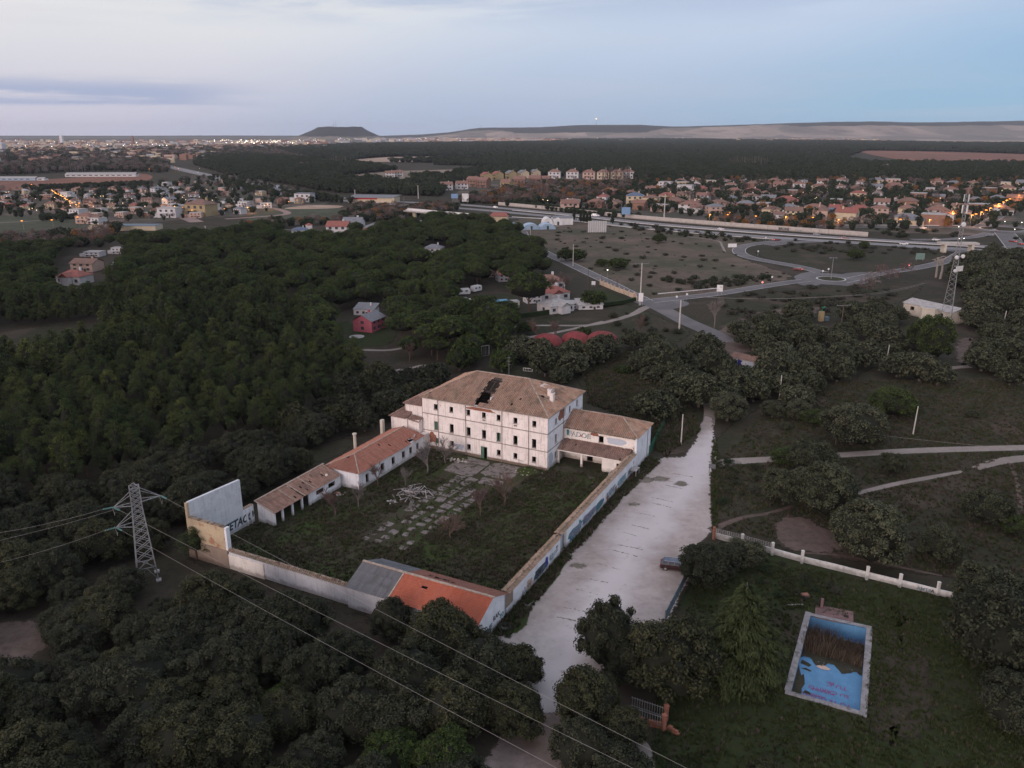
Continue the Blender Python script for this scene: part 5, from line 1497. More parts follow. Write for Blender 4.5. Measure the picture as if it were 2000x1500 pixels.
for s in range(7):   # younger pines: uneven tall cones, radius ~2.4, height ~10
 r0 = np.random.default_rng(90 + s); pf = []; hT = r0.uniform(9.0, 11.5)
 n = 30
 for i in range(n):
  q = (i + .5) / n; zz = hT * (.36 + .58 * q)
  rr_ = 2.75 * (1 - q ** 2.0) ** .85 * r0.uniform(.6, 1.15) + .2
  t = i * 2.4 + r0.normal() * .5
  s_ = r0.uniform(.75, 1.2) * (1.05 - .25 * q)
  pf.append(((rr_ * math.cos(t) * .78, rr_ * math.sin(t) * .78, zz + r0.normal() * .25), (s_, s_, s_ * .72)))
 for lod, per, sz in (('pine', 120, .16), ('pine_mid', 42, .29)):
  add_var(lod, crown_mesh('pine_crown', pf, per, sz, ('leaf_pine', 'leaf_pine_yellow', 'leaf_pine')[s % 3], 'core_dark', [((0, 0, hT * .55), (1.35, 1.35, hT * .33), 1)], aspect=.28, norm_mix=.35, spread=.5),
    trunk_mesh('pine_trunk', hT * .93, .17, 'bark_pine', 4, 1.2, s, .02))
for s in range(4):   # bushes radius 1
 pf = dome_puffs(.75, .55, .35, 12, .36, seed=60 + s, low=-.3, lump=.2)
 add_var('bush', crown_mesh('bush_crown', pf, 46, .10, ('leaf_oak', 'leaf_scrub', 'leaf_hedge', 'leaf_oak_warm')[s], 'core_dark', [((0, 0, .35), (.72, .72, .5), 1)]), None)
for s in range(3):
 pf = dome_puffs(.75, .38, .2, 12, .30, seed=260 + s, low=-.2, lump=.35)
 add_var('scrub', crown_mesh('scrub_crown', pf, 40, .11, 'leaf_scrub', 'core_dark', [((0, 0, .2), (.6, .6, .3), 1)], spread=.5), None)
for s in range(5):   # far crowns seen as little domes, radius 4
 pf = dome_puffs(3.3, 2.2, (5, 5.5, 4.6, 5.2, 4)[s], 14, 1.5, seed=70 + s, low=-.3, lump=.18)
 add_var('far', crown_mesh('far_crown', pf, 12, .85, 'leaf_far', 'core_far', [((0, 0, 3.2), (3.3, 3.3, 3.6), 1)]), None)
def bare_mesh(name, h, spread, m, seed, depth=4, n0=7, thick=.10, upw=.6, nb=4):
 rr = random.Random(seed); mb = MB()
 def grow(p, d, L, r, k):
  e = p + d * L
  mid = (p + e) / 2 + Vector((rr.uniform(-1, 1), rr.uniform(-1, 1), 0)) * L * .06
  mb.tube([p, mid, e], [r, r * .8, r * .55], 3 if k > 1 else 5, cap=False)
  if k >= depth: return
  for i in range(nb if k else n0):
   a = rr.uniform(0, 6.28); q = rr.uniform(.35, .9) * (1 - upw * .4)
   nd = (d + Vector((math.cos(a) * q, math.sin(a) * q, rr.uniform(-.1, .35)))).normalized()
   nd = (nd + Vector((0, 0, upw * .15))).normalized()
   t = rr.uniform(.45, 1.0) if k else rr.uniform(.5, 1.0)
   grow(p + d * L * t, nd, L * rr.uniform(.55, .8), max(r * .5, .018), k + 1)
 grow(Vector((0, 0, -.05)), Vector((rr.uniform(-.05, .05), rr.uniform(-.05, .05), 1)).normalized(), h * .38, thick, 0)
 return mb.mesh(name, [m])
BARE = {k: [bare_mesh('branches', 5.2, 3, k, 100 + i, 4, 7, .09, .4) for i in range(3)] for k in ('twig_brown', 'twig_red', 'twig_grey')}
def poplar_mesh(m, seed):
 rr = random.Random(seed); mb = MB(); H_ = 17
 mb.tube([(0, 0, 0), (0, 0, H_)], [.25, .04], 4)
 for i in range(85):
  z = rr.uniform(2.5, H_ - 1); t = rr.uniform(0, 6.28); L = rr.uniform(1.2, 3.2) * (1 - .5 * z / H_)
  mb.tube([(0, 0, z), (math.cos(t) * L * .35, math.sin(t) * L * .35, z + L * .9)], [.10, .05], 3, cap=False)
 return mb.mesh('poplar_branches', [m])
POP = [poplar_mesh('twig_grey', 5), poplar_mesh('twig_brown', 6)]
for s in range(3):
 pf = dome_puffs(3.0, 3.2, 5.0, 14, 1.5, seed=170 + s, low=-.5, lump=.2)
 V_, F_, T_ = leaves(pf, 16, .9, 0, aspect=.16, norm_mix=.1, spread=.7)
 add_var('far_bare', np_mesh('far_bare_crown', V_, F_, [('twig_brown', 'twig_grey', 'twig_brown')[s]], None, T_), None)
for s in range(2):
 pf = dome_puffs(2.6, 2.8, 4.0, 14, 1.3, seed=180 + s, low=-.5, lump=.2)
 V_, F_, T_ = leaves(pf, 14, .8, 0, aspect=.4, norm_mix=.3, spread=.6)
 add_var('far_autumn', np_mesh('far_autumn_crown', V_, F_, ['leaf_autumn'], None, T_), None)
# placing
KEEP = []       # (x, y, r) footprints in world metres
def keep(x, y, r): KEEP.append((x, y, r))
for u in range(-56, 22, 5):
 for v in range(-17, 38, 5): keep(*W(u, v), 5.2)
GRID = {}
def free(x, y, r):
 for kx, ky, kr in KEEP:
  if (x - kx) ** 2 + (y - ky) ** 2 < (kr + r * .55) ** 2: return False
 i, j = int(x // 12), int(y // 12)
 for a in (-1, 0, 1):
  for b_ in (-1, 0, 1):
   for qx, qy, qr in GRID.get((i + a, j + b_), ()):
    if (x - qx) ** 2 + (y - qy) ** 2 < ((qr + r) * .62) ** 2: return False
 return True
def put(x, y, r): GRID.setdefault((int(x // 12), int(y // 12)), []).append((x, y, r))
CLEAR = [   # openings in the woods, as the photo shows them (polygons on the ground)
 [(98, 590), (104, 520), (165, 482), (245, 485), (252, 520), (222, 565), (190, 600), (120, 600)],
 [(-100, 650), (80, 640), (200, 630), (215, 668), (120, 700), (-100, 715)],
 [(645, 665), (645, 628), (692, 603), (760, 608), (775, 640), (768, 690), (700, 702), (655, 690)],
 [(540, 470), (560, 446), (640, 440), (780, 430), (790, 452), (700, 468), (600, 480)],
 [(808, 505), (835, 480), (880, 490), (885, 515), (840, 522)],
 [(880, 612), (890, 572), (960, 560), (1000, 575), (1010, 618), (960, 628)],
 [(985, 650), (1010, 590), (1040, 545), (1100, 540), (1190, 600), (1180, 650), (1060, 660)],
 [(715, 745), (720, 705), (840, 705), (850, 740), (780, 760)],
 [(590, 915), (600, 872), (665, 850), (712, 856), (690, 890), (640, 915)],
 [(-120, 1330), (-60, 1205), (30, 1195), (100, 1215), (110, 1290), (60, 1370)],
 [(245, 1180), (262, 1110), (320, 1108), (345, 1150), (330, 1190)],
 [(1430, 745), (1425, 690), (1480, 690), (1490, 745)],
 [(1590, 660), (1600, 610), (1640, 612), (1650, 640), (1630, 670)],
 [(1755, 665), (1750, 590), (1890, 600), (1900, 655), (1865, 680), (1790, 680)],
 [(1860, 745), (1840, 715), (1870, 655), (1915, 660), (1915, 730)],
 [(925, 700), (930, 680), (965, 680), (970, 712)],
 [(1000, 735), (1020, 720), (1055, 722), (1055, 745)],
 [(1300, 660), (1380, 640), (1420, 660), (1400, 700), (1340, 690)],
 [(1300, 900), (1272, 870), (1290, 835), (1350, 850), (1370, 790), (1330, 720), (1290, 665), (1330, 665), (1400, 780), (1420, 900)],
 [(930, 1500), (1020, 1400), (1050, 1350), (1000, 1270), (970, 1240), (1000, 1180), (1120, 1300), (1100, 1400), (1130, 1700), (900, 1700)],
 [(1020, 700), (1030, 640), (1200, 640), (1215, 690), (1120, 700)],
]
def blocked(px, py): return any(inside(px, py, c) for c in CLEAR)
def scatter(poly, spacing, r=3.5, seed=0, prob=1.0, dens=None, jitter=.45):
 rr = random.Random(seed)
 Wp = [G(*p) for p in poly]
 x0, x1 = min(p[0] for p in Wp), max(p[0] for p in Wp); y0, y1 = min(p[1] for p in Wp), max(p[1] for p in Wp)
 out = []
 y = y0; row = 0
 while y < y1:
  x = x0 + (spacing / 2 if row % 2 else 0)
  while x < x1:
   qx = x + rr.uniform(-jitter, jitter) * spacing; qy = y + rr.uniform(-jitter, jitter) * spacing
   x += spacing
   if rr.random() > prob: continue
   if not inside(qx, qy, Wp): continue
   if abs(qx) > .72 * qy + 22: continue
   px, py = S(qx, qy)
   if blocked(px, py): continue
   out.append((qx, qy))
  y += spacing * .87; row += 1
 out.sort(key=lambda p: p[0] ** 2 + p[1] ** 2)
 return out
def tree(kind, x, y, sc, label, cat, group, name, rz=None, zs=1.0, v=None):
 vs = VAR[kind]; crown, trunk = vs[rnd.randrange(len(vs))] if v is None else vs[v % len(vs)]
 o = thing(name, label, cat, (x, y, 0), rnd.uniform(0, 6.28) if rz is None else rz, group)
 o.scale = (sc, sc, sc * zs)
 link('crown', crown, o)
 if trunk is not None: link('trunk', trunk, o)
 return o
def stuff_points(name, pts, kinds, smin, smax, seed=0, zs=(1, 1), trunks=True):
 rr = np.random.default_rng(seed)
 srcs = []
 for kd in kinds:
  for crown, trunk in VAR[kd]:
   srcs.append(crown)
 colname = name + '_source'
 cl = bpy.data.collections.new(colname)
 for i, me in enumerate(srcs):
  so_ = bpy.data.objects.new('%s_%02d' % (colname, i), me); cl.objects.link(so_)
 me = bpy.data.meshes.new(name)
 P3 = np.array([(x, y, 0) for x, y in pts], np.float32)
 me.vertices.add(len(P3)); me.vertices.foreach_set('co', P3.ravel())
 n = len(P3)
 a = me.attributes.new('rot', 'FLOAT', 'POINT'); a.data.foreach_set('value', rr.uniform(0, 6.28, n).astype(np.float32))
 a = me.attributes.new('scl', 'FLOAT_VECTOR', 'POINT')
 s_ = rr.uniform(smin, smax, n); a.data.foreach_set('vector', np.stack([s_, s_, s_ * rr.uniform(zs[0], zs[1], n)], 1).astype(np.float32).ravel())
 a = me.attributes.new('pick', 'INT', 'POINT'); a.data.foreach_set('value', rr.integers(0, len(srcs), n).astype(np.int32))
 me.update()
 o = link(name, me); o['kind'] = 'stuff'
 ng = bpy.data.node_groups.new(name, 'GeometryNodeTree')
 ng.interface.new_socket('Geometry', in_out='INPUT', socket_type='NodeSocketGeometry')
 ng.interface.new_socket('Geometry', in_out='OUTPUT', socket_type='NodeSocketGeometry')
 N = ng.nodes.new; Lk = ng.links.new
 gi = N('NodeGroupInput'); go = N('NodeGroupOutput'); ip = N('GeometryNodeInstanceOnPoints'); ci = N('GeometryNodeCollectionInfo')
 ci.inputs['Collection'].default_value = cl; ci.inputs['Separate Children'].default_value = True; ci.inputs['Reset Children'].default_value = True
 def att(nm, ty):
  q = N('GeometryNodeInputNamedAttribute'); q.data_type = ty; q.inputs[0].default_value = nm
  return [s for s in q.outputs if s.enabled and s.name == 'Attribute'][0]
 cx = N('ShaderNodeCombineXYZ'); Lk(att('rot', 'FLOAT'), cx.inputs[2])
 e2r = N('FunctionNodeEulerToRotation'); Lk(cx.outputs[0], e2r.inputs[0])
 Lk(gi.outputs[0], ip.inputs['Points']); Lk(ci.outputs[0], ip.inputs['Instance'])
 ip.inputs['Pick Instance'].default_value = True
 Lk(att('pick', 'INT'), ip.inputs['Instance Index']); Lk(e2r.outputs[0], ip.inputs['Rotation']); Lk(att('scl', 'FLOAT_VECTOR'), ip.inputs['Scale'])
 Lk(ip.outputs[0], go.inputs[0])
 md = o.modifiers.new('scatter', 'NODES'); md.node_group = ng
 return o
# single trees that the photo lets one find
SOLO = [  # kind, x, base y, crown width px, height factor, name, label
 ('oak', 1662, 868, 118, .95, 'holm_oak', 'broad rounded grey green holm oak just above the gravel path on the right'),
 ('oak', 1586, 925, 92, 1.1, 'holm_oak', 'dark holm oak overhanging the gravel path next to the bright green bush'),
 ('stone', 1538, 905, 66, .42, 'pine_bush', 'bright green round young pine on the far side of the gravel path'),
 ('oak', 1742, 925, 48, 1.15, 'holm_oak', 'small lone holm oak standing right on the near edge of the gravel path'),
 ('oak', 1528, 985, 78, 1.2, 'holm_oak', 'leftmost holm oak of the clump between the path and the footpath'),
 ('oak', 1612, 1005, 118, 1.1, 'holm_oak', 'large holm oak in the middle of the clump beside the pink dirt patch'),
 ('oak', 1575, 955, 60, .9, 'holm_oak', 'low holm oak at the back of the clump below the gravel path'),
 ('oak', 1695, 1092, 140, 1.05, 'holm_oak', 'large dense holm oak just behind the white boundary wall'),
 ('oak', 1660, 1050, 80, 1.0, 'holm_oak', 'smaller holm oak leaning into the big one behind the boundary wall'),
 ('oak', 1832, 1092, 82, 1.05, 'holm_oak', 'round holm oak standing alone behind the right end of the boundary wall'),
 ('oak', 1925, 1020, 90, 1.1, 'holm_oak', 'holm oak standing alone in the right hand meadow'),
 ('stone', 1992, 1045, 70, .5, 'pine_bush', 'yellow green young pine at the right edge of the photo'),
 ('stone', 1742, 812, 84, .55, 'pine_bush', 'rounded green pine at the top of the right hand meadow'),
 ('oak', 1420, 822, 74, 1.0, 'holm_oak', 'holm oak beside the narrow end of the gravel track'),
 ('oak', 1508, 815, 44, 1.0, 'holm_oak', 'small pale holm oak with a utility pole right behind it'),
 ('oak', 1558, 818, 50, 1.0, 'holm_oak', 'olive holm oak left of the yellowish bush in the meadow'),
 ('stone', 1592, 828, 56, .5, 'pine_bush', 'yellowish green bush on a bare stem at the meadow edge'),
 ('oak', 1535, 838, 26, .8, 'holm_oak', 'tiny pale bush in the dry grass beside the gravel track'),
 ('oak', 1900, 815, 26, .7, 'holm_oak', 'tiny lone bush in the middle of the upper meadow'),
 ('oak', 1965, 1310, 215, 1.1, 'holm_oak', 'huge holm oak filling the right edge beside the swimming pool'),
 ('oak', 1925, 1210, 130, 1.1, 'holm_oak', 'holm oak over the right end of the boundary wall'),
 ('oak', 1985, 1420, 150, 1.0, 'holm_oak', 'lowest of the big holm oaks at the right edge of the photo'),
 ('oak', 1185, 1295, 118, 1.35, 'holm_oak', 'pointed holm oak rising in front of the near end of the car park'),
 ('oak', 1310, 1350, 178, 1.15, 'holm_oak', 'very large holm oak between the car park and the cedar'),
 ('oak', 1232, 1330, 110, 1.0, 'holm_oak', 'holm oak wedged between the pointed oak and the largest oak by the car park'),
 ('oak', 1145, 1415, 128, 1.15, 'holm_oak', 'holm oak on the right side of the narrow exit of the car park'),
 ('oak', 1205, 1450, 105, .9, 'holm_oak', 'low holm oak beside the brick gate pillars'),
 ('oak', 1135, 1500, 120, 1.0, 'holm_oak', 'holm oak at the bottom of the photo right of the dirt exit track'),
 ('oak', 1215, 1560, 130, 1.0, 'holm_oak', 'holm oak cut by the bottom edge near the gravel footpath'),
 ('oak', 1380, 1138, 112, .92, 'holm_oak', 'holm oak hiding the front of the parked maroon car'),
 ('oak', 1450, 1105, 80, .9, 'holm_oak', 'low dark holm oak behind the top of the cedar'),
 ('oak', 1485, 1540, 76, 1.1, 'holm_oak', 'pale small holm oak at the bottom edge of the lawn'),
 ('oak', 1330, 1560, 90, 1.0, 'holm_oak', 'small holm oak at the bottom edge right of the power lines'),
 ('green', 1810, 705, 84, 1.5, 'pine_tree', 'tall yellowish pine above the meadow right of the utility poles'),
 ('stone', 770, 1510, 125, .62, 'green_tree', 'left one of the two bright green trees at the bottom edge'), ('stone', 868, 1522, 125, .66, 'green_tree', 'right one of the two bright green trees at the bottom edge'),
 ('stone', 560, 1390, 90, .55, 'green_tree', 'yellow green bushy tree among the dark oaks at lower left'),
 ('pine', 385, 1092, 60, .55, 'green_tree', 'yellow green bush against the ochre ball court wall'),
 ('oak', 1000, 1340, 110, 1.0, 'holm_oak', 'holm oak reaching over the left side of the car park exit'),
 ('oak', 870, 1300, 150, 1.05, 'holm_oak', 'large holm oak right below the orange barn roof'),
 ('oak', 1005, 1425, 118, 1.0, 'holm_oak', 'holm oak narrowing the dirt exit track on its left side'), ('oak', 945, 1350, 150, 1.1, 'holm_oak', 'large holm oak between the barn gable and the dirt exit track'), ('oak', 890, 1420, 150, 1.0, 'holm_oak', 'holm oak left of the dirt exit track near the bottom'),
 ('oak', 765, 1245, 80, 1.25, 'holm_oak', 'narrow holm oak against the grey half of the barn'),
 ('stone_mid', 1287, 474, 28, .5, 'pine_tree', 'lone dark round pine standing in the wasteland'),
 ('stone_mid', 1670, 507, 34, .55, 'pine_tree', 'lone rounded pine inside the motorway loop'),
 ('stone_mid', 1687, 485, 22, .6, 'pine_tree', 'small dark pine on the motorway verge above the loop'),
 ('stone_mid', 1033, 612, 82, .95, 'stone_pine', 'large umbrella pine in front of the white bungalows'),
]
for kd, x, y, wpx, hf, nm, lab in SOLO:
 if kd == 'oak' and x > 1390 and y < 1290: kd = 'oakp'
 if kd.startswith('stone') and hf < .7: kd = kd.replace('stone', 'green'); hf *= 1.5
 gx, gy = G(x, y); r = wpx / pxm(x, y) / 2
 base = 4.0 if kd[0] in 'og' else (4.7 if kd.startswith('stone') else 2.5)
 sc = r / base
 tree(kd, gx, gy, sc, lab, 'tree' if 'bush' not in nm else 'bush', None, nm, zs=hf)
 put(gx, gy, r)
# the cedar by the pool: layered drooping boughs
gx, gy = G(1442, 1318)
cd = thing('cedar_tree', 'tall yellow green cedar with drooping layered boughs left of the pool', 'tree', (gx, gy, 0), 0)
Vs, Fs, Ts = [], [], []
nv = 0; r8 = np.random.default_rng(8)
bm_ = MB(); HT = 12.6
bm_.tube([(0, 0, 0), (.1, 0, 7), (0, 0, HT)], [.38, .22, .04], 8)
for i in range(120):
 q = (i / 120.); z = 1.2 + (HT - 1.6) * q
 L = (5.9 * (1 - q ** 1.25) ** .8 + .4) * r8.uniform(.75, 1.1); t = i * 2.39996 + r8.normal() * .2
 dx, dy = math.cos(t), math.sin(t)
 pts = [(dx * L * k, dy * L * k, z + .35 * L * k * (1 - 1.25 * k)) for k in (0, .35, .7, 1)]
 bm_.tube(pts, [.07, .05, .03, .015], 4, cap=False)
 m_ = int(150 * L / 4) + 25
 k = r8.random(m_) ** .7; side_ = r8.normal(size=m_) * .30 * L * (.25 + .75 * (1 - abs(2 * k - 1))) * .75
 c = np.stack([dx * L * k - dy * side_, dy * L * k + dx * side_, z + .35 * L * k * (1 - 1.25 * k) - .25 * np.abs(side_) + r8.normal(size=m_) * .10], 1)
 a = np.stack([dx + r8.normal(size=m_) * .5, dy + r8.normal(size=m_) * .5, -.55 + r8.normal(size=m_) * .3], 1)
 a /= np.linalg.norm(a, axis=1)[:, None]
 b = np.cross(a, np.array([0, 0, 1.0]) + r8.normal(size=(m_, 3)) * .3); b /= np.linalg.norm(b, axis=1)[:, None]
 s_ = (.30 + .25 * r8.random(m_))[:, None]
 Vs.append(np.stack([c - a * s_ * .4, c + b * s_ * .2, c + a * s_, c - b * s_ * .2], 1).reshape(-1, 3)); Ts.append(np.clip(r8.normal(.35 + .5 * k, .15), 0, 1))
V_ = np.concatenate(Vs)
link('foliage', np_mesh('cedar_foliage', V_, np.arange(len(V_)).reshape(-1, 4), ['leaf_cedar'], None, np.concatenate(Ts)), cd)
link('trunk', bm_.mesh('cedar_trunk', ['bark_grey']), cd)
put(gx, gy, 5)
def forest(tag_, poly, spacing, kinds, rad, scl, label, cat, name, nmax, group, seed, zs=(.85, 1.15), prob=1.0, near_d=165):
 pts = [p for p in scatter(poly, spacing, seed=seed, prob=prob)]
 ok = []
 for x, y in pts:
  if free(x, y, rad * .8): ok.append((x, y)); put(x, y, rad * .8)
 rr = random.Random(seed)
 for x, y in ok[:nmax]:
  kd = kinds[0] if math.hypot(x, y) < near_d or len(kinds) == 1 else kinds[1]
  tree(kd, x, y, rr.uniform(*scl), label, cat, group, name, zs=rr.uniform(*zs))
 if len(ok) > nmax: stuff_points(tag_, ok[nmax:], [kinds[-1]], scl[0], scl[1], seed, zs)
 return len(ok)
n1 = forest('oak_wood', [(-900, 1000), (0, 1000), (150, 960), (350, 905), (560, 850), (640, 806), (730, 765), (790, 735), (880, 735), (850, 760), (800, 810), (740, 835), (640, 902), (500, 980), (365, 1040), (360, 1085), (420, 1130), (560, 1175), (680, 1225), (800, 1265), (950, 1290), (1010, 1340), (1050, 1375), (960, 1480), (930, 1800), (-300, 1900), (-1500, 1700)],
   5.6, ('oak', 'oak_mid'), 3.4, (.68, 1.12), 'dark holm oak in the dense wood left of and below the walled courtyard', 'tree', 'holm_oak', 170, 'holm oaks of the wood left of the courtyard', 1)
n2 = forest('oak_scrub', [(1000, 735), (1010, 690), (1060, 672), (1180, 680), (1300, 672), (1400, 655), (1480, 640), (1560, 618), (1760, 610), (1900, 640), (2100, 620), (2200, 780), (2040, 740), (1900, 770), (1800, 750), (1700, 735), (1640, 760), (1560, 800), (1480, 800), (1400, 818), (1370, 850), (1290, 850), (1270, 800), (1240, 700), (1190, 700), (1150, 760)],
   7.6, ('oakp_mid',), 4.2, (.80, 1.25), 'grey green holm oak in the open wood behind the abandoned building', 'tree', 'holm_oak', 95, 'holm oaks of the wood behind the building', 2, prob=.93)
n3 = forest('young_pine_wood', [(-500, 640), (0, 625), (150, 600), (330, 590), (560, 590), (640, 690), (720, 740), (700, 768), (640, 806), (560, 850), (350, 905), (150, 960), (0, 1000), (-900, 1000)],
   4.6, ('pine', 'pine_mid'), 2.4, (.60, 1.12), 'young pine in the dense plantation left of the compound', 'tree', 'pine_tree', 300, 'young pines of the plantation', 3, near_d=230, zs=(.75, 1.2))
n4 = forest('stone_pine_wood', [(-200, 520), (0, 500), (130, 488), (300, 474), (430, 466), (540, 458), (640, 452), (800, 444), (900, 438), (1000, 455), (1062, 500), (1075, 540), (1020, 556), (1000, 640), (985, 690), (860, 710), (760, 720), (640, 690), (560, 595), (330, 605), (150, 612), (-300, 650)],
   7.8, ('stone_mid',), 4.9, (.70, 1.15), 'umbrella shaped stone pine in the wood beyond the plantation', 'tree', 'stone_pine', 300, 'stone pines of the wood', 4, zs=(.8, 1.05))
forest('mixed_wood', [(700, 712), (760, 692), (860, 700), (960, 660), (1000, 690), (1010, 735), (880, 735), (850, 738), (790, 745), (720, 750)], 8.5, ('green_mid',), 4.0, (.7, 1.1), 'leafy green tree between the pink house and the big building', 'tree', 'green_tree', 30, 'green trees behind the building', 9, zs=(1.1, 1.5))
n5 = forest('right_oak_wood', [(1860, 520), (1900, 500), (2100, 500), (2200, 640), (2000, 640), (1910, 640), (1890, 590), (1850, 560)], 9.0, ('oakp_mid', 'oakp_mid'), 4.6, (.9, 1.5),
   'holm oak in the wood behind the radio mast at the right edge', 'tree', 'holm_oak', 6, 'oaks behind the radio mast', 5)
for kd, x, y, wpx, hf, lab in (('stone_mid', 1925, 570, 62, .55, 'bright green rounded pine behind the radio mast'), ('stone_mid', 1158, 600, 50, .6, 'round dark pine beside the walled garden'),
       ('stone_mid', 1105, 510, 34, .6, 'left dark pine of the pair beside the lane'), ('stone_mid', 1128, 510, 34, .6, 'right dark pine of the pair beside the lane'),
       ('stone_mid', 1175, 520, 26, .5, 'dark spreading bush in the wasteland beside the lane'), ('stone_mid', 1207, 525, 40, .5, 'larger dark round bush in the wasteland beside the lane'),
       ('stone_mid', 1025, 652, 36, .55, 'small dark pine beside the pale double track'), ('stone_mid', 1140, 665, 34, .8, 'dark bushy tree just behind the red domes'),
       ('stone_mid', 1218, 730, 38, .4, 'green round bush in the rough grass behind the building')):
 gx, gy = G(x, y); r = wpx / pxm(x, y) / 2
 tree('green_mid', gx, gy, r / 4.0, lab, 'tree', None, 'pine_tree', zs=hf * 1.5); put(gx, gy, r)
# bushes of the wasteland and the verges
k_ = 0
def clumpy(x, y): return math.sin(x * .11 + 1) * math.sin(y * .09) + .6 * math.sin(x * .31 + y * .27) > -.35
for poly, sp, sc_, lab, gr, sd_ in (
  ([(1050, 450), (1180, 440), (1440, 490), (1545, 541), (1400, 565), (1270, 578), (1200, 545), (1100, 505)], 11, (.5, 2.2), 'low dark shrub dotted over the dry wasteland below the motorway', 'wasteland shrubs', 11),
  ([(1240, 572), (1290, 545), (1450, 540), (1530, 542), (1480, 556), (1400, 568)], 4.2, (1.0, 2.2), 'shrub in the thick scrub strip above the road to the roundabout', 'roadside scrub', 12),
  ([(1400, 600), (1460, 575), (1600, 562), (1730, 560), (1760, 600), (1600, 612), (1500, 640), (1420, 625)], 6.0, (1.2, 2.6), 'shrub on the rough slope between the road and the oak wood', 'slope shrubs', 13),
  ([(1180, 438), (1240, 438), (1500, 470), (1440, 476), (1300, 460)], 7, (1.2, 2.6), 'bush on the verge along the near side of the motorway', 'motorway verge bushes', 14),
  ([(1500, 490), (1540, 478), (1800, 484), (1870, 495), (1840, 503), (1700, 494), (1520, 498)], 6, (1.2, 2.6), 'bush on the bank inside the motorway loop', 'bank bushes', 15),
  ([(1560, 470), (1500, 470), (1700, 478), (1560, 476)], 5, (1.2, 2.0), 'bush between the motorway and the slip road', 'median bushes', 16),
  ([(1410, 880), (1500, 905), (1500, 985), (1410, 1020), (1395, 940)], 3.6, (.5, 1.2), 'low weedy bush beside the car park edge', 'car park edge bushes', 17),
  ([(1440, 830), (1700, 740), (1980, 760), (2050, 860), (1800, 868), (1500, 890)], 8, (.3, 1.0), 'small dry bush in the upper meadow', 'upper meadow bushes', 18),
  ([(1800, 925), (2000, 930), (2000, 1150), (1750, 1080), (1700, 980)], 8, (.3, .9), 'small bush in the lower meadow on the right', 'lower meadow bushes', 19),
  ([(1420, 1080), (1560, 1105), (1640, 1150), (1620, 1190), (1500, 1170)], 2.2, (.35, .9), 'overgrown shrub on the lawn below the boundary wall', 'shrubs below the wall', 20),
  ([(1130, 700), (1290, 690), (1370, 850), (1290, 840), (1180, 760)], 6, (.5, 1.7), 'shrub in the rough grass behind the building', 'shrubs behind the building', 21),
  ([(1020, 640), (1240, 610), (1330, 650), (1250, 690), (1060, 700)], 8, (.8, 2.2), 'shrub around the pale tracks and red domes', 'shrubs by the domes', 22),
  ([(1700, 448), (1870, 452), (1880, 462), (1740, 466)], 8, (1.2, 2.6), 'bush on the strip between the service road and the motorway', 'strip bushes', 23),
  ([(1960, 462), (2060, 470), (2060, 486), (2000, 484)], 8, (1.2, 2.6), 'bush between the far roundabout and the motorway', 'roundabout bushes', 24)):
 pts = scatter(poly, sp, seed=sd_, prob=.8)
 rr = random.Random(sd_)
 pts = [p for p in pts if free(p[0], p[1], .8) and clumpy(p[0], p[1])]
 bk = 'scrub' if sd_ in (11, 13, 15, 18, 19, 21) else 'bush'
 if len(pts) > 21: stuff_points('low_scrub', pts[21:], [bk], sc_[0], sc_[1], sd_, (.6, 1.0))
 for x, y in pts[:21]:
  s_ = rr.uniform(*sc_) ** 1.0
  vs = VAR[bk]; crown = vs[rr.randrange(len(vs))][0]
  o = link('bush', crown); o.location = (x, y, 0); o.rotation_euler = (0, 0, rr.uniform(0, 6.3)); o.scale = (s_, s_, s_ * rr.uniform(.7, 1.1))
  tag(o, lab, 'bush', gr); k_ += 1
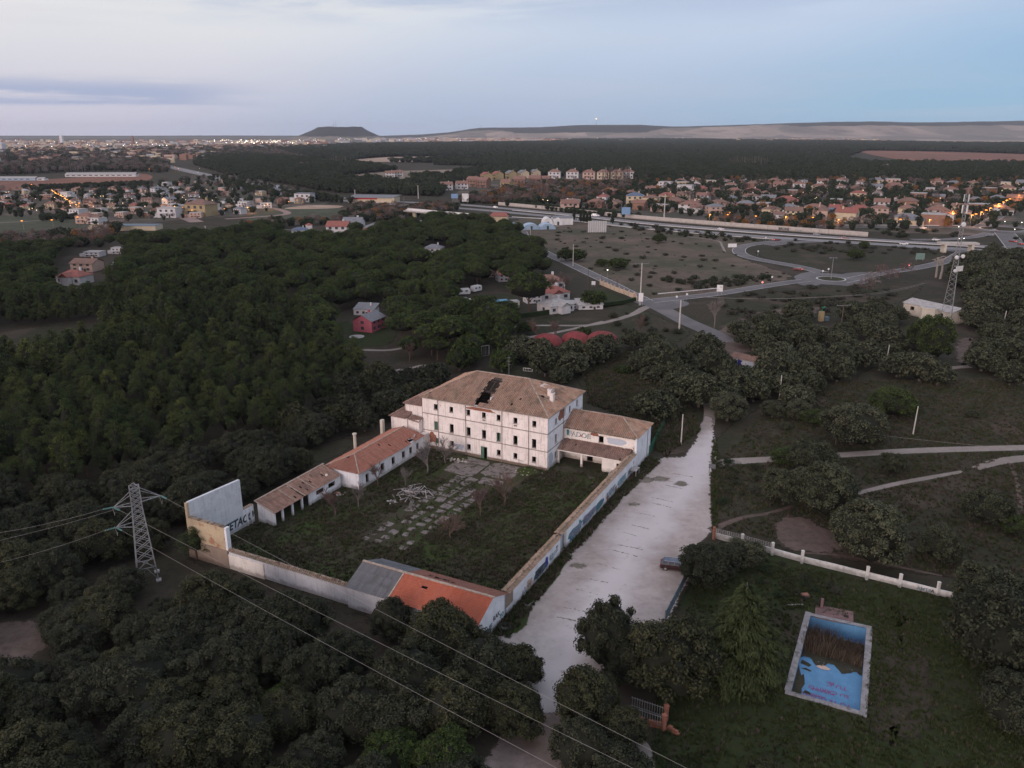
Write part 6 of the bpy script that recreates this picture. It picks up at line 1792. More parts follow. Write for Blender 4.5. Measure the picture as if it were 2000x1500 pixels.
# leafless trees in the courtyard and beyond
for x, y, h, m_, lab in ((655, 1008, 5.0, 'twig_brown', 'bare slender tree at the left of the courtyard above a green patch'), (700, 990, 4.2, 'twig_grey', 'small bare tree right of the slender one in the courtyard'),
      (835, 925, 5.6, 'twig_grey', 'wide bare greyish bush at the near end of the red roofed wing'), (870, 905, 4.6, 'twig_grey', 'bare bushy tree in the corner of the building and red roofed wing'),
      (938, 1010, 5.2, 'twig_brown', 'bare brownish tree over the slab path'), (985, 985, 5.6, 'twig_red', 'bare reddish tree over a green patch in mid courtyard'),
      (880, 1052, 5.0, 'twig_red', 'low spreading reddish bare bush in the middle of the courtyard'), (738, 950, 4.4, 'twig_brown', 'leaning bare sapling before the near end of the red roofed wing'),
      (792, 950, 3.4, 'twig_grey', 'small bare sapling just above the timber heap'),
      (1395, 640, 9.5, 'twig_grey', 'big bare tree beside the lower road below the road junction'), (1050, 668, 7.0, 'twig_red', 'bare tree with yellow leaves left of the red domes'),
      (1085, 664, 6.0, 'twig_brown', 'bare tree between the first two red domes'), (1250, 655, 6.0, 'twig_red', 'reddish bare shrub behind the red domes'),
      (1100, 575, 8, 'twig_brown', 'bare pinkish tree behind the bungalows'), (1075, 575, 7, 'twig_brown', 'bare tree beside the red roofed bungalow'),
      (1700, 560, 9, 'twig_red', 'brown leafless thicket left of the radio mast'), (1740, 555, 9, 'twig_brown', 'brown leafless thicket nearer to the radio mast'), (1720, 545, 9, 'twig_red', 'leafless thicket behind the two brown ones'),
      (1770, 540, 8, 'twig_brown', 'leafless thicket beside the road below the bridge'), (1690, 575, 8, 'twig_red', 'lowest of the brown leafless thickets'), (800, 705, 5, 'twig_red', 'dark red leafless shrub below the pink house')):
 gx, gy = G(x, y)
 o = thing('bare_tree', lab, 'tree', (gx, gy, 0), rnd.uniform(0, 6))
 s_ = h / 4.4; o.scale = (s_ * (1.45 if 'bush' in lab or 'thicket' in lab else 1.15), s_ * (1.45 if 'bush' in lab or 'thicket' in lab else 1), s_ * (.7 if 'low spreading' in lab else 1))
 if 'thicket' in lab:
  link('branches', VAR['far_bare'][rnd.randrange(3)][0], o); o.scale = (.85, .85, .7); continue
 link('branches', BARE[m_][rnd.randrange(3)], o)
 if h <= 6: put(gx, gy, 1)
for x, y, lab in ((1836, 545, 'dead pale tree stump with a forked trunk left of the bridge'), (1828, 542, 'leaning dead pale trunk left of the bridge')):
 gx, gy = G(x, y); o = thing('dead_tree', lab, 'tree', (gx, gy, 0), rnd.uniform(0, 6))
 mb = MB(); rr = random.Random(x)
 mb.tube([(0, 0, 0), (.3, .1, 4), (.2, -.4, 9)], [.55, .45, .3], 6)
 for k in range(6):
  t = rr.uniform(0, 6.28); z = rr.uniform(5, 9); mb.tube([(.25, -.2, z), (math.cos(t) * 2, math.sin(t) * 2, z + 1.2), (math.cos(t) * 3.5, math.sin(t) * 3.5, z + 1.0)], [.25, .18, .08], 5)
 part(mb, 'trunk', 'bark_pale', o)
# poplars standing in rows far off
rr = random.Random(77); kp = 0
for (x0, x1, y0, y1, n, hh, lab, gr) in ((1176, 1232, 363, 361, 20, 21, 'tall bare poplar of the grey row behind the estate', 'poplars behind the estate'), (1048, 1074, 396, 392, 8, 20, 'bare poplar of the small row right of the apartment blocks', 'poplars by the gardens'),
          (128, 172, 338, 336, 12, 17, 'bare poplar near the long white greenhouse', 'poplars by the greenhouse'), (645, 678, 323, 322, 12, 17, 'bare poplar of the pale grove before the far pine forest', 'poplars before the forest'),
          (1425, 1500, 326, 324, 22, 17, 'bare poplar of the far pale line in the pine forest', 'poplars in the forest'),
          (790, 800, 412, 411, 1, 12, 'bare tree between the motorway and the overpass', 'bare trees by the overpass')):
 for i in range(n):
  x = x0 + (x1 - x0) * (i + rr.uniform(-.3, .3)) / n; y = y0 + (y1 - y0) * i / n + rr.uniform(-1.5, 2.0)
  gx, gy = G(x, y)
  o = link('poplar', POP[rr.randrange(2)]); o.location = (gx, gy, 0); s_ = hh / 17 * rr.uniform(.8, 1.15); q = 1.6 if 'thicket' in lab or 'between' in lab else 1.0
  o.scale = (s_ * q * 1.3, s_ * q * 1.3, s_); o.rotation_euler = (0, 0, rr.uniform(0, 6)); tag(o, lab, 'tree', gr)
# conifers by the white tents
for x, y, hh in ((1121, 432, 13), (1134, 434, 8.5), (1140, 435, 10), (1146, 436, 8), (1152, 437, 7), (1196, 438, 9)):
 gx, gy = G(x, y); o = thing('cypress', 'dark pointed conifer beside the motorway', 'tree', (gx, gy, 0), 0, None)
 o['label'] = {1121: 'tallest dark conifer right of the white tents', 1134: 'shortest of the left pair of conifers after the tall one', 1140: 'second tallest conifer in the row right of the white tents', 1146: 'fourth conifer of the row right of the white tents', 1152: 'last and small conifer of the row right of the white tents', 1196: 'lone dark conifer beside the motorway lanes'}[x]
 pf = []; r9 = np.random.default_rng(x)
 for i in range(16):
  q = i / 16; t = i * 2.4; rr_ = 2.2 * (1 - q) ** .8
  pf.append(((rr_ * math.cos(t) * .5, rr_ * math.sin(t) * .5, hh * (.1 + .85 * q)), (.9 * (1 - q * .6),) * 3))
 link('crown', crown_mesh('cypress_crown', pf, 26, .4, 'leaf_hedge', 'core_dark', [((0, 0, hh * .45), (1.2, 1.2, hh * .42), 1)]), o)
 mb = MB(); mb.tube([(0, 0, 0), (0, 0, hh * .5)], .2, 5); part(mb, 'trunk', 'bark_grey', o)
# far woods: uncountable masses
def far_wood(name, polys, sp, kinds, s0, s1, seed, zs=(.8, 1.2), prob=1., holes=()):
 pts = []
 for i, pl_ in enumerate(polys):
  for p in scatter(pl_, sp, seed=seed + i, prob=prob):
   q = S(*p)
   if any(inside(q[0], q[1], h) for h in holes): continue
   pts.append(p)
 return stuff_points(name, pts, kinds, s0, s1, seed, zs) if pts else None
RV = [[(1000, 408), (1250, 432), (1520, 455), (1700, 467), (2000, 485), (2200, 496), (2200, 506), (2000, 496), (1700, 480), (1500, 468), (1250, 446), (1000, 420), (780, 404), (520, 375), (330, 332), (330, 320), (520, 361), (780, 390)]]
far_wood('pine_belt', [[(400, 300), (470, 300), (700, 322), (840, 345), (880, 352), (862, 384), (760, 380), (640, 376), (560, 360), (440, 340), (380, 322)],
     [(850, 352), (905, 338), (960, 330), (1010, 328), (1060, 345), (930, 350), (880, 362)]], 7.2, ('far',), .75, 1.2, 200, holes=RV + [[(655, 345), (760, 335), (860, 332), (900, 338), (780, 353), (690, 355)], [(735, 355), (800, 348), (820, 362), (750, 362)]])
far_wood('pine_forest', [[(1010, 326), (1060, 345), (1240, 350), (1420, 352), (1720, 352), (2100, 356), (2100, 322), (1700, 322), (1640, 312), (1500, 305), (1300, 304), (1000, 312), (840, 322)]], 8.6, ('far',), .9, 1.25, 210,
  holes=[[(1100, 352), (1100, 338), (1240, 338), (1240, 352)], [(1420, 328), (1500, 324), (1620, 318), (1620, 324), (1500, 331)], [(1690, 310), (2100, 316), (2100, 322), (1700, 318)]])
far_wood('pine_forest', [[(560, 290), (700, 283), (1000, 279), (1060, 273), (1300, 272), (1600, 276), (1900, 281), (2100, 281), (2100, 304), (1850, 296), (1690, 294), (1640, 312), (1500, 305), (1300, 304), (1000, 312), (840, 318), (700, 316), (560, 304)]], 15, ('far',), 1.7, 2.4, 220, (.5, .75),
  holes=[[(680, 313), (760, 306), (900, 305), (900, 313), (720, 318)], [(1000, 275), (1085, 273), (1085, 278), (1000, 279)]])
far_wood('riverside_trees', [[(-60, 330), (90, 318), (260, 312), (330, 318), (330, 338), (200, 334), (-60, 346)], [(330, 300), (420, 296), (540, 296), (600, 310), (480, 305), (400, 312)]], 11, ('far', 'far_bare', 'far_bare'), .8, 1.3, 230)
far_wood('town_trees', [[(-200, 300), (200, 292), (560, 285), (600, 292), (400, 305), (100, 316), (-200, 322)]], 22, ('far', 'far_bare'), 1.0, 1.6, 235, prob=.8)
far_wood('estate_trees', [[(1100, 408), (1240, 352), (1420, 346), (2100, 350), (2100, 442), (1700, 450), (1500, 438), (1250, 412)]], 11.5, ('far', 'far_bare', 'far', 'far_autumn', 'far'), .42, .95, 240, prob=.85, holes=[[(1940, 440), (2100, 360), (2100, 445)]])
far_wood('garden_thicket', [[(900, 396), (960, 380), (1060, 362), (1160, 362), (1230, 362), (1240, 376), (1130, 398), (1020, 402)]], 6.5, ('far_bare', 'far_bare', 'far_autumn', 'far'), .6, 1.05, 245)
far_wood('estate_trees', [[(-60, 372), (270, 362), (440, 342), (600, 376), (640, 398), (500, 416), (330, 430), (190, 450), (60, 425), (-60, 420)]], 15, ('far', 'far_bare', 'far'), .35, .8, 250, prob=.8)
far_wood('thicket', [[(-80, 470), (100, 466), (200, 456), (240, 446), (200, 485), (60, 496), (-80, 505)], [(470, 445), (520, 440), (700, 432), (780, 425), (790, 436), (600, 448), (480, 452)], [(1380, 433), (1560, 440), (1700, 450), (1560, 449), (1400, 439)], [(660, 432), (780, 428), (900, 410), (860, 404), (790, 410), (700, 405), (670, 420)], [(900, 398), (980, 401), (1000, 404), (960, 392), (900, 388)]], 5.5, ('far_bare', 'far_bare', 'far', 'far_autumn'), .45, .8, 260)
far_wood('hedge', [[(80, 366), (290, 358), (290, 361), (80, 370)], [(80, 428), (150, 424), (152, 428), (80, 432)], [(1000, 398), (1120, 413), (1250, 424), (1250, 428), (1120, 417), (1000, 402)]], 4.0, ('far',), .35, .55, 270)
far_wood('motorway_trees', [[(440, 352), (520, 372), (600, 386), (700, 398), (640, 396), (520, 382), (440, 362)]], 8, ('far', 'far'), .6, 1.0, 280, holes=RV, prob=.8)
# grass tufts and weeds near the camera
def tuft_mesh(m, seed, n=16, h=.42, r=.28):
 rr = np.random.default_rng(seed)
 a = rr.uniform(0, 6.28, n); q = rr.random(n) * r
 b = np.stack([np.cos(a) * q, np.sin(a) * q, np.zeros(n)], 1)
 L = h * rr.uniform(.5, 1.2, n); ta = rr.uniform(0, 6.28, n); k = rr.uniform(.2, .8, n)
 tip = b + np.stack([np.cos(ta) * L * k, np.sin(ta) * L * k, L], 1)
 wd_ = np.stack([-np.sin(ta), np.cos(ta), np.zeros(n)], 1) * .05
 V_ = np.stack([b - wd_, b + wd_, tip + wd_ * .3, tip - wd_ * .3], 1).reshape(-1, 3)
 return np_mesh('tuft', V_, np.arange(len(V_)).reshape(-1, 4), [m], None, rr.random(n))
VAR['tuft'] = [(tuft_mesh('leaf_grass', i), None) for i in range(3)] + [(tuft_mesh('leaf_straw', 7), None)]
VAR['tuft_green'] = [(tuft_mesh('leaf_grass', i + 20), None) for i in range(3)]
VAR['tuft_straw'] = [(tuft_mesh('leaf_straw', i + 30), None) for i in range(3)]
def tufts(name, world_poly, n, kinds, s0, s1, seed, avoid=None, clump=.0):
 rr = np.random.default_rng(seed); xs = [p[0] for p in world_poly]; ys = [p[1] for p in world_poly]
 out = []
 ph = rr.uniform(0, 6, 4)
 tries = 0
 while len(out) < n and tries < n * 14:
  tries += 1
  x, y = rr.uniform(min(xs), max(xs)), rr.uniform(min(ys), max(ys))
  c = math.sin(x * .9 + ph[0]) * math.sin(y * .8 + ph[1]) + math.sin(x * .37 + ph[2]) * math.sin(y * .31 + ph[3])
  if rr.random() < clump and c < .1: continue
  if not inside(x, y, world_poly): continue
  if avoid and avoid(x, y): continue
  out.append((x, y))
 return stuff_points(name, out, kinds, s0, s1, seed)
cyi = [W(-53.2, -14), W(-53.2, 34), W(-41, 34), W(-40, 30.4), W(-24, 30.4), W(-23.5, 26.3), W(-1, 26.3), W(-.4, .2), W(4.2, -.4), W(4.2, -14)]
PTH = [[G(*p) for p in q] for q in ([(1388, 915), (1440, 907), (1640, 896), (1900, 884), (2100, 880), (2100, 866), (1800, 873), (1640, 881), (1510, 890), (1388, 898)], [(1630, 980), (1700, 962), (1880, 926), (1880, 916), (1700, 950), (1640, 966)],
 [(1900, 922), (1960, 908), (2100, 895), (2100, 880), (1960, 892)], [(1385, 1042), (1455, 1016), (1550, 994), (1550, 982), (1455, 1003), (1388, 1028)], [(1515, 1020), (1560, 1008), (1610, 1030), (1650, 1060), (1620, 1080), (1560, 1075), (1520, 1055)])]
def av_path(x, y): return any(inside(x, y, q) for q in PTH)
def av_court(x, y):
 dx, dy = x - CO[0], y - CO[1]; u = dx * CU[0] + dy * CU[1]; v = dx * CV[0] + dy * CV[1]
 if u < -46 and -15.5 < v < 5.5: return True
 if -38 < u < -10 and 5.5 < v - (-u - 10) * .05 < 15: return rnd.random() < .8
 return u > -12 and 2 < v < 19
tufts('courtyard_weeds', cyi, 15000, ('tuft', 'tuft_straw'), .35, 1.0, 301, av_court, .6)
tufts('meadow_grass', [G(1398, 905), G(1500, 800), G(1640, 745), G(1980, 740), G(2080, 900), G(2080, 1160), G(1880, 1130), G(1400, 1030)], 16000, ('tuft', 'tuft_straw'), .4, 1.1, 302, av_path, .6)
tufts('lawn_grass', [G(1400, 1075), G(1860, 1170), G(2060, 1200), G(2060, 1560), G(1250, 1560), G(1300, 1380), G(1350, 1150)], 12000, ('tuft', 'tuft_green'), .35, .9, 303,
 lambda x, y: inside(x, y, [G(1570, 1190), G(1702, 1218), G(1690, 1402), G(1532, 1360)]), .6)
tufts('rough_grass', [G(1100, 695), G(1290, 685), G(1370, 840), G(1300, 888), G(1276, 880), G(1262, 830), G(1150, 790), G(1145, 745)], 9000, ('tuft', 'tuft_straw'), .8, 1.9, 304, None, .5)
tufts('wall_foot_weeds', [W(-51, -15.1), W(-51, -17.6), W(-28, -16.8), W(-5, -17), W(15, -18.2), W(15, -15.1)], 1500, ('tuft', 'tuft_straw'), .5, 1.4, 305, None, .3)
tufts('verge_grass', [G(1392, 850), G(1410, 905), G(1400, 1035), G(1392, 1035), G(1388, 930)], 500, ('tuft',), .5, 1.2, 306)
print('TREES', n1, n2, n3, n4, n5, 'bushes', k_)
# ================================================================== OBJECTS NEAR THE CAMERA
# lattice pylon
px_, py_ = G(289, 1130)
PY = thing('pylon', 'grey steel lattice power pylon standing in the dark oak wood at left', 'pylon', (px_, py_, 0), math.radians(28))
HTW = 15.2
def wdt(z): return 1.35 * (1 - z / HTW) + .42 * (z / HTW) if z < 11.5 else .62
legs = []
for sx_ in (-1, 1):
 for sy_ in (-1, 1):
  mb = MB(); f = lambda z: (sx_ * wdt(z), sy_ * wdt(z), z)
  zs_ = [0.0, 3, 6, 9, 11.4, 14.6]
  for a, b_ in zip(zs_[:-1], zs_[1:]): mb.beam(f(a), f(b_), .15)
  part(mb, 'leg', 'steel', PY)
  boxpart('footing', 'concrete_light', PY, sx_ * 1.35 - .35, sx_ * 1.35 + .35, sy_ * 1.35 - .35, sy_ * 1.35 + .35, -.1, .25)
zz = [0.3, 2.3, 3.9, 5.3, 6.6, 7.8, 8.9, 9.9, 10.8, 11.6, 12.4, 13.2, 14.0, 14.6]
for i in range(len(zz) - 1):
 a, b_ = zz[i], zz[i + 1]; wa, wb = wdt(a), wdt(b_)
 for fx in range(4):
  c = [(-1, -1), (1, -1), (1, 1), (-1, 1)]; p, q = c[fx], c[(fx + 1) % 4]
  if i == 0:
   mid = ((p[0] + q[0]) / 2 * wb, (p[1] + q[1]) / 2 * wb, b_)
   pr = [((p[0] * wa, p[1] * wa, a), mid), ((q[0] * wa, q[1] * wa, a), mid), ((p[0] * wb, p[1] * wb, b_), (q[0] * wb, q[1] * wb, b_))]
  else:
   pr = [((p[0] * wa, p[1] * wa, a), (q[0] * wb, q[1] * wb, b_)), ((q[0] * wa, q[1] * wa, a), (p[0] * wb, p[1] * wb, b_))]
  for s_, e_ in pr:
   mb = MB(); mb.beam(s_, e_, .075); part(mb, 'brace', 'steel', PY)
arms = [(-1, 12.0, 2.3), (1, 12.4, 2.6), (-1, 8.9, 2.2)]
tips = []
for sx_, z, L in arms:
 w0 = wdt(z); tip = (sx_ * (w0 + L), 0, z + .1)
 mb = MB()
 for sy_ in (-1, 1):
  mb.beam((sx_ * w0, sy_ * w0, z), tip, .09); mb.beam((sx_ * w0, sy_ * w0, z + 1.7), tip, .07)
 mb.beam((sx_ * (w0 + L * .5), -w0 * .5, z + .05), (sx_ * (w0 + L * .5), w0 * .5, z + .05), .06)
 part(mb, 'crossarm', 'steel', PY)
 tips.append(tip)
mb = MB()
for s_, e_ in (((-.62, -.62, 14.6), (.62, -.62, 14.6)), ((.62, -.62, 14.6), (.62, .62, 14.6)), ((.62, .62, 14.6), (-.62, .62, 14.6)), ((-.62, .62, 14.6), (-.62, -.62, 14.6)), ((-.62, .62, 14.6), (0, 0, 15.2)), ((.62, -.62, 14.6), (0, 0, 15.2))): mb.beam(s_, e_, .08)
part(mb, 'top_frame', 'steel', PY)
def pw(p):
 k, q = math.cos(math.radians(28)), math.sin(math.radians(28))
 return (px_ + p[0] * k - p[1] * q, py_ + p[0] * q + p[1] * k, p[2])
def hang(p, q, sag, n=14):
 p = Vector(p); q = Vector(q)
 return [tuple(p + (q - p) * (i / n) - Vector((0, 0, sag * 4 * (i / n) * (1 - i / n)))) for i in range(n + 1)]
def at_far(x, y, z, ext, frm):
 a = Vector(G(x, y, z) + (z,)); d = a - Vector(frm)
 return tuple(Vector(frm) + d * ext)
def strings(parent, tip, d, name='insulator'):
 d = Vector(d).normalized(); p = Vector(tip)
 mb = MB()
 for k in range(7):
  a = p + d * (.15 + k * .2); mb.tube([a, a + d * .07], [.13, .10], 8)
 mb.tube([p, p + d * 1.6], .03, 5)
 part(mb, name, 'teal_glass', parent)
wires = [(0, (0, 1035), 9.0, 'topmost of the three wires running left from the pylon'), (1, (0, 1050), 9.2, 'middle one of the three wires running left from the pylon'), (2, (0, 1093), 6.6, 'lowest of the three wires running left from the pylon'),
  (0, (1250, 1500), 9.5, 'middle of the three wires crossing the lower photo to the right'), (1, (1355, 1500), 9.8, 'upper right of the three wires crossing in front of the barn'), (2, (1100, 1500), 7.6, 'lowest left of the three wires crossing the dark oaks')]
kr, qr = math.cos(math.radians(-28)), math.sin(math.radians(-28))
for idx, (ax, ay), zf, lab in wires:
 tip = pw(tips[idx]); end = at_far(ax, ay, zf, 1.35, tip)
 d = (Vector(end) - Vector(tip)).normalized()
 dl = Vector((d.x * kr - d.y * qr, d.x * qr + d.y * kr, d.z))
 strings(PY, tips[idx], dl)
 st = tuple(Vector(tip) + d * 1.6)
 mb = MB(); mb.tube([(p[0], p[1], p[2]) for p in hang(st, end, .5)], .014, 5)
 o = link('power_line', mb.mesh('power_line', ['wire'])); tag(o, lab, 'wire', None)
for idx in (0, 1, 2):
 t = tips[idx]; mb = MB(); mb.tube([(t[0] + .1, t[1] - 1.4, t[2] - .1), (t[0], t[1] - .8, t[2] - .95), (t[0], t[1] + .3, t[2] - 1.1), (t[0] - .2, t[1] + 1.1, t[2] - .3)], .02, 4); part(mb, 'jumper', 'wire', PY)
# radio mast
tx, ty_ = G(1848, 638)
TM = thing('radio_mast', 'tall slender grey lattice radio mast with drum and panel antennas at right', 'radio mast', (tx, ty_, 0), .5)
HM = 43.5
tw = lambda z: 1.9 * (1 - z / 30) + .42 if z < 24 else .80 - .4 * (z - 24) / 22
c3 = [(math.cos(2.094 * k), math.sin(2.094 * k)) for k in range(3)]
for p in c3:
 mb = MB(); q = [0, 6, 12, 18, 24, 32, 40, HM]
 mb.tube([(p[0] * tw(z), p[1] * tw(z), z) for z in q], .085, 5); part(mb, 'leg', 'steel', TM)
z = 0.2
while z < HM - 1.2:
 z2_ = z + max(1.1, tw(z) * 1.15)
 for k in range(3):
  p, q = c3[k], c3[(k + 1) % 3]
  mb = MB(); mb.beam((p[0] * tw(z), p[1] * tw(z), z), (q[0] * tw(z2_), q[1] * tw(z2_), z2_), .06); part(mb, 'brace', 'steel', TM)
  mb = MB(); mb.beam((q[0] * tw(z), q[1] * tw(z), z), (p[0] * tw(z2_), p[1] * tw(z2_), z2_), .05); part(mb, 'brace', 'steel', TM)
 z = z2_
for (z, a, r_) in ((19.0, 3.6, .55), (23.3, 3.5, .62), (23.4, 6.0, .62), (33.8, 3.7, .75)):
 mb = MB(); x, y = math.cos(a) * (tw(z) + .9), math.sin(a) * (tw(z) + .9)
 mb.beam((math.cos(a) * tw(z) * .5, math.sin(a) * tw(z) * .5, z), (x, y, z), .08)
 d = Vector((-.3, -1, 0)).normalized(); p = Vector((x, y, z)); mb.tube([p, p + d * .5, p + d * .62], [r_, r_, r_ * .55], 14)
 part(mb, 'dish', 'sheet_white', TM)
mb = MB()
for k in range(5): mb.box((-1.6 + k * .75, -1.3, 19.6), (.34, .3, 1.7))
part(mb, 'panel_antenna', 'sheet_white', TM)
for k in range(3):
 mb = MB(); p = c3[k]; mb.box((p[0] * .9, p[1] * .9, 38.5), (.3, .3, 2.6)); mb.box((p[0] * .9, p[1] * .9, 42), (.2, .2, 2.2)); part(mb, 'panel_antenna', 'sheet_white', TM)
mb = MB(); mb.tube([(0, 0, HM - 1), (0, 0, HM + 2.4)], .05, 5); part(mb, 'aerial', 'steel', TM)
boxpart('cabinet', 'sheet_white', TM, -3.2, -2.2, -2.4, -1.6, 0, 2.0)
# utility poles
def pole(x, y, ytop, lab, m='pole_wood', arm=0, r=.15, lean=0., lamp=None, cat='utility pole', name='utility_pole'):
 gx, gy = G(x, y); h = (y - ytop) / pxm(x, y) * 1.045
 o = thing(name, lab, cat, (gx, gy, 0), .2)
 mb = MB(); mb.tube([(0, 0, 0), (lean * h * .5, 0, h * .5), (lean * h, 0, h)], [r, r * .85, r * .65], 7); part(mb, 'pole', m, o)
 if arm:
  mb = MB(); mb.beam((lean * h - arm, 0, h - .3), (lean * h + arm, 0, h - .3), .12)
  for k in (-1, 0, 1): mb.tube([(lean * h + arm * .9 * k, 0, h - .25), (lean * h + arm * .9 * k, 0, h + .1)], .06, 5)
  part(mb, 'crossarm', 'steel', o)
 return o
pole(1330, 868, 808, 'pale pole at the end of the green fence behind the right wing', 'pole_concrete', r=.16)
pole(1783, 849, 793, 'pale pole standing in the dry meadow above the gravel path', 'pole_concrete', r=.16, lean=.03)
pole(1522, 780, 733, 'pale pole among the oaks left of the pale small oak', 'pole_concrete', r=.16)
pole(1632, 868, 845, 'short wooden post at the near side of the broad rounded oak', 'pole_wood', r=.13)
pole(1731, 708, 674, 'dark pole with pale top in the oak wood left of the tall pine', 'pole_concrete', r=.17, lean=.04)
pole(1958, 640, 608, 'leaning pale pole in the wood right of the radio mast', 'pole_concrete', r=.2, lean=.06)
pole(1992, 705, 668, 'leaning pole at the right edge above the meadow', 'pole_concrete', r=.2, lean=.08)
pole(1904, 560, 541, 'short pole behind the bright round pine at right', 'pole_concrete', r=.2)
pole(1468, 714, 685, 'pole beside the graffiti covered hut', 'pole_wood', r=.15)
pole(1172, 700, 667, 'pole standing in front of the biggest red dome', 'pole_wood', r=.15)
pole(1643, 636, 596, 'wooden pole with crossarm in front of the grey building in the oaks', 'pole_wood', 2.6, r=.2)
pole(1326, 650, 588, 'tall pale concrete pole with side arm below the road junction', 'pole_concrete', 1.0, r=.3)
pole(1250, 596, 517, 'tall lattice pole with crossarm at the road junction', 'pole_concrete', 2.8, r=.28)
pole(1148, 566, 527, 'slim pole on the near side of the lane by the walled garden', 'pole_wood', r=.15)
pole(1119, 520, 479, 'white pole between the pair of dark pines', 'pole_concrete', r=.2)
pole(1027, 508, 483, 'pale pole in the stone pine wood near the lane', 'pole_concrete', r=.2)
pole(1036, 464, 446, 'white pole near the blue tent', 'pole_concrete', r=.25)
pole(1205, 562, 545, 'short wooden pole beside the lane', 'pole_wood', r=.15)
pole(1175, 552, 537, 'thin pole halfway along the lane', 'pole_wood', r=.14)
pole(1096, 512, 500, 'lane side post left of the dark pines', 'pole_wood', r=.15)
pole(694, 392, 372, 'white pole beside the red roofed roadside shop', 'pole_concrete', .8, r=.5)
pole(817, 388, 364, 'tall lattice pole beyond the motorway at centre', 'pole_concrete', 1.4, r=.45)
pole(957, 424, 409, 'wooden pole near the small roadside restaurant', 'pole_wood', r=.3)
pole(647, 446, 432, 'concrete pole beyond the white walled villa', 'pole_concrete', 1.0, r=.35)
pole(1297, 425, 382, 'tall pale pole in the estate just beyond the barrier', 'pole_concrete', 1.2, r=.5)
pole(402, 455, 442, 'white pole in the grassland before the left estate', 'pole_concrete', .8, r=.35)
pole(981, 725, 703, 'thin bare pole behind the roof of the big building', 'steel', r=.06)
mb = MB(); a = G(1632, 862); b_ = G(2000, 912)
mb.tube(hang((a[0], a[1], 2.6), (b_[0] + 10, b_[1], 2.8), .4), .02, 4); o = link('wire', mb.mesh('wire', ['wire'])); tag(o, 'single sagging wire running right from the short wooden post', 'wire')
a = G(1643, 636); b_ = G(1326, 650)
for k, lb in ((-2.3, 'left one of the two wires between the crossarm pole and the concrete pole'), (2.3, 'right one of the two wires between the crossarm pole and the concrete pole')):
 mb = MB(); mb.tube(hang((a[0] + k, a[1], 10.2), (b_[0] + k * .3, b_[1], 12.2), 1.0), .03, 4); o = link('wire', mb.mesh('wire', ['wire'])); tag(o, lb, 'wire')
a = G(1643, 636)
for k, lb in ((-2.3, 'left one of the two wires from the crossarm pole towards the radio mast'), (2.3, 'right one of the two wires from the crossarm pole towards the radio mast')):
 mb = MB(); mb.tube(hang((a[0] + k, a[1], 10.2), (tx + k * .2, ty_ + 18, 11.5), 1.0), .03, 4); o = link('wire', mb.mesh('wire', ['wire'])); tag(o, lb, 'wire')
# swimming pool
PO = [G(1583, 1204), G(1692, 1228), G(1679, 1390), G(1545, 1352)]
cxp = sum(p[0] for p in PO) / 4; cyp = sum(p[1] for p in PO) / 4
pool = thing('swimming_pool', 'abandoned rectangular swimming pool with blue walls reeds and red graffiti', 'swimming pool', (cxp, cyp, 0), 0)
ORG[pool.name] = (cxp, cyp)
c4 = [Vector((p[0], p[1], 0)) for p in PO]        # far left, far right, near right, near left
cen = Vector((cxp, cyp, 0))
outc = [cen + (c - cen) * 1.0 for c in c4]
for i in range(4):
 a, b_ = c4[i], c4[(i + 1) % 4]; d = (b_ - a).normalized(); n = Vector((-d.y, d.x, 0))
 if n.dot(a - cen) < 0: n = -n
 wk = .75 if i in (1, 3) else .62
 nsl = int((b_ - a).length / 1.15)
 for k in range(nsl + 1):
  p = a + (b_ - a) * (k / nsl) if k < nsl else b_
  q = a + (b_ - a) * ((k + 1) / nsl) - d * .02 if k < nsl else b_ + d * wk
  if k == nsl:
   p = b_ + d * .0; q = b_ + d * wk
  mb = MB(); z1 = .16 + rnd.uniform(-.01, .01)
  P8 = [p, q, q + n * wk, p + n * wk]
  mb.poly([(v.x, v.y, z1) for v in P8][::-1 if (P8[1] - P8[0]).cross(P8[2] - P8[0]).z < 0 else 1])
  for m_ in range(4):
   u1, u2 = P8[m_], P8[(m_ + 1) % 4]; mb.poly([(u1.x, u1.y, -.05), (u2.x, u2.y, -.05), (u2.x, u2.y, z1), (u1.x, u1.y, z1)])
  part(mb, 'coping_slab', 'coping', pool)
far_z, near_z = -2.2, -.55
zf = {0: far_z, 1: far_z, 2: near_z, 3: near_z}
for i in range(4):
 a, b_ = c4[i], c4[(i + 1) % 4]; j = (i + 1) % 4
 mb = MB(); mb.poly([(a.x, a.y, zf[i]), (b_.x, b_.y, zf[j]), (b_.x, b_.y, .15), (a.x, a.y, .15)]); part(mb, 'pool_wall', 'pool_blue', pool)
mb = MB()
fl = [c4[0] * .5 + c4[3] * .5, c4[1] * .5 + c4[2] * .5]
mb.poly([(c4[3].x, c4[3].y, near_z), (c4[2].x, c4[2].y, near_z), (fl[1].x, fl[1].y, near_z - .25), (fl[0].x, fl[0].y, near_z - .25)])
mb.poly([(fl[0].x, fl[0].y, near_z - .25), (fl[1].x, fl[1].y, near_z - .25), (c4[1].x, c4[1].y, far_z), (c4[0].x, c4[0].y, far_z)])
part(mb, 'pool_floor', 'pool_blue', pool)
def pp(s_, t, dz=.0):
 l = c4[3] + (c4[0] - c4[3]) * t; r_ = c4[2] + (c4[1] - c4[2]) * t
 p = l + (r_ - l) * s_
 z = near_z + (-.25) * t / .5 if t < .5 else near_z - .25 + (far_z - near_z + .25) * (t - .5) / .5
 return (p.x, p.y, z + dz)
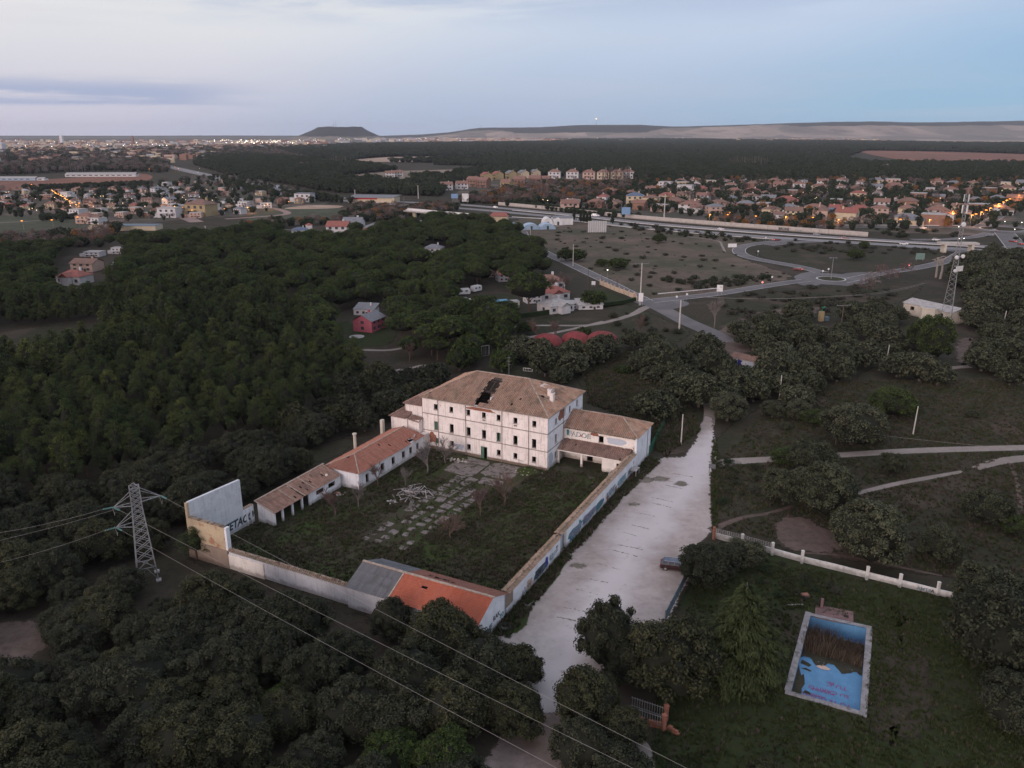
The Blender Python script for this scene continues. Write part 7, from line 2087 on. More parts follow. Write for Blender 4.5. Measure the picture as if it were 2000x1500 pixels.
def silt(pts, dz=.03):
 mb = MB(); c = (sum(p[0] for p in pts) / len(pts), sum(p[1] for p in pts) / len(pts)); P3 = [pp(s_, t, dz) for s_, t in pts]; C3 = pp(c[0], c[1], dz + .05)
 for i in range(len(P3)): mb.poly([C3, P3[i], P3[(i + 1) % len(P3)]])
 part(mb, 'silt', 'pool_dirt', pool)
r9 = random.Random(3)
edge_ = [(k / 22, .50 - .06 * (k / 22) + .035 * math.sin(k * .7) + .03 * (r9.random() - .5)) for k in range(23)]
for k in range(22):
 mb_pts = [edge_[k], edge_[k + 1], (edge_[k + 1][0], .995), (edge_[k][0], .995)]
 if k == 0: allp = []
mb = MB()
for k in range(22):
 e0, e1 = edge_[k], edge_[k + 1]
 rows = 5
 for q in range(rows):
  t0a = e0[1] + (.95 - e0[1]) * q / rows; t0b = e0[1] + (.95 - e0[1]) * (q + 1) / rows; t1a = e1[1] + (.95 - e1[1]) * q / rows; t1b = e1[1] + (.95 - e1[1]) * (q + 1) / rows
  mb.poly([pp(e0[0], t0a, .05 + .02 * q), pp(e1[0], t1a, .05 + .02 * q), pp(e1[0], t1b, .07 + .02 * q), pp(e0[0], t0b, .07 + .02 * q)])
part(mb, 'silt', 'pool_dirt', pool)
silt([(.0, .0), (.14, .0), (.15, .05), (.13, .12), (.16, .18), (.14, .24), (.11, .30), (.08, .27), (.03, .34), (.0, .40)])
silt([(.16, .08), (.28, .075), (.27, .10), (.19, .115)])
silt([(.02, .42), (.16, .40), (.20, .43), (.14, .45), (.03, .47)]); silt([(.05, .36), (.2, .345), (.22, .36), (.12, .38)])
mb = MB(); P3 = [pp(s_, t, .04) for s_, t in ((.28, .44), (.38, .47), (.5, .44), (.48, .42), (.36, .41), (.27, .43))]; mb.poly(P3); part(mb, 'sandy_patch', 'print_peach', pool)
rx = np.random.default_rng(4); Vr = []; n_ = 2600
for i in range(n_):
 s_ = rx.uniform(.0, 1.0); t = .60 + .30 * rx.random() - .04 * s_
 if s_ > .6: t = min(t, .84)
 b_ = np.array(pp(s_, t, 0)); h = rx.uniform(1.1, 2.3) * (1 if s_ < .55 else .75); a = rx.uniform(0, 6.28); k = rx.uniform(0, .45) * h
 tip = b_ + np.array([math.cos(a) * k, math.sin(a) * k, h]); w_ = np.array([rx.normal(), rx.normal(), 0]); w_ = w_ / np.linalg.norm(w_) * .035
 Vr += [b_ - w_, b_ + w_, tip + w_ * .4, tip - w_ * .4]
Vr = np.array(Vr) - np.array([cxp, cyp, 0])
o = link('reeds', np_mesh('reeds', Vr, np.arange(len(Vr)).reshape(-1, 4), ['leaf_reed'], None, rx.random(n_)), pool); o['kind'] = 'stuff'
du = (Vector(pp(0, .2)) - Vector(pp(1, .2))).normalized(); dn_ = (Vector(pp(.5, .0)) - Vector(pp(.5, .3))).normalized()
pn = du.cross(dn_); pn = pn if pn.z > 0 else -pn
for txt, s_, t, sz in (('TU C', .80, .27, 1.15), ('EL', .60, .285, .9), ('SU CARITO', .84, .185, 1.0), ('MIRADA', .62, .165, .8), ('YO TE QUIERO', .88, .085, .95), ('MARIA', .50, .10, .7)):
 letters(pool, txt, Vector(pp(s_, t, .0)), du, dn_, pn, sz * .85, 'print_magenta', off=.03, bold=-.0, sx=1.05)
mb = MB(); mb.poly([pp(.35, .012, .03), pp(.62, .012, .03), pp(.6, .02, .03), pp(.5, .03, .03), pp(.37, .02, .03)]); part(mb, 'graffiti', 'print_black', pool)
t_ = thing('shower_platform', 'cracked pink concrete platform with a stub post above the pool', 'platform', G(1632, 1205) + (0,), -.38)
mb = MB(); mb.bx(-2.6, 2.2, -.9, 2.0, 0, .14); part(mb, 'slab', 'pink_slab', t_)
mb = MB(); mb.bx(-2.4, 2.0, -1.25, -.92, 0, .10); part(mb, 'step', 'pink_slab', t_)
mb = MB(); mb.bx(-2.0, -1.65, 1.3, 1.65, .14, 1.5); part(mb, 'post', 'pink_slab', t_)
mb = MB(); mb.bx(1.0, 1.6, .2, .7, .142, .18); part(mb, 'drain', 'dark_room', t_)
t_ = thing('brick_block', 'small square pink red block lying in the grass above the pool', 'block', G(1572, 1166) + (0,), .1)
mb = MB(); mb.bx(-.5, .5, -.4, .4, 0, .45); part(mb, 'body', 'pink_slab', t_); mb = MB(); mb.bx(-.4, .4, -.3, .3, .45, .5); part(mb, 'lid', 'brick', t_)
t_ = thing('fallen_post', 'pale thin post lying in the grass left of the pool platform', 'post', G(1553, 1182) + (0,), .5)
mb = MB(); mb.beam((-1.0, .5, .08), (1.0, -.5, .08), .14); part(mb, 'shaft', 'concrete_light', t_)
# white boundary wall with posts
bw = [G(1392, 1050), G(1448, 1066), G(1565, 1098), G(1700, 1131), G(1860, 1170)]
BW = thing('boundary_wall', 'low white boundary wall with square posts between the meadow and the lawn', 'wall', (bw[0][0], bw[0][1], 0), 0)
ORG[BW.name] = bw[0]
for i in range(len(bw) - 1):
 p, q = bw[i], bw[i + 1]
 nseg = 3
 for k in range(nseg):
  a = (p[0] + (q[0] - p[0]) * k / nseg, p[1] + (q[1] - p[1]) * k / nseg); c = (p[0] + (q[0] - p[0]) * (k + 1) / nseg, p[1] + (q[1] - p[1]) * (k + 1) / nseg)
  mb = MB(); mb.wall(a, c, 0, .95 + .02 * (k % 2), .22); part(mb, 'wall_panel', 'boundary_white', BW)
posts = [(1394, 1054), (1449, 1068), (1508, 1085), (1566, 1101), (1693, 1133), (1757, 1148), (1831, 1164)]
for i, (x, y) in enumerate(posts):
 gx, gy = G(x, y)
 mb = MB(); mb.box((gx, gy + .1, 1.05), (.34, .34, 2.1), .15); mb.box((gx, gy + .1, 2.13), (.4, .4, .08), .15)
 part(mb, 'post', 'brick' if i == 0 else 'boundary_white', BW)
for i in (0, 1):
 a, c = G(*posts[i]), G(*posts[i + 1]); L = math.dist(a, c); d = ((c[0] - a[0]) / L, (c[1] - a[1]) / L)
 for z in (1.05, 1.28, 1.51, 1.74, 1.97):
  mb = MB(); mb.beam((a[0] + d[0] * .25, a[1] + d[1] * .25 + .1, z), (c[0] - d[0] * .25, c[1] - d[1] * .25 + .1, z), .04); part(mb, 'rail', 'concrete_light', BW)
 for k in range(1, 13):
  x, y = a[0] + d[0] * L * k / 13, a[1] + d[1] * L * k / 13 + .1
  mb = MB(); mb.beam((x, y, .96), (x, y, 2.02), .05); part(mb, 'baluster', 'concrete_light', BW)
a, c = Vector(bw[3]).to_3d(), Vector(bw[4]).to_3d(); dd = (c - a).normalized(); nn_ = Vector((dd.y, -dd.x, 0)); nn_ = nn_ if nn_.y < 0 else -nn_
for txt, x, sz, m_ in (('AMTR', 1790, .72, 'print_slate'), ('S', 1803, .6, 'print_pale'), ('A', 1817, .75, 'print_black')):
 g_ = Vector(G(x, 1168 - (1860 - x) * .245)).to_3d(); k = (g_ - a).dot(dd); o_ = a + dd * k + Vector((0, 0, .2))
 letters(BW, txt, o_, dd, (0, 0, 1), nn_, sz, m_, off=.012, bold=.015)
a, c = Vector(bw[1]).to_3d(), Vector(bw[2]).to_3d(); dd = (c - a).normalized(); nn_ = Vector((dd.y, -dd.x, 0)); nn_ = nn_ if nn_.y < 0 else -nn_
letters(BW, 'V', a + dd * 1.6 + Vector((0, 0, .3)), dd, (0, 0, 1), nn_, .55, 'print_teal', off=.012)
# glazed fence at the near end of the car park
fa, fb = G(1341, 1133), G(1299, 1216)
GF = thing('panel_fence', 'blue grey metal panel fence along the right side of the car park', 'fence', (fa[0], fa[1], 0), 0); ORG[GF.name] = fa
L = math.dist(fa, fb); n = 5
for k in range(n + 1):
 x, y = fa[0] + (fb[0] - fa[0]) * k / n, fa[1] + (fb[1] - fa[1]) * k / n
 mb = MB(); mb.box((x, y, .95), (.14, .14, 1.9), .4); part(mb, 'post', 'steel', GF)
 if k < n:
  x2, y2 = fa[0] + (fb[0] - fa[0]) * (k + 1) / n, fa[1] + (fb[1] - fa[1]) * (k + 1) / n
  e = .06
  mb = MB(); mb.wall((x + (x2 - x) * e, y + (y2 - y) * e), (x2 - (x2 - x) * e, y2 - (y2 - y) * e), .25, 1.7, .04); part(mb, 'panel', 'print_slate', GF)
  mb = MB(); mb.beam((x, y, 1.74), (x2, y2, 1.74), .07); part(mb, 'rail', 'steel', GF)
# brick gate and railings at the bottom
ga, gb = G(1232, 1385), G(1300, 1408)
GR = thing('railing_gate', 'white railing panels between brick pillars half hidden by oaks at the bottom', 'gate', (ga[0], ga[1], 0), 0); ORG[GR.name] = ga
for dx, dy in ((0, 0), (-.5, -1.5)):
 x0, y0, x1, y1 = ga[0] + dx, ga[1] + dy, gb[0] + dx, gb[1] + dy
 for x, y in ((x1, y1),): mb = MB(); mb.box((x, y, 1.0), (.4, .4, 2.0), .3); mb.box((x, y, 2.05), (.5, .5, .1), .3); part(mb, 'pillar', 'brick', GR)
 for z in (.55, 1.6): mb = MB(); mb.beam((x0, y0, z), (x1, y1, z), .06); part(mb, 'rail', 'steel', GR)
 for k in range(14):
  x, y = x0 + (x1 - x0) * (k + .5) / 14, y0 + (y1 - y0) * (k + .5) / 14; mb = MB(); mb.beam((x, y, .4), (x, y, 1.75), .05); part(mb, 'bar', 'steel', GR)
t_ = thing('brick_wall', 'low ruined red brick wall below the railing gate', 'wall', G(1225, 1405) + (0,), 0); o0 = G(1225, 1405); ORG[t_.name] = o0
r9 = random.Random(9)
pth = [G(1215, 1400), G(1262, 1416), G(1300, 1424), G(1330, 1440)]
for i in range(3):
 p, q = Vector(pth[i]), Vector(pth[i + 1]); m_ = int((q - p).length / .42); dd = (q - p).normalized(); an = math.atan2(dd.y, dd.x)
 for c_ in range(4):
  for k in range(m_):
   if i == 2 and r9.random() < .25 * c_: continue
   v = p + dd * ((k + .5 * (c_ % 2)) * .42)
   mb = MB(); mb.box((v.x + r9.uniform(-.02, .02), v.y + r9.uniform(-.02, .02), .09 + c_ * .19), (.40, .3, .17), an + r9.uniform(-.03, .03)); part(mb, 'brick', 'brick', t_)
# parked car
def car(lab, x, y, rz, paint, px=True, name='parked_car', lights=None, group=None, cat='car', wagon=True):
 gx, gy = G(x, y) if px else (x, y)
 c = thing(name, lab, cat, (gx, gy, 0), rz, group)
 body = [(-2.15, .45, .78), (-2.1, .80, .82), (-1.9, .92, .84), (1.15, .95, .85), (1.95, .82, .80), (2.15, .62, .74), (2.15, .35, .74)]
 mb = MB()
 secs = [(-2.18, .40, .70, .74), (-2.05, .32, .98, .84), (-1.0, .28, 1.02, .88), (.9, .28, 1.0, .88), (1.6, .30, .92, .86), (2.05, .36, .78, .80), (2.18, .42, .62, .70)]
 rings = []
 for (xx, zb, zt, hw) in secs:
  rings.append([(xx, -hw, zb), (xx, -hw * 1.0, (zb + zt) / 2 + .05), (xx, -hw * .92, zt), (xx, hw * .92, zt), (xx, hw, (zb + zt) / 2 + .05), (xx, hw, zb)])
 for a, b_ in zip(rings[:-1], rings[1:]):
  for k in range(6): mb.poly([a[k], b_[k], b_[(k + 1) % 6], a[(k + 1) % 6]])
 mb.poly(rings[0]); mb.poly(rings[-1][::-1])
 bd = part(mb, 'body', paint, c)
 gsec = [(-2.0, .98, 1.0, .78), (-1.55, .99, 1.46, .70), (-.3, 1.0, 1.50, .70), (.35, 1.0, 1.46, .69), (1.15, .98, 1.0, .74)]
 mb = MB(); rg = []
 for (xx, zb, zt, hw) in gsec: rg.append([(xx, -.80, zb), (xx, -hw + .02, zt), (xx, hw - .02, zt), (xx, .80, zb)])
 for a, b_ in zip(rg[:-1], rg[1:]):
  for k in range(3): mb.poly([a[k], b_[k], b_[k + 1], a[k + 1]])
 part(mb, 'window', 'car_glass', c)
 mb = MB(); mb.poly([(-1.6, -.66, 1.475), (-.3, -.68, 1.515), (.35, -.66, 1.475), (.35, .66, 1.475), (-.3, .68, 1.515), (-1.6, .66, 1.475)]); part(mb, 'roof', 'roof_slate_blue' if 'maroon' in paint else paint, c)
 for sy in (-1, 1):
  mb = MB(); mb.tube([(-1.55, sy * .66, 1.53), (.3, sy * .66, 1.52)], .025, 5); part(mb, 'roof_rail', 'chrome', c)
  mb = MB()
  for xx in (-1.0, -.1): mb.beam((xx, sy * .80, 1.0), (xx, sy * .70, 1.48), .07)
  mb.beam((-1.95, sy * .81, 1.0), (1.1, sy * .81, 1.0), .035); part(mb, 'pillar', 'chrome', c)
  mb = MB(); mb.box((.75, sy * .93, 1.02), (.14, .2, .14)); part(mb, 'mirror', paint, c)
  for xx in (-1.35, 1.35):
   mb = MB(); mb.tube([(xx, sy * .70, .33), (xx, sy * .90, .33)], .33, 14); wh_ = part(mb, 'wheel', 'rubber', c)
   mb = MB(); mb.tube([(xx, sy * .90, .33), (xx, sy * .915, .33)], .2, 10); part(mb, 'rim', 'chrome', wh_, root=c)
  mb = MB(); mb.box((2.1, sy * .58, .70), (.14, .3, .12)); part(mb, 'headlight', 'lamp_white' if lights == 'front' else 'chrome', c)
  mb = MB(); mb.box((-2.12, sy * .66, .80), (.12, .2, .26)); part(mb, 'tail_light', 'lamp_red' if lights == 'rear' else 'print_red', c)
 mb = MB(); mb.box((-2.2, 0, .62), (.02, .5, .12)); part(mb, 'number_plate', 'sign_white', c)
 return c
car('maroon estate car parked with its nose under an oak at the car park edge', 1318, 1111, math.radians(-14), 'car_maroon')
for x, y, rz, pt, lt, lab, nm in ((1163, 423, -.30, 'car_white', None, 'white van on the far motorway lanes before the barrier', 'van'), (1408, 449, -.25, 'car_white', None, 'white car on the far motorway lanes below the lit lamps', 'car'),
        (968, 406, -.25, 'car_white', None, 'white car on the motorway above the small restaurant', 'car'), (1595, 460, -.2, 'car_grey', None, 'grey car on the far lanes near the end of the barrier', 'car'),
        (1651, 467, -.2, 'car_red', 'rear', 'red car with lit tail lights on the motorway', 'car'), (1765, 478, -.15, 'car_white', 'front', 'white car on the near motorway lanes above the loop', 'car'),
        (1828, 470, -.1, 'car_white', None, 'white car on the service road beyond the motorway', 'car'), (1517, 470, .3, 'car_red', 'rear', 'red car climbing the curved slip road', 'car'),
        (1558, 528, 2.4, 'car_red', 'rear', 'red car approaching the near roundabout', 'car'), (1940, 452, 2.9, 'car_grey', 'rear', 'grey car with red lights beside the far roundabout', 'car'),
        (1932, 461, .2, 'car_grey', 'front', 'car with orange lit headlights leaving the far roundabout', 'car'), (1977, 473, 1.9, 'car_red', 'rear', 'red car on the wide approach below the far roundabout', 'car'),
        (1993, 478, 1.6, 'car_red', 'rear', 'second red car at the right edge below the far roundabout', 'car'), (544, 365, -.5, 'sheet_blue', None, 'blue truck on the motorway left of centre', 'truck'),
        (1803, 447, 0, 'car_white', None, 'white car on the service road under the orange lamp', 'car'), (910, 588, .2, 'car_white', None, 'white car parked under the pines beside the caravan', 'car'),
        (968, 607, .1, 'car_white', None, 'white car under the blue awning', 'car')):
 o = car(lab, x, y, rz, pt, name='car' if nm == 'car' else nm, lights=lt, cat='car' if nm == 'car' else nm)
 if nm in ('van', 'truck'): o.scale = (1.5, 1.2, 1.5)
 if y > 580: o.scale = (.95,) * 3
# concrete building, water tank, hut and domes
s0 = Vector(G(1762, 612)); s1 = Vector(G(1856, 634))
ang = math.atan2(s1.y - s0.y, s1.x - s0.x)
sb = thing('concrete_building', 'long pale grey windowless roofed building beside the radio mast', 'building', (s0.x, s0.y, 0), ang)
Ls = (s1 - s0).length
mb = MB(); mb.wall((0, 0), (Ls, 0), 0, 4.0, .3, [(3, 4.6, 2.0, 3.2), (9, 10.6, 2.0, 3.2), (15, 16.2, 1.9, 3.1)]); part(mb, 'front_wall', 'plaster_cream', sb)
mb = MB(); mb.wall((Ls, .0), (Ls, 9), 0, 4.0, .3, [(3.5, 4.1, 1.2, 3.0), (5.2, 5.8, 1.2, 3.0), (7.2, 7.8, 1.2, 3.0)]); mb.wall((Ls, 9), (0, 9), 0, 4.0, .3); mb.wall((0, 9), (0, .0), 0, 4.0, .3); part(mb, 'side_wall', 'plaster_cream', sb)
mb = MB(); mb.poly([(-.4, -.4, 4.02), (Ls + .4, -.4, 4.02), (Ls + .4, 4.5, 5.3), (-.4, 4.5, 5.3)]); mb.poly([(-.4, 4.5, 5.3), (Ls + .4, 4.5, 5.3), (Ls + .4, 9.4, 4.02), (-.4, 9.4, 4.02)])
mb.poly([(Ls - .02, .0, 4.0), (Ls - .02, 9, 4.0), (Ls - .02, 4.5, 5.26)]); part(mb, 'roof', 'roof_flat', sb)
mb = MB(); mb.bx(.5, Ls - .5, 4, 4.2, .02, 3.9); part(mb, 'inner_wall', 'dark_room', sb)
for a, b_, c, d in ((3, 4.6, 2.0, 3.2), (9, 10.6, 2.0, 3.2), (15, 16.2, 1.9, 3.1)): opening_fill(sb, (0, 0), (1, 0), (0, -1), a, b_, c, d)
o = thing('water_tank', 'square ochre concrete tank tower in front of the long grey building', 'tower', G(1811, 632) + (0,), .2)
mb = MB(); mb.lathe((0, 0, 0), [(2.75, 0), (2.75, 5.4)], 8); part(mb, 'tank', 'plaster_cream', o)
mb = MB(); mb.lathe((0, 0, 5.4), [(2.95, 0), (2.95, .25)], 8); part(mb, 'rim', 'plaster_cream', o)
mb = MB(); mb.lathe((0, 0, 5.66), [(2.3, 0), (2.3, .05)], 8); part(mb, 'lid', 'roof_flat', o)
for x, y, r_, lab in ((1068, 674, 5.0, 'leftmost and lightest of the three red domes'), (1125, 668, 4.7, 'middle and lowest looking of the three red domes'), (1176, 670, 5.2, 'rightmost and biggest of the three red domes')):
 o = thing('red_dome', lab, 'dome', G(x, y) + (0,), 0)
 mb = MB(); hh = r_ * .62
 mb.lathe((0, 0, 0), [(r_ * math.cos(t), .4 + hh * math.sin(t)) for t in np.linspace(0, 1.5, 9)], 28); part(mb, 'shell', 'dome_red', o)
 for k in range(4):
  a = k * 1.57 + .5; mb = MB(); p = [(r_ * 1.01 * math.cos(t) * math.cos(a), r_ * 1.01 * math.cos(t) * math.sin(a), .4 + hh * 1.01 * math.sin(t)) for t in np.linspace(0, 1.5, 8)]
  mb.tube(p, .06, 4); part(mb, 'rib', 'dome_red', o)
 mb = MB(); mb.box((.6, -.8, .4 + hh), (.5, .4, .3)); part(mb, 'vent', 'pink_slab', o)
 mb = MB(); mb.lathe((0, 0, 0), [(r_ * .99, 0), (r_ * .99, .4)], 28); part(mb, 'base', 'plaster_cream', o)
o = thing('graffiti_hut', 'small hut with brown tiled roof and blue white graffiti in the oaks', 'hut', G(1455, 716) + (0,), -.75)
mb = MB(); mb.wall((-3.5, -2), (3.5, -2), 0, 2.6, .25, [(1.2, 2.1, .02, 2.0)]); mb.wall((3.5, -2), (3.5, 2), 0, 2.6, .25); mb.wall((3.5, 2), (-3.5, 2), 0, 2.6, .25); mb.wall((-3.5, 2), (-3.5, -2), 0, 2.6, .25); part(mb, 'wall', 'plaster_blue', o)
mb = MB(); mb.poly([(-3.8, -2.4, 2.55), (3.8, -2.4, 2.55), (3.8, 0, 3.6), (-3.8, 0, 3.6)]); mb.poly([(3.8, 2.4, 2.55), (-3.8, 2.4, 2.55), (-3.8, 0, 3.6), (3.8, 0, 3.6)]); part(mb, 'roof', 'roof_brownish', o)
blob(o, (-.2, -2, 1.4), (1, 0, 0), UP, (0, -1, 0), 2.6, 1.7, 'print_blue', seed=3); blob(o, (.5, -2, 1.5), (1, 0, 0), UP, (0, -1, 0), 1.3, 1.2, 'sign_white', seed=5, off=.02); blob(o, (2.5, -2, 1.4), (1, 0, 0), UP, (0, -1, 0), 1.3, 1.9, 'print_pale', seed=6)
o = thing('playground_tower', 'small orange and teal painted play structure among the oaks', 'play tower', G(1603, 627) + (0,), .3)
mb = MB(); mb.box((0, 0, 1.7), (1.5, 1.2, 3.4)); part(mb, 'tower', 'wall_yellow', o); mb = MB(); mb.tube([(0, 0, 3.4), (.2, 0, 4.6), (1.2, 0, 4.9)], [.4, .4, .3], 8); part(mb, 'slide', 'plastic_green', o); mb = MB(); mb.box((2.2, 0, .7), (1.6, 1.2, 1.4)); part(mb, 'box', 'print_slate', o)
o = thing('ruined_slab', 'pale broken slab roof beside the play structure', 'slab', G(1652, 612) + (0,), .2)
mb = MB(); mb.box((0, 0, 1.2), (6, 3.5, .3), .1); part(mb, 'slab', 'concrete_light', o); mb = MB()
for k in (-1, 1): mb.box((k * 2.5, 0, .55), (.3, 2.5, 1.1))
part(mb, 'support', 'concrete', o)
for x, y, w_, h_, lab, an in ((946, 697, 3.2, 3.0, 'tilted white lattice frame behind the big building', .5), (1031, 727, 2.6, .8, 'white and red striped barrier piece behind the big building', -.3)):
 o = thing('metal_frame', lab, 'frame', G(x, y) + (0,), an)
 mb = MB(); mb.beam((-w_ / 2, 0, .3), (-w_ / 2, 0, .3 + h_), .1); mb.beam((w_ / 2, 0, .3), (w_ / 2, 0, .3 + h_), .1); mb.beam((-w_ / 2, 0, .3 + h_), (w_ / 2, 0, .3 + h_), .1); mb.beam((-w_ / 2, 0, .3), (w_ / 2, 0, .3), .1); part(mb, 'frame', 'boundary_white', o)
 for k in range(6): mb = MB(); mb.beam((-w_ / 2 + w_ * (k + .5) / 6, 0, .3), (-w_ / 2 + w_ * (k + .5) / 6, 0, .3 + h_), .05); part(mb, 'bar', 'boundary_white' if k % 2 else 'steel', o)
o = thing('green_fence', 'dark green mesh fence running back from the corner of the right wing', 'fence', G(1268, 890) + (0,), 0); ORG[o.name] = G(1268, 890)
fp = [G(1268, 890), G(1282, 862), G(1300, 830)]
for i in range(2):
 p, q = fp[i], fp[i + 1]
 for k in range(4):
  a = (p[0] + (q[0] - p[0]) * k / 4, p[1] + (q[1] - p[1]) * k / 4); c = (p[0] + (q[0] - p[0]) * (k + 1) / 4, p[1] + (q[1] - p[1]) * (k + 1) / 4)
  mb = MB(); mb.beam((a[0], a[1], 0), (a[0], a[1], 2.2), .08); part(mb, 'post', 'plastic_green', o)
  mb = MB()
  for z in (.2, .8, 1.4, 2.0): mb.beam((a[0], a[1], z), (c[0], c[1], z), .03)
  if i == 0 and k < 3: mb.wall(a, c, .2, 2.0, .03)
  part(mb, 'mesh_panel', 'plastic_green', o)
o = thing('notice_board', 'small dark notice board on two legs where the path meets the track', 'sign', G(1390, 925) + (0,), -.4)
mb = MB(); mb.box((0, 0, 1.5), (1.3, .08, .9)); part(mb, 'board', 'steel_dark', o); mb = MB(); mb.box((-.5, 0, .6), (.08, .08, 1.2)); mb.box((.5, 0, .6), (.08, .08, 1.2)); part(mb, 'legs', 'dark_wood', o)
# ================================================================== HOUSES AND THINGS FARTHER OFF
def house_proto(kind):
 o = thing('house', 'house', 'house', (0, -500, 0), 0)
 Wd = {'hip': 12, 'gable': 11, 'ell': 13, 'flat': 12, 'row': 9, 'cross': 12, 'mono': 12}[kind]; Dp = 9
 h = {'hip': 5.6, 'gable': 5.2, 'ell': 4.6, 'flat': 5.8, 'row': 6, 'cross': 3.4, 'mono': 3.4}[kind]
 hx, hy = Wd / 2, Dp / 2
 mb = MB(); mb.bx(-hx, hx, -hy, hy, 0, h)
 if kind == 'ell': mb.bx(hx - 5, hx + 2, -hy - 4, -hy, 0, 3.2)
 if kind == 'flat': mb.bx(-hx - 4, -hx, -hy + 1, hy - 1, 0, 3.1)
 if kind == 'cross': mb.bx(-2.2, 2.2, -hy - 2.4, -hy, 0, 3.4)
 if kind == 'gable' or kind == 'row':
  mb.poly([(-hx, -hy, h), (-hx, 0, h + 2.2), (-hx, hy, h)]); mb.poly([(hx, -hy, h), (hx, 0, h + 2.2), (hx, hy, h)])
 part(mb, 'wall', 'wall_white', o)
 mb = MB(); e = .45
 if kind in ('hip', 'ell', 'cross'):
  rz_ = h + 2.2; a = hx - hy * .95
  P = [(-hx - e, -hy - e, h), (hx + e, -hy - e, h), (hx + e, hy + e, h), (-hx - e, hy + e, h)]; r0, r1 = (-a, 0, rz_), (a, 0, rz_)
  mb.poly([P[0], P[1], r1, r0]); mb.poly([P[1], P[2], r1]); mb.poly([P[2], P[3], r0, r1]); mb.poly([P[3], P[0], r0]); mb.poly(P[::-1])
  if kind == 'ell':
   mb.poly([(hx - 5.4, -hy - 4.4, 3.2), (hx + 2.4, -hy - 4.4, 3.2), (hx + 2.4, -hy, 4.6), (hx - 5.4, -hy, 4.6)])
   mb.poly([(hx + 2.4, -hy - 4.4, 3.2), (hx + 2.4, -hy, 3.2), (hx + 2.4, -hy, 4.6)])
  if kind == 'cross':
   mb.poly([(-2.6, -hy - 2.8, 3.3), (0, -hy - 2.8, 5.0), (0, -1, 5.0), (-2.6, -1, 3.3)][::-1]); mb.poly([(2.6, -hy - 2.8, 3.3), (0, -hy - 2.8, 5.0), (0, -1, 5.0), (2.6, -1, 3.3)])
   mb.poly([(-2.2, -hy - 2.42, 3.3), (2.2, -hy - 2.42, 3.3), (0, -hy - 2.42, 4.85)])
 elif kind in ('gable', 'row'):
  t = .12
  for k in (0, 1):
   z = -.0 if k else .12
   mb.poly([(-hx - e, -hy - e, h - .2 + z), (hx + e, -hy - e, h - .2 + z), (hx + e, 0, h + 2.3 + z), (-hx - e, 0, h + 2.3 + z)])
   mb.poly([(hx + e, hy + e, h - .2 + z), (-hx - e, hy + e, h - .2 + z), (-hx - e, 0, h + 2.3 + z), (hx + e, 0, h + 2.3 + z)])
 elif kind == 'flat':
  mb.bx(-hx - .15, hx + .15, -hy - .15, hy + .15, h + .003, h + .35); mb.bx(-hx - 4.1, -hx - .2, -hy + .9, hy - .9, 3.103, 3.3)
 else:
  mb.poly([(-hx - e, -hy - e, h), (hx + e, -hy - e, h), (hx + e, hy + e, h + 2.3), (-hx - e, hy + e, h + 2.3)])
  mb.poly([(hx, -hy, h), (hx, hy, h), (hx, hy, h + 2.2)]); mb.poly([(-hx, -hy, h), (-hx, hy, h), (-hx, hy, h + 2.2)][::-1]); mb.poly([(-hx, hy, h), (hx, hy, h), (hx, hy, h + 2.2), (-hx, hy, h + 2.2)])
 part(mb, 'roof', 'roof_terra', o)
 if kind != 'flat':
  mb = MB(); mb.box((hx * .4, 1.4, h + 2.1), (.8, .8, 1.9)); part(mb, 'chimney', 'wall_white', o)
 zs_ = (1.0, 3.6) if h > 4.5 else (1.0,)
 for z in zs_:
  for x in ((-hx * .6, 0, hx * .6) if z > 2 or kind != 'cross' else (-hx * .7, hx * .7)):
   mb = MB(); mb.box((x, -hy - .02, z + .75), (1.5, .08, 1.3)); part(mb, 'window', 'window_glass', o)
  mb = MB(); mb.box((-hx - .02, 0, z + .75), (.08, 1.4, 1.3)); part(mb, 'window', 'window_glass', o)
 mb = MB(); mb.box((hx * .3, -hy - .03, 1.05), (1.1, .1, 2.1)); part(mb, 'door', 'dark_wood', o)
 if kind in ('hip', 'flat'):
  mb = MB(); mb.box((-hx * .3, -hy - 1.0, 2.9), (5, 2.0, .2))
  for x in (-hx * .3 - 2.3, -hx * .3 + 2.3): mb.box((x, -hy - 1.85, 1.4), (.25, .25, 2.8))
  part(mb, 'porch', 'wall_white', o)
 return proto(o)
HP = {k: house_proto(k) for k in ('hip', 'gable', 'ell', 'flat', 'row', 'cross', 'mono')}
USED = set()
WN = {'wall_white': 'white', 'wall_cream': 'cream', 'wall_brick': 'brick', 'wall_yellow': 'ochre', 'wall_pinkish': 'pinkish'}
RN = {'roof_terra': 'terracotta roofed', 'roof_red': 'red roofed', 'roof_brownish': 'brown roofed', 'roof_grey': 'grey roofed', 'roof_slate_blue': 'blue slate roofed', 'roof_flat': 'flat roofed'}
def put_house(kind, x, y, rz, wl, rf, label=None, scale=1., group=None, zs=1.):
 p = HP[kind]
 sw = {'wall_white': wl, 'roof_terra': rf}
 if kind not in USED:
  USED.add(kind); o = p
  o.location = (x, y, 0); o.rotation_euler = (0, 0, rz)
  for c in KIDS[p.name]:
   for s in c.material_slots:
    if s.material.name in sw:
     nm = sw[s.material.name]; s.link = 'OBJECT'; s.material = MATS[nm]
  if label: o['label'] = label
  if group: o['group'] = group
 else:
  o = copy_tree(p, (x, y, 0), rz, label, group)
  for c in [q for q in COL.objects if False]: pass
 return o
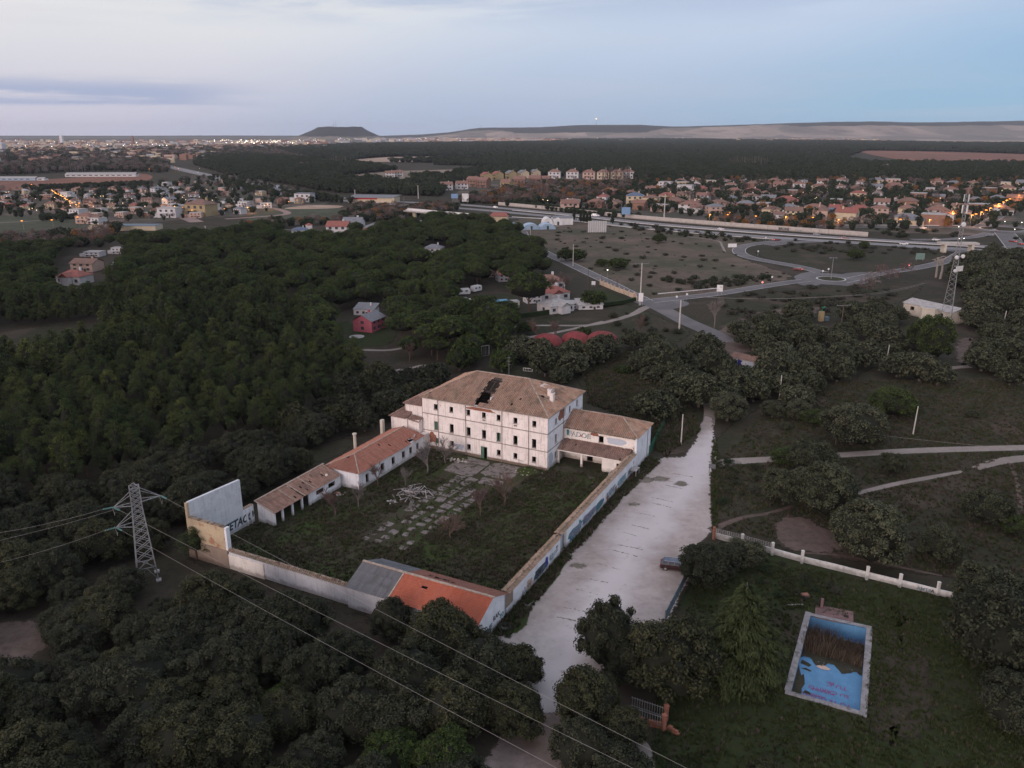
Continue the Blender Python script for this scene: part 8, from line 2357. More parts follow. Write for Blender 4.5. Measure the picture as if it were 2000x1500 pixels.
def copy_house(kind, x, y, rz, wl, rf, label, scale=1., group=None, zs=1.):
 p = HP[kind]
 c = p.copy(); COL.objects.link(c)
 c.location = (x, y, 0); c.rotation_euler = (0, 0, rz); c.scale = (scale, scale, scale * zs); c['label'] = label; c['category'] = 'house'
 if group: c['group'] = group
 sw = {'wall_white': wl, 'roof_terra': rf}
 for ch in KIDS[p.name]:
  d = ch.copy(); COL.objects.link(d); d.parent = c
  s = d.material_slots[0]; b_ = s.material.name
  if b_ in sw and sw[b_] != b_: s.link = 'OBJECT'; s.material = MATS[sw[b_]]
 return c
ordn = lambda n: '%d%s' % (n, 'th' if 10 <= n % 100 <= 20 else {1: 'st', 2: 'nd', 3: 'rd'}.get(n % 10, 'th'))
NUMW = ['first', 'second', 'third', 'fourth', 'fifth', 'sixth', 'seventh', 'eighth', 'ninth', 'tenth', 'eleventh', 'twelfth', 'thirteenth', 'fourteenth', 'fifteenth', 'sixteenth', 'seventeenth', 'eighteenth', 'nineteenth', 'twentieth']
def nw(i): return NUMW[i] if i < 20 else ordn(i + 1)
SEEN = set()
def estate(poly, rows, sp, seed, walls, roofs, where, group, kinds, sc=(.85, 1.15), holes=()):
 rr = random.Random(seed); n = 0
 for ri, (yy, slope, x0, x1) in enumerate(rows):
  x = x0; row = []
  while x < x1:
   y = yy + slope * (x - x0) + rr.uniform(-1.6, 1.6)
   st = sp * pxm(x, y) * rr.uniform(.8, 1.3)
   if inside(x, y, poly) and not any(inside(x, y, h) for h in holes) and rr.random() < .93:
    row.append((x, y))
   x += st
  for k, (x, y) in enumerate(row):
   gx, gy = G(x, y); wl = rr.choice(walls); rf = rr.choice(roofs); kd = rr.choice(kinds)
   if kd == 'flat' and rf not in ('roof_flat',): rf = 'roof_flat'
   side = 'left' if k <= len(row) / 2 else 'right'
   idx = k if side == 'left' else len(row) - 1 - k
   lab = '%s %s house, %s from the %s, row %d of %s' % (WN[wl], RN[rf], nw(idx), side, ri + 1, where)
   if lab in SEEN: continue
   SEEN.add(lab)
   copy_house(kd, gx, gy, math.radians(rr.choice((-28, -20, 62, 150, -24, 10)) + rr.uniform(-8, 8)), wl, rf, lab, rr.uniform(*sc), group, rr.uniform(.85, 1.1))
   keep(gx, gy, 5); n += 1
 return n
ER = [(1100, 412), (1112, 396), (1240, 372), (1330, 352), (1420, 348), (1700, 350), (2030, 352), (2030, 374), (1938, 430), (1880, 440), (1700, 440), (1500, 432), (1250, 416)]
ne = estate(ER, [(411, .055, 1112, 1900), (402, .055, 1118, 1900), (392, .05, 1128, 1930), (383, .045, 1190, 1960), (374, .035, 1270, 1990), (366, .02, 1300, 2010), (359, .01, 1330, 2025)], 19, 5,
   ['wall_white', 'wall_brick', 'wall_cream', 'wall_cream', 'wall_pinkish', 'wall_brick', 'wall_white'], ['roof_terra', 'roof_terra', 'roof_brownish', 'roof_terra', 'roof_red', 'roof_brownish', 'roof_terra', 'roof_grey'],
   'the estate beyond the barrier', 'houses of the estate beyond the motorway', ['hip', 'gable', 'ell', 'hip', 'cross', 'flat', 'gable'], (.9, 1.3))
EL = [(-30, 385), (60, 372), (270, 366), (440, 352), (560, 378), (622, 392), (570, 404), (440, 424), (390, 432), (300, 430), (190, 446), (110, 424), (-30, 418)]
nl = estate(EL, [(372, -.03, -20, 620), (380, -.02, -20, 620), (388, -.01, -20, 620), (397, .0, -20, 620), (406, .0, -20, 560), (415, .01, 150, 500), (424, .01, 190, 440), (438, .0, 150, 230)], 17, 6,
   ['wall_white', 'wall_white', 'wall_white', 'wall_brick', 'wall_cream', 'wall_pinkish'], ['roof_terra', 'roof_red', 'roof_brownish', 'roof_flat', 'roof_grey', 'roof_terra'],
   'the left hand estate', 'houses of the left estate', ['hip', 'gable', 'flat', 'mono', 'cross', 'flat', 'ell'], (.55, .92),
   holes=[[(70, 370), (110, 380), (175, 425), (150, 428), (80, 380)], [(290, 395), (400, 430), (370, 440), (290, 405)]])
print('HOUSES', ne, nl)
for (x, y, kd, wl, rf, a, sc_, lab) in (
  (1240, 398, 'hip', 'wall_cream', 'roof_slate_blue', -10, 1.3, 'pale house with blue slate roof standing among red roofed ones'),
  (1640, 425, 'mono', 'wall_white', 'roof_slate_blue', -20, 1.2, 'blue roofed house with bright white front above the orange lamps'),
  (395, 421, 'hip', 'wall_yellow', 'roof_brownish', -20, 1.6, 'large ochre house beside the lit street of the left estate'),
  (410, 414, 'flat', 'wall_white', 'roof_flat', -20, 1.1, 'plain white cube house right of the large ochre one'),
  (596, 394, 'flat', 'wall_white', 'roof_grey', -10, 1.3, 'modern white house at the right end of the left estate'),
  (155, 422, 'flat', 'wall_white', 'roof_flat', -25, .9, 'small white house at the lower end of the lit street'),
  (170, 436, 'hip', 'wall_pinkish', 'roof_terra', -10, .95, 'terracotta house left of the pair in front of the estate'),
  (187, 437, 'gable', 'wall_brick', 'roof_brownish', -10, .75, 'small brick house right of the terracotta one in front of the estate'),
  (333, 424, 'flat', 'wall_white', 'roof_flat', -5, 1.2, 'long low white flat house in the field below the left estate')):
 copy_house(kd, *G(x, y), math.radians(a), wl, rf, lab, sc_)
copy_house('gable', *G(722, 643), math.radians(68), 'pink_paint', 'roof_grey', 'pink gabled house with grey roof on a lawn in the pine wood', .78, zs=.95)
copy_house('mono', *G(716, 613), math.radians(-12), 'wall_white', 'roof_grey', 'white house with grey lean to roof just behind the pink house', .62)
copy_house('gable', *G(941, 620), math.radians(-5), 'wall_white', 'roof_flat', 'small white garage like house beside the blue awning', .52)
copy_house('cross', *G(148, 553), math.radians(-12), 'wall_white', 'roof_red', 'villa with orange red roof and white gable in the clearing at far left', .95, zs=1.1)
copy_house('gable', *G(172, 528), math.radians(-8), 'wall_pinkish', 'roof_brownish', 'long brown roofed house behind the villa at far left', 1.0, zs=.75)
copy_house('mono', *G(232, 523), math.radians(-8), 'wall_brick', 'roof_flat', 'small shed with pale grey roof right of the villa', .5)
copy_house('flat', *G(186, 500), math.radians(-5), 'wall_white', 'roof_flat', 'pale flat roofed building at the wood edge behind the villa', .7, zs=.6)
copy_house('flat', *G(234, 495), math.radians(0), 'wall_white', 'roof_flat', 'small white building right of the pale flat roof behind the villa', .55)
copy_house('cross', *G(1085, 607), math.radians(35), 'wall_white', 'roof_flat', 'nearest white bungalow with grey roof behind the big umbrella pine', .9, zs=.9)
copy_house('cross', *G(1078, 583), math.radians(20), 'wall_white', 'roof_red', 'white bungalow with red roof in the middle of the row', .95, zs=.95)
copy_house('cross', *G(1070, 562), math.radians(15), 'wall_white', 'roof_terra', 'back bungalow with terracotta roof and white gable', 1.0, zs=1.0)
copy_house('flat', *G(1045, 553), math.radians(15), 'wall_brick', 'roof_flat', 'small orange flat building left of the back bungalow', .5)
copy_house('mono', *G(1150, 601), math.radians(8), 'wall_white', 'roof_flat', 'low pale outbuilding in front of the garden', .75, zs=.7)
for x, y, kd, wl, rf, sc_, lab in ((985, 548, 'gable', 'wall_white', 'roof_red', .6, 'small red roofed cottage between the pines left of the bungalows'), (1008, 528, 'cross', 'wall_white', 'roof_flat', .55, 'small grey roofed white cottage near the lane in the pines'), (960, 540, 'mono', 'wall_pinkish', 'roof_terra', .5, 'tiny pinkish cottage deep in the pines'), (1000, 600, 'flat', 'wall_white', 'roof_flat', .4, 'tiny white outbuilding right of the blue awning'), (1040, 590, 'gable', 'wall_white', 'roof_terra', .55, 'small terracotta roofed cottage left of the nearest bungalow')):
 copy_house(kd, *G(x, y), .3, wl, rf, lab, sc_)
copy_house('flat', *G(1112, 601), math.radians(5), 'wall_white', 'roof_flat', 'flat white annex right of the nearest bungalow', .5, zs=.8)
copy_house('hip', *G(848, 500), math.radians(-10), 'wall_white', 'roof_grey', 'grey roofed house in a gap of the stone pine wood', .8)
copy_house('flat', *G(947, 507), math.radians(0), 'pink_paint', 'roof_flat', 'small pink hut glimpsed between the stone pines', .5)
copy_house('flat', *G(765, 506), math.radians(0), 'wall_white', 'roof_flat', 'tiny white hut glimpsed between the stone pines at left', .38)
copy_house('gable', *G(663, 460), math.radians(-5), 'wall_white', 'roof_red', 'white house with red roof beyond the stone pine wood', 1.2)
copy_house('hip', *G(1500 - 913 + 22 * 0, 463), math.radians(10), 'wall_white', 'roof_slate_blue', 'blue white building at the far edge of the stone pine wood', .8)
o = thing('bell_turret', 'small white tower with red cap beyond the stone pines', 'tower', G(605, 461) + (0,), .1)
mb = MB(); mb.bx(-1.8, 1.8, -1.8, 1.8, 0, 6.8); part(mb, 'wall', 'wall_white', o); mb = MB(); mb.lathe((0, 0, 6.8), [(2.9, 0), (.2, 1.3)], 4); part(mb, 'roof', 'roof_red', o)
o = thing('sports_hall', 'wide low hall with grey pitched roof over a red tiled skirt', 'building', G(735, 461) + (0,), -.05)
mb = MB(); mb.bx(-13, 13, -6, 8, 0, 3.6); part(mb, 'wall', 'wall_cream', o)
mb = MB(); mb.poly([(-14, -7, 3.5), (14, -7, 3.5), (12, -2, 5.0), (-12, -2, 5.0)]); part(mb, 'skirt_roof', 'roof_red', o)
mb = MB(); mb.poly([(-11, -2, 4.9), (11, -2, 4.9), (1.5, 3, 9.0)]); mb.poly([(-11, -2, 4.9), (1.5, 3, 9.0), (-9, 9, 5)]); mb.poly([(11, -2, 4.9), (12, 9, 5), (1.5, 3, 9.0)]); part(mb, 'roof', 'roof_grey', o)
copy_house('row', *G(692, 458), math.radians(-4), 'wall_white', 'roof_grey', 'long grey roofed house left of the sports hall', 1.3)
for x, y, lab, an in ((930, 570, 'white caravan standing under the pines', .9), (906, 576, 'second white caravan half hidden under the pines', .3), (1022, 512, 'white canopy roof on a post at the pine wood edge', .4)):
 o = thing('caravan', lab, 'caravan' if 'caravan' in lab else 'canopy', G(x, y) + (0,), an)
 if 'caravan' in lab:
  mb = MB(); mb.poly([(-2.3, -1.1, .5), (2.3, -1.1, .5), (2.5, -1.1, 1.6), (2.1, -1.1, 2.6), (-2.1, -1.1, 2.6), (-2.4, -1.1, 1.6)]); n0 = len(mb.f[0])
  A_ = list(mb.v); mb.poly([(x_, 1.1, z_) for x_, y_, z_ in A_[::-1]])
  for k in range(6): a, b_ = A_[k], A_[(k + 1) % 6]; mb.poly([a, b_, (b_[0], 1.1, b_[2]), (a[0], 1.1, a[2])])
  part(mb, 'body', 'sheet_white', o)
  for xx in (-1.2, .9): mb = MB(); mb.box((xx, -1.12, 1.75), (1.0, .04, .6)); part(mb, 'window', 'car_glass', o)
  for sy in (-1, 1): mb = MB(); mb.tube([(0, sy * .85, .35), (0, sy * 1.05, .35)], .35, 10); part(mb, 'wheel', 'rubber', o)
 else:
  mb = MB(); mb.box((0, 0, 2.6), (4, 3, .15)); part(mb, 'roof', 'sheet_white', o); mb = MB(); mb.box((0, 0, 1.3), (.2, .2, 2.5)); part(mb, 'post', 'steel', o)
o = thing('awning', 'bright blue flat awning over the parking place by the small white house', 'awning', G(974, 600) + (0,), .35)
mb = MB(); mb.box((0, 0, 2.5), (7.5, 3.4, .12)); part(mb, 'canopy', 'awning_blue', o)
for sx_, sy_ in ((-3.5, -1.5), (3.5, -1.5), (3.5, 1.5), (-3.5, 1.5)): boxpart('post', 'sheet_white', o, sx_ - .08, sx_ + .08, sy_ - .08, sy_ + .08, 0, 2.43)
wp = [G(1150, 566), G(1172, 556), G(1200, 568), G(1238, 582), G(1243, 588)]
o = thing('garden_wall', 'cream wall with pillars between the lane and the green garden', 'wall', wp[1] + (0,), 0); ORG[o.name] = wp[1]
for i in range(1, 4):
 p, q = wp[i], wp[i + 1] if i < 3 else wp[4]
 mb = MB(); mb.wall(p, q, 0, 1.7, .3); part(mb, 'wall', 'wall_cream', o)
 for k in range(4):
  x, y = p[0] + (q[0] - p[0]) * k / 4, p[1] + (q[1] - p[1]) * k / 4; mb = MB(); mb.box((x, y, 1.2), (.45, .45, 2.4)); part(mb, 'pillar', 'wall_pinkish', o)
wp2 = [G(1170, 600), G(1215, 594), G(1243, 588)]
o = thing('hedge', 'low dark clipped hedge closing the near side of the walled garden', 'hedge', wp2[0] + (0,), 0); ORG[o.name] = wp2[0]
mb = MB()
for i in range(2): mb.wall(wp2[i], wp2[i + 1], 0, 1.4, .9)
part(mb, 'foliage', 'leaf_hedge', o, tint=True)
wp3 = [G(998, 624), G(1060, 616), G(1120, 606)]
o = thing('hedge', 'long dark hedge along the near side of the white bungalows', 'hedge', wp3[0] + (0,), 0); ORG[o.name] = wp3[0]
mb = MB()
for i in range(2): mb.wall(wp3[i], wp3[i + 1], 0, 1.6, .9)
part(mb, 'foliage', 'leaf_hedge', o, tint=True)
o = thing('garden_pool', 'small oval pale round patio on the lawn before the pink house', 'patio', G(697, 658) + (0,), .2)
mb = MB(); mb.lathe((0, 0, 0), [(2.4, 0), (2.4, .15)], 20); part(mb, 'slab', 'concrete_light', o)
o = thing('terrace_pool', 'bright white edged terrace below the villa at far left', 'patio', G(168, 563) + (0,), .1)
mb = MB(); mb.box((0, 0, .15), (11, 3.0, .3)); part(mb, 'slab', 'sheet_white', o); mb = MB(); mb.box((-.5, .1, .33), (8, 1.8, .06)); part(mb, 'basin', 'sheet_blue', o)
o = thing('green_net', 'green plastic netting hanging along the corner of the pink house garden', 'netting', G(636, 650) + (0,), .9)
mb = MB(); mb.wall((-2.5, 0), (3.5, 0), 0, 2.0, .05); part(mb, 'net', 'plastic_green', o); mb = MB()
for x in (-2.5, .5, 3.5): mb.box((x, .1, 1.1), (.1, .1, 2.2))
part(mb, 'posts', 'steel', o)
# signs
def sign(x, y, zb, w_, h_, rz, m_, lab, txt=(), legs=2, cat='sign', name='sign'):
 o = thing(name, lab, cat, G(x, y) + (0,), rz)
 mb = MB(); mb.box((0, 0, zb + h_ / 2), (w_, .15, h_)); part(mb, 'board', m_, o)
 for k in ((-w_ * .35, w_ * .35) if legs == 2 else (0,)): mb = MB(); mb.box((k, .12, (zb + h_ * .5) / 2), (.18, .1, zb + h_ * .5)); part(mb, 'leg', 'steel', o)
 for body, dx, dz, sz in txt: letters(o, body, (dx, -.08, zb + dz), (1, 0, 0), UP, (0, -1, 0), sz, 'print_black', off=.01, name='lettering')
 return o
sign(1405, 577, 1.6, 2.3, 2.6, -.25, 'sign_white', 'white rectangular board with black print beside the road to the roundabout', (('MAX', -.1, 1.6, .65), ('a L', -.95, .6, .6)))
sign(1251, 597, 1.6, 1.7, 3.2, -.1, 'sign_white', 'white upright sign board on posts at the road junction')
sign(1159, 560, .8, 1.6, 1.5, -.2, 'sign_white', 'small white board at the edge of the walled garden')
sign(1166, 455, .4, 12, 7.2, .05, 'plaster_grey', 'large grey billboard seen from behind in the wasteland', legs=2, cat='billboard', name='billboard')
o = [c for c in COL.objects if c.get('category') == 'billboard'][-1]
for k in range(9): mb = MB(); mb.box((-5.6 + k * 1.4, -.18, 4.0), (.22, .2, 7.2)); part(mb, 'stud', 'sheet_white', o)
sign(1430, 485, .6, 5.0, 2.0, .1, 'sign_white', 'low wide pale board left of the curved slip road')
sign(1796, 510, .8, 4.5, 3.2, .0, 'sign_green', 'square grey green board by the road inside the motorway loop')
sign(1222, 428, 3.5, 6.5, 5.2, .0, 'sign_blue', 'grey blue motorway sign seen from behind on a post', legs=1)
sign(888, 396, 4.0, 6, 4.0, .0, 'sign_blue', 'light blue motorway sign left of centre', legs=2)
sign(909, 398, 2.0, 6, 7.0, .0, 'sheet_white', 'pale square sign right of the light blue one', legs=2)
for x, y, lb in ((1274, 578, 'nearest junction'), ):
 pass
for x, y, lab in ((1774, 528, 'reflective red and white marker at the road right of the roundabout'), (1488, 563, 'reflective red and white marker beside the road left of the roundabout'), (1507, 552, 'small sign post beside the road left of the roundabout'),
    (1480, 500, 'white marker post on the inside of the curved slip road'), (1495, 472, 'white marker where the slip road meets the motorway'), (1321, 592, 'round white traffic sign on the far side of the junction'), (1341, 587, 'round white traffic sign further along the road'),
    (1606, 540, 'small traffic sign on the left rim of the roundabout'), (1617, 536, 'small traffic sign behind the roundabout')):
 o = thing('traffic_sign', lab, 'traffic sign', G(x, y) + (0,), 0)
 mb = MB(); mb.tube([(0, 0, 0), (0, 0, 2.6)], .06, 6); part(mb, 'post', 'steel', o)
 mb = MB(); mb.tube([(0, -.08, 2.5), (0, -.14, 2.5)], .42, 14); part(mb, 'disc', 'sign_white', o)
 if 'red' in lab: mb = MB(); mb.tube([(0, -.145, 2.5), (0, -.16, 2.5)], .25, 12); part(mb, 'reflector', 'lamp_red', o)  # no lamp here: the reflector's red return is painted as emission
# sound barrier of the motorway
bp = [(973, 401), (1060, 409), (1125, 415.5), (1250, 428.5), (1400, 441), (1520, 450), (1600, 456), (1695, 463)]
bw_ = smooth([G(*p) for p in bp], 5)
o = thing('sound_barrier', 'long pale concrete noise barrier along the far side of the motorway', 'wall', bw_[0] + (0,), 0); ORG[o.name] = bw_[0]
tot = 0
for i in range(len(bw_) - 1):
 a, c = Vector(bw_[i]), Vector(bw_[i + 1]); n = max(1, int((c - a).length / 4.2))
 for k in range(n):
  p = a + (c - a) * (k / n); q = a + (c - a) * ((k + 1) / n)
  mb = MB(); mb.wall(p + (q - p) * .01, q - (q - p) * .01, 0, 3.0 + .04 * (tot % 2), .2); part(mb, 'panel', 'barrier_concrete', o); tot += 1
print('barrier panels', tot)
a = Vector(G(1520, 450)).to_3d(); c = Vector(G(1540, 451.5)).to_3d()
letters(o, 'BRONE', a + Vector((0, -.2, .6)), (c - a), UP, (0, -1, 0), 2.2, 'print_black', off=.15, bold=.05)
letters(o, 'n e m', Vector(G(1552, 452.5)).to_3d() + Vector((0, -.2, .6)), (c - a), UP, (0, -1, 0), 1.9, 'print_slate', off=.15)
# guard rails
for nm_, pts_, lab in (('guard_rail', [(1000, 425), (1125, 434), (1250, 448), (1400, 461), (1520, 470)], 'metal guard rail on the near side of the motorway'), ('guard_rail', [(1000, 412), (1125, 424), (1250, 438.2), (1400, 451.2), (1520, 460), (1700, 472), (1850, 481), (2000, 490)], 'metal guard rail between the two carriageways'),
     ('guard_rail', [(1560, 442), (1700, 441.5), (1880, 442.5)], 'guard rail along the service road beyond the motorway'), ('guard_rail', [(1285, 577), (1340, 572), (1400, 566)], 'guard rail on the far side of the road to the roundabout')):
 w3 = smooth([G(*p) for p in pts_], 4)
 o = thing(nm_, lab, 'guard rail', w3[0] + (0,), 0); ORG[o.name] = w3[0]
 mb = MB()
 for i in range(len(w3) - 1): mb.beam((w3[i][0], w3[i][1], .7), (w3[i + 1][0], w3[i + 1][1], .7), .08, .32)
 part(mb, 'rail', 'sheet_white', o)
 mb = MB()
 for i in range(len(w3)): mb.box((w3[i][0], w3[i][1], .35), (.12, .12, .7))
 part(mb, 'posts', 'steel', o)
# overpass
oa, ob = G(795, 424), G(925, 432)
o = thing('overpass', 'low concrete road bridge beyond the stone pine wood', 'bridge', oa + (0,), 0); ORG[o.name] = oa
oa = Vector(oa).to_3d(); ob = Vector(ob).to_3d()
mb = MB(); mb.beam(oa + Vector((0, 0, 5)), ob + Vector((0, 0, 3.6)), 9, .9); part(mb, 'deck', 'concrete_light', o)
for s_ in (-4.5, 4.5): mb = MB(); mb.beam(oa + Vector((0, s_, 5.9)), ob + Vector((0, s_, 4.5)), .25, .9); part(mb, 'parapet', 'sheet_white', o)
for k in (.12, .3, .62): p = oa + (ob - oa) * k; mb = MB(); mb.box((p.x, p.y, 2.2), (2.4, 6, 4.4)); part(mb, 'pier', 'wall_cream', o)
o = thing('bridge', 'small concrete underpass bridge of the motorway left of the radio mast', 'bridge', G(1868, 494) + (0,), -.1)
mb = MB(); mb.box((0, 0, 5.2), (20, 5, 1.0)); part(mb, 'deck', 'barrier_concrete', o)
for k in (-7, 7): mb = MB(); mb.box((k, 0, 2.4), (1.2, 5, 4.7)); part(mb, 'pier', 'plaster_cream', o)
# tents, greenhouse, sheds
def vault(name, lab, x, y, L, w_, h_, an, m_, n=1, cat='tent'):
 o = thing(name, lab, cat, G(x, y) + (0,), an)
 for k in range(n):
  mb = MB(); off = (k - (n - 1) / 2) * w_
  rows = 9
  for i in range(rows):
   t0, t1 = math.pi * i / rows, math.pi * (i + 1) / rows
   mb.poly([(off - w_ / 2 * math.cos(t0), -L / 2, h_ * math.sin(t0)), (off - w_ / 2 * math.cos(t0), L / 2, h_ * math.sin(t0)), (off - w_ / 2 * math.cos(t1), L / 2, h_ * math.sin(t1)), (off - w_ / 2 * math.cos(t1), -L / 2, h_ * math.sin(t1))])
   mb.poly([(off, -L / 2, 0), (off - w_ / 2 * math.cos(t0), -L / 2, h_ * math.sin(t0)), (off - w_ / 2 * math.cos(t1), -L / 2, h_ * math.sin(t1))])
  part(mb, 'vault', m_, o)
  mb = MB(); mb.box((off, -L / 2 - .05, 1.2), (1.4, .1, 2.4)); part(mb, 'door', 'window_glass', o)
 return o
vault('tent_hall', 'long low blue grey polytunnel tent in the yard by the motorway', 1036, 447, 10, 11, 3.8, .12, 'sheet_blue', 3)
vault('tent_hall', 'double white vaulted tent right of the blue polytunnel', 1078, 438, 12, 7, 5, .1, 'sheet_white', 2)
o = thing('white_shed', 'white shed with reddish roof attached right of the white tents', 'shed', G(1098, 438) + (0,), .1)
mb = MB(); mb.bx(-7, 7, -4, 6, 0, 4.5); part(mb, 'wall', 'sheet_white', o); mb = MB(); mb.poly([(-7.3, -4.3, 4.5), (7.3, -4.3, 4.5), (7.3, 1, 6), (-7.3, 1, 6)]); mb.poly([(-7.3, 1, 6), (7.3, 1, 6), (7.3, 6.3, 4.5), (-7.3, 6.3, 4.5)]); part(mb, 'roof', 'roof_grey', o)
o = thing('restaurant', 'small roadside restaurant with red roof beyond the stone pines', 'building', G(976, 432) + (0,), -.1)
mb = MB(); mb.bx(-6, 6, -5, 5, 0, 4); part(mb, 'wall', 'wall_cream', o); mb = MB(); mb.poly([(-7, -6, 4), (7, -6, 4), (5, 0, 6.5), (-5, 0, 6.5)]); mb.poly([(7, 6, 4), (-7, 6, 4), (-5, 0, 6.5), (5, 0, 6.5)]); part(mb, 'roof', 'roof_red', o)
o = thing('roadside_shop', 'wide roadside shop with grey roof and red front beside the motorway', 'building', G(730, 395) + (0,), -.15)
mb = MB(); mb.bx(-22, 22, -8, 10, 0, 4.6); part(mb, 'wall', 'wall_cream', o); mb = MB(); mb.bx(-22, 6, -8.2, -8.01, 3.2, 4.5); part(mb, 'fascia', 'print_red', o); mb = MB(); mb.poly([(-24, -9, 4.61), (20, -9, 4.61), (24, 11, 6.2), (-22, 11, 6.2)]); part(mb, 'roof', 'roof_grey', o)
for x, y, L, d_, h_, an, lab, m_ in ((200, 345, 100, 12, 6, .06, 'very long white greenhouse beyond the brown field', 'wall_white'), (30, 352, 62, 14, 5, .0, 'long pale shed at the far left beyond the brown field', 'sheet_blue'), (72, 352, 26, 10, 4, .0, 'low white shed right of the long pale one', 'sheet_white')):
 o = thing('long_shed', lab, 'shed', G(x, y) + (0,), an)
 mb = MB(); mb.bx(-L / 2, L / 2, -d_ / 2, d_ / 2, 0, h_ * .6); part(mb, 'wall', m_, o)
 mb = MB(); mb.poly([(-L / 2, -d_ / 2 - .5, h_ * .6), (L / 2, -d_ / 2 - .5, h_ * .6), (L / 2, 0, h_), (-L / 2, 0, h_)]); mb.poly([(L / 2, d_ / 2 + .5, h_ * .6), (-L / 2, d_ / 2 + .5, h_ * .6), (-L / 2, 0, h_), (L / 2, 0, h_)]); part(mb, 'roof', 'roof_flat', o)
 for k in range(int(L / 8)): mb = MB(); mb.box((-L / 2 + 4 + k * 8, -d_ / 2 - .03, h_ * .35), (4.5, .08, 1.1)); part(mb, 'window', 'window_glass', o)
o = thing('court_hall', 'low building with yellow and teal roof panels in front of the left estate', 'building', G(245, 449) + (0,), .02)
mb = MB(); mb.bx(-22, 22, -5, 7, 0, 3.0); part(mb, 'wall', 'wall_cream', o)
for k, (a, c, m_) in enumerate(((-22, -14, 'wall_yellow'), (-14, -4, 'roof_grey'), (-4, 22, 'print_slate'))): mb = MB(); mb.bx(a, c - .1, -5.2, 7.2, 3.01, 3.3); part(mb, 'roof_panel', m_, o)
for i, (x, y, wl, rf, an, s_) in enumerate(((950, 353, 'wall_yellow', 'roof_red', -62, 1.35), (972, 351, 'wall_yellow', 'roof_red', -62, 1.35), (998, 349, 'wall_yellow', 'roof_grey', -62, 1.35), (1022, 348, 'wall_cream', 'roof_grey', -62, 1.35), (1045, 346, 'wall_cream', 'roof_grey', -62, 1.3), (925, 364, 'wall_brick', 'roof_terra', -25, 1.4), (945, 366, 'wall_brick', 'roof_terra', -25, 1.4),
           (1015, 365, 'wall_brick', 'roof_terra', -8, 1.5), (1045, 363, 'wall_brick', 'roof_terra', -8, 1.5), (990, 369, 'wall_yellow', 'roof_terra', -25, 1.3), (1065, 361, 'wall_brick', 'roof_terra', -8, 1.3))):
 copy_house('row', *G(x, y), math.radians(an), wl, rf, '%s %s terrace block, %s from the left beyond the motorway' % (WN[wl], RN[rf], nw(sorted([950, 972, 998, 1022, 1045, 925, 945, 1015, 1045.5, 990, 1065]).index(x) if x in (950, 972, 998, 1022, 925, 945, 1015, 990, 1065) else (8 if i == 4 else 9))), s_, 'terraces beyond the motorway')
for i, (x, y, wl) in enumerate(((1083, 349, 'wall_white'), (1118, 349, 'wall_white'), (1150, 350, 'wall_pinkish'), (1178, 350, 'wall_cream'), (1205, 350, 'wall_cream'), (1226, 349, 'wall_white'))):
 o = copy_house('hip', *G(x, y), math.radians(-8), wl, 'roof_terra', '%s apartment block, %s from the left of the row before the pine forest' % (WN[wl], nw(i)), 1.4, 'apartment blocks', 1.2)
 o['category'] = 'apartment block'
for x, y, lab in ((762, 346, 'pale farmhouse in the field strip left of centre'), (778, 345, 'white farmhouse beside the pale one in the field strip'), (595, 327, 'white farm building before the far pine belt'), (835, 347, 'small white house at the edge of the far pine belt'), (872, 371, 'white house with red roof among trees beyond the overpass'), (902, 369, 'small white house right of it beyond the overpass'),
    (1731, 332, 'white house in the middle of the far pine wood'), (1980, 332, 'white house at the right in the far pine wood')):
 copy_house('gable', *G(x, y), .2, 'wall_white', 'roof_terra', lab, 1.2)
# street lamps
def lamp_proto(m_, h, nm='street_lamp', r_=.42, globe=False):
 o = thing(nm, 'lamp', 'street lamp', (0, -520, 0), 0)
 mb = MB(); mb.tube([(0, 0, 0), (0, 0, h)], [.12, .07], 6); mb.beam((0, 0, h), (0, -.9, h + .1), .08) if not globe else None; part(mb, 'pole', 'steel', o)
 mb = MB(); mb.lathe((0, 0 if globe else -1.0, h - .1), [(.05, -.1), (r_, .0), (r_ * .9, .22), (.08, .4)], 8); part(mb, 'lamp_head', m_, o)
 return proto(o)
LPs = {'orange': lamp_proto('lamp_orange', 8, r_=.95), 'warm': lamp_proto('lamp_warm', 4.5, r_=.36, globe=True), 'white': lamp_proto('lamp_white', 6, r_=.5, globe=True)}  # orange heads built oversize, putting the bloom around each lamp into its shape
def lamps(kind, pts, lab, grp, s_=1., each=False):
 for i, (x, y) in enumerate(pts):
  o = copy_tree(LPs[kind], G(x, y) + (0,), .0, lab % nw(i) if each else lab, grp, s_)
  if kind == 'orange' and i % 2 == 0 and 'edge' not in grp:
   q = bpy.data.lights.new('lamp_light', 'POINT'); q.energy = 2600; q.color = (1, .42, .12); q.shadow_soft_size = .4
   ql = bpy.data.objects.new('lamp_light', q); COL.objects.link(ql); ql.parent = o; ql.location = (0, -1.0, 7.2)
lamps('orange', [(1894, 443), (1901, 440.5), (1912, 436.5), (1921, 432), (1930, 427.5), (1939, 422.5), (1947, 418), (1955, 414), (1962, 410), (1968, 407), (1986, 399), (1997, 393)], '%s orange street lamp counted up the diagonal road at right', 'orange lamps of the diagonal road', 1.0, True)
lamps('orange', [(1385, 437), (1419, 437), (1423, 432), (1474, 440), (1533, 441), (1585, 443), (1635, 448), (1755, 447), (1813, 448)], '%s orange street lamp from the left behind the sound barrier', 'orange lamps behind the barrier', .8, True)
lamps('orange', [(104, 384), (108, 386.5), (111, 389), (117, 392.5), (121, 395), (126, 398), (130, 401), (134, 404), (139, 407.5), (144, 411.5), (152, 415), (158, 412)], '%s orange lamp counted down the lit street of the left estate', 'lamps of the lit street', .8, True)
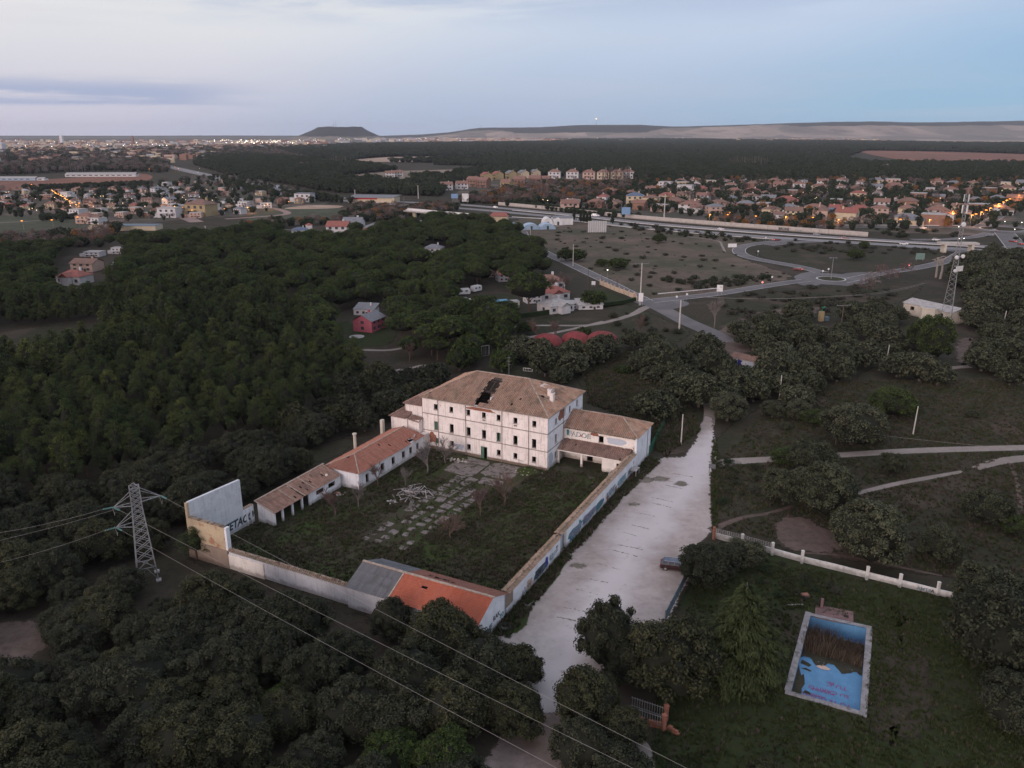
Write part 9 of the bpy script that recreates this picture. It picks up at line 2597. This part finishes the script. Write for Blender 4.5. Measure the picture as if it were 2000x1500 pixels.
lamps('orange', [(320, 400), (323, 402), (343, 415), (358, 417), (368, 420), (377, 423), (402, 421), (440, 420), (485, 417), (565, 405), (524, 410)], '%s orange lamp from the left along the second street of the left estate', 'lamps of the second street', .62, True)
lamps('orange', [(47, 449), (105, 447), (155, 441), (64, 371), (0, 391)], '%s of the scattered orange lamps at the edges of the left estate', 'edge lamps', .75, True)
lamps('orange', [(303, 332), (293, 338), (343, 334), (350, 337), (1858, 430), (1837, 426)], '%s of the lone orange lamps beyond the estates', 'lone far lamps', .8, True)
rl = random.Random(50)
pts = []
while len(pts) < 70:
 x, y = rl.uniform(1150, 1990), rl.uniform(362, 430)
 if inside(x, y, ER): pts.append((x, y))
lamps('warm', sorted(pts), '%s small warm light from the left among the houses beyond the barrier', 'small lights of the right estate', .8, True)
pts = sorted((rl.uniform(0, 600), rl.uniform(372, 420)) for _ in range(55))
lamps('warm', [p for p in pts if inside(p[0], p[1], EL)], '%s small warm light from the left among the houses of the left estate', 'small lights of the left estate', .75, True)
lamps('warm', [(1060 + 8 * i + rl.uniform(-3, 3), 399 + rl.uniform(-3, 2)) for i in range(7)], 'small light in the garden left of the first brick houses', 'garden lights', .9)
lamps('warm', [(1766 + 4.2 * k, 428 - 3.0 * k) for k in range(4)] + [(1793 + 3.4 * k, 406 - 3.1 * k) for k in range(5)] + [(1822 + 3 * k, 384 - 2.5 * k) for k in range(2)], 'lamp of the dotted line of small lights crossing the right estate', 'dotted line of lamps', .55)
lamps('white', [(1961, 443), (1980, 459), (1994, 445), (1872, 478), (1881, 478), (1871, 454), (1186, 543), (390, 333), (421, 335), (387, 341), (1745, 326), (1900, 327), (1940, 327)], '%s of the lone white lamps scattered by the roads', 'lone white lamps', .6, True)
o = thing('lamp_post', 'tall street lamp post on the roundabout island with twin arms', 'street lamp', rc + (0,), 0)
mb = MB(); mb.tube([(0, 0, 0), (0, 0, 9.5)], [.16, .09], 7); mb.beam((-1.3, 0, 9.4), (1.3, 0, 9.4), .1); part(mb, 'pole', 'steel', o)
for k in (-1.3, 1.3): mb = MB(); mb.box((k, 0, 9.35), (.7, .3, .15)); part(mb, 'lamp_head', 'sheet_blue', o)
# the town far away: long white halls one by one, the small stuff as one mass
rt = random.Random(61); k = 0
halls = []
for x0, x1, y0, y1, n, w0, w1 in ((150, 330, 285, 291, 14, 60, 150), (330, 480, 281, 287, 16, 50, 110), (480, 600, 279, 286, 16, 50, 120), (600, 820, 272, 279, 30, 60, 160), (820, 920, 272, 275, 10, 60, 120), (1060, 1270, 268, 274, 16, 60, 150), (1290, 1420, 266, 269, 10, 80, 200), (1500, 1660, 262, 274, 14, 40, 90), (-20, 150, 278, 296, 14, 40, 90)):
 for i in range(n):
  x = rt.uniform(x0, x1); y = max(268.8, rt.uniform(y0, y1)); halls.append((x, y, rt.uniform(w0, w1) * .45))
halls.sort()
hall_me = {}
for m_, rf in (('hall_white', 'roof_flat'), ('wall_cream', 'roof_flat'), ('hall_white', 'roof_grey')):
 mb = MB(); mb.bx(-.5, .5, -.35, .35, 0, 1); hall_me[(m_, rf)] = (mb.mesh('hall_wall', [m_]), None)
 mb = MB(); mb.bx(-.52, .52, -.37, .37, 1.0, 1.06); hall_me[(m_, rf)] = (hall_me[(m_, rf)][0], mb.mesh('hall_roof', [rf]))
ks_ = list(hall_me)
for i, (x, y, wm) in enumerate(halls):
 gx, gy = G(x, y); q = ks_[rt.randrange(3)]
 o = thing('industrial_hall', '%s industrial hall, %s from the left in the distant town' % ({'hall_white': 'white', 'wall_cream': 'cream'}[q[0]], ordn(i + 1)), 'warehouse', (gx, gy, 0), rt.uniform(-.2, .2), 'industrial halls of the distant town')
 o.scale = (wm, wm * rt.uniform(.4, .8), rt.uniform(9, 15) * (1.3 if y < 275 else 1))
 link('wall', hall_me[q][0], o); link('roof', hall_me[q][1], o)
mb = MB(); ms_ = ['wall_brick', 'wall_cream', 'hall_white', 'wall_pinkish', 'roof_terra']
for i in range(5200):
 r_ = rt.random()
 if r_ < .62: x = rt.uniform(-80, 640); y = rt.triangular(274, 322, 286)
 elif r_ < .86: x = rt.gauss(980, 90); y = rt.uniform(269.5, 277)
 else: x = rt.gauss(1570, 70); y = rt.uniform(268.8, 278)
 if y > 300 and rt.random() < .75: continue
 if y > 292 and x > 430: continue
 gx, gy = G(x, y); s_ = rt.uniform(.7, 1.5)
 mb.box((gx, gy, 3.5 * s_), (rt.uniform(9, 22) * (2.0 if y < 280 else 1.2), rt.uniform(8, 14), rt.uniform(6, 12) * s_ * (1.5 if y < 285 and rt.random() < .3 else 1)), rt.uniform(-.4, .4), mi=rt.randrange(5))
o = link('distant_town', mb.mesh('distant_town', ms_)); o['kind'] = 'stuff'
mb = MB()
for i in range(230):
 r_ = rt.random()
 if r_ < .5: x = rt.gauss(510, 55); y = rt.uniform(277.5, 287)
 elif r_ < .75: x = rt.uniform(-40, 330); y = rt.uniform(279, 298)
 elif r_ < .93: x = rt.uniform(600, 900); y = rt.uniform(273, 280)
 else: x = rt.uniform(1050, 1650); y = rt.uniform(268.8, 274)
 gx, gy = G(x, y); s_ = rt.uniform(.6, 1.4) * (1.6 if 400 < x < 600 and rt.random() < .25 else 1)
 mb.lathe((gx, gy, 16), [(s_ * .6, -s_), (s_, 0), (s_ * .5, s_)], 6)
o = link('town_lights', mb.mesh('town_lights', ['city_glow'])); o['kind'] = 'stuff'
for x, y, zt, D, lab in ((657, 250, 236, 7700, 'thin tall mast on the mesa hill'), (652, 250, 241, 7700, 'shorter mast left of the tall one on the mesa hill'), (1164, 243, 232, 9200, 'mast with a lit top on the plateau edge'), (940, 250, 243, 9200, 'small mast on the left end of the plateau')):
 wx = (x - 1000) / 1645 * D; z0 = HC + (258 - y) / 1724 * D; z1 = HC + (258 - zt) / 1724 * D
 o = thing('hill_mast', lab, 'mast', (wx, D, z0 - 6), 0)
 mb = MB(); mb.tube([(0, 0, 0), (0, 0, z1 - z0 + 6)], [3.0, 1.2], 5); part(mb, 'mast', 'steel', o)
 if 'lit' in lab: mb = MB(); mb.lathe((0, 0, z1 - z0 + 6), [(2, -6), (7, 0), (2, 6)], 8); part(mb, 'beacon', 'lamp_warm', o)
for x, y, h, w_, lab, m_ in ((122, 283, 52, 14, 'tall pale smoke stack like tower in the distant town', 'sheet_white'), (260, 282, 46, 12, 'slim church tower in the distant town', 'wall_brick'), (3, 297, 34, 22, 'tall white block at the very left of the distant town', 'wall_white')):
 gx, gy = G(x, y); o = thing('town_tower', lab, 'tower', (gx, gy, 0), 0)
 mb = MB(); mb.bx(-w_ / 2, w_ / 2, -w_ / 2, w_ / 2, 0, h * .8); part(mb, 'shaft', m_, o); mb = MB(); mb.lathe((0, 0, h * .8), [(w_ * .6, 0), (w_ * .1, h * .2)], 6); part(mb, 'cap', m_, o)
for p in list(HP.values()) + list(LPs.values()):
 for c in KIDS[p.name]:
  bpy.data.objects.remove(c)
 bpy.data.objects.remove(p)
print('OBJECTS', len(COL.objects))
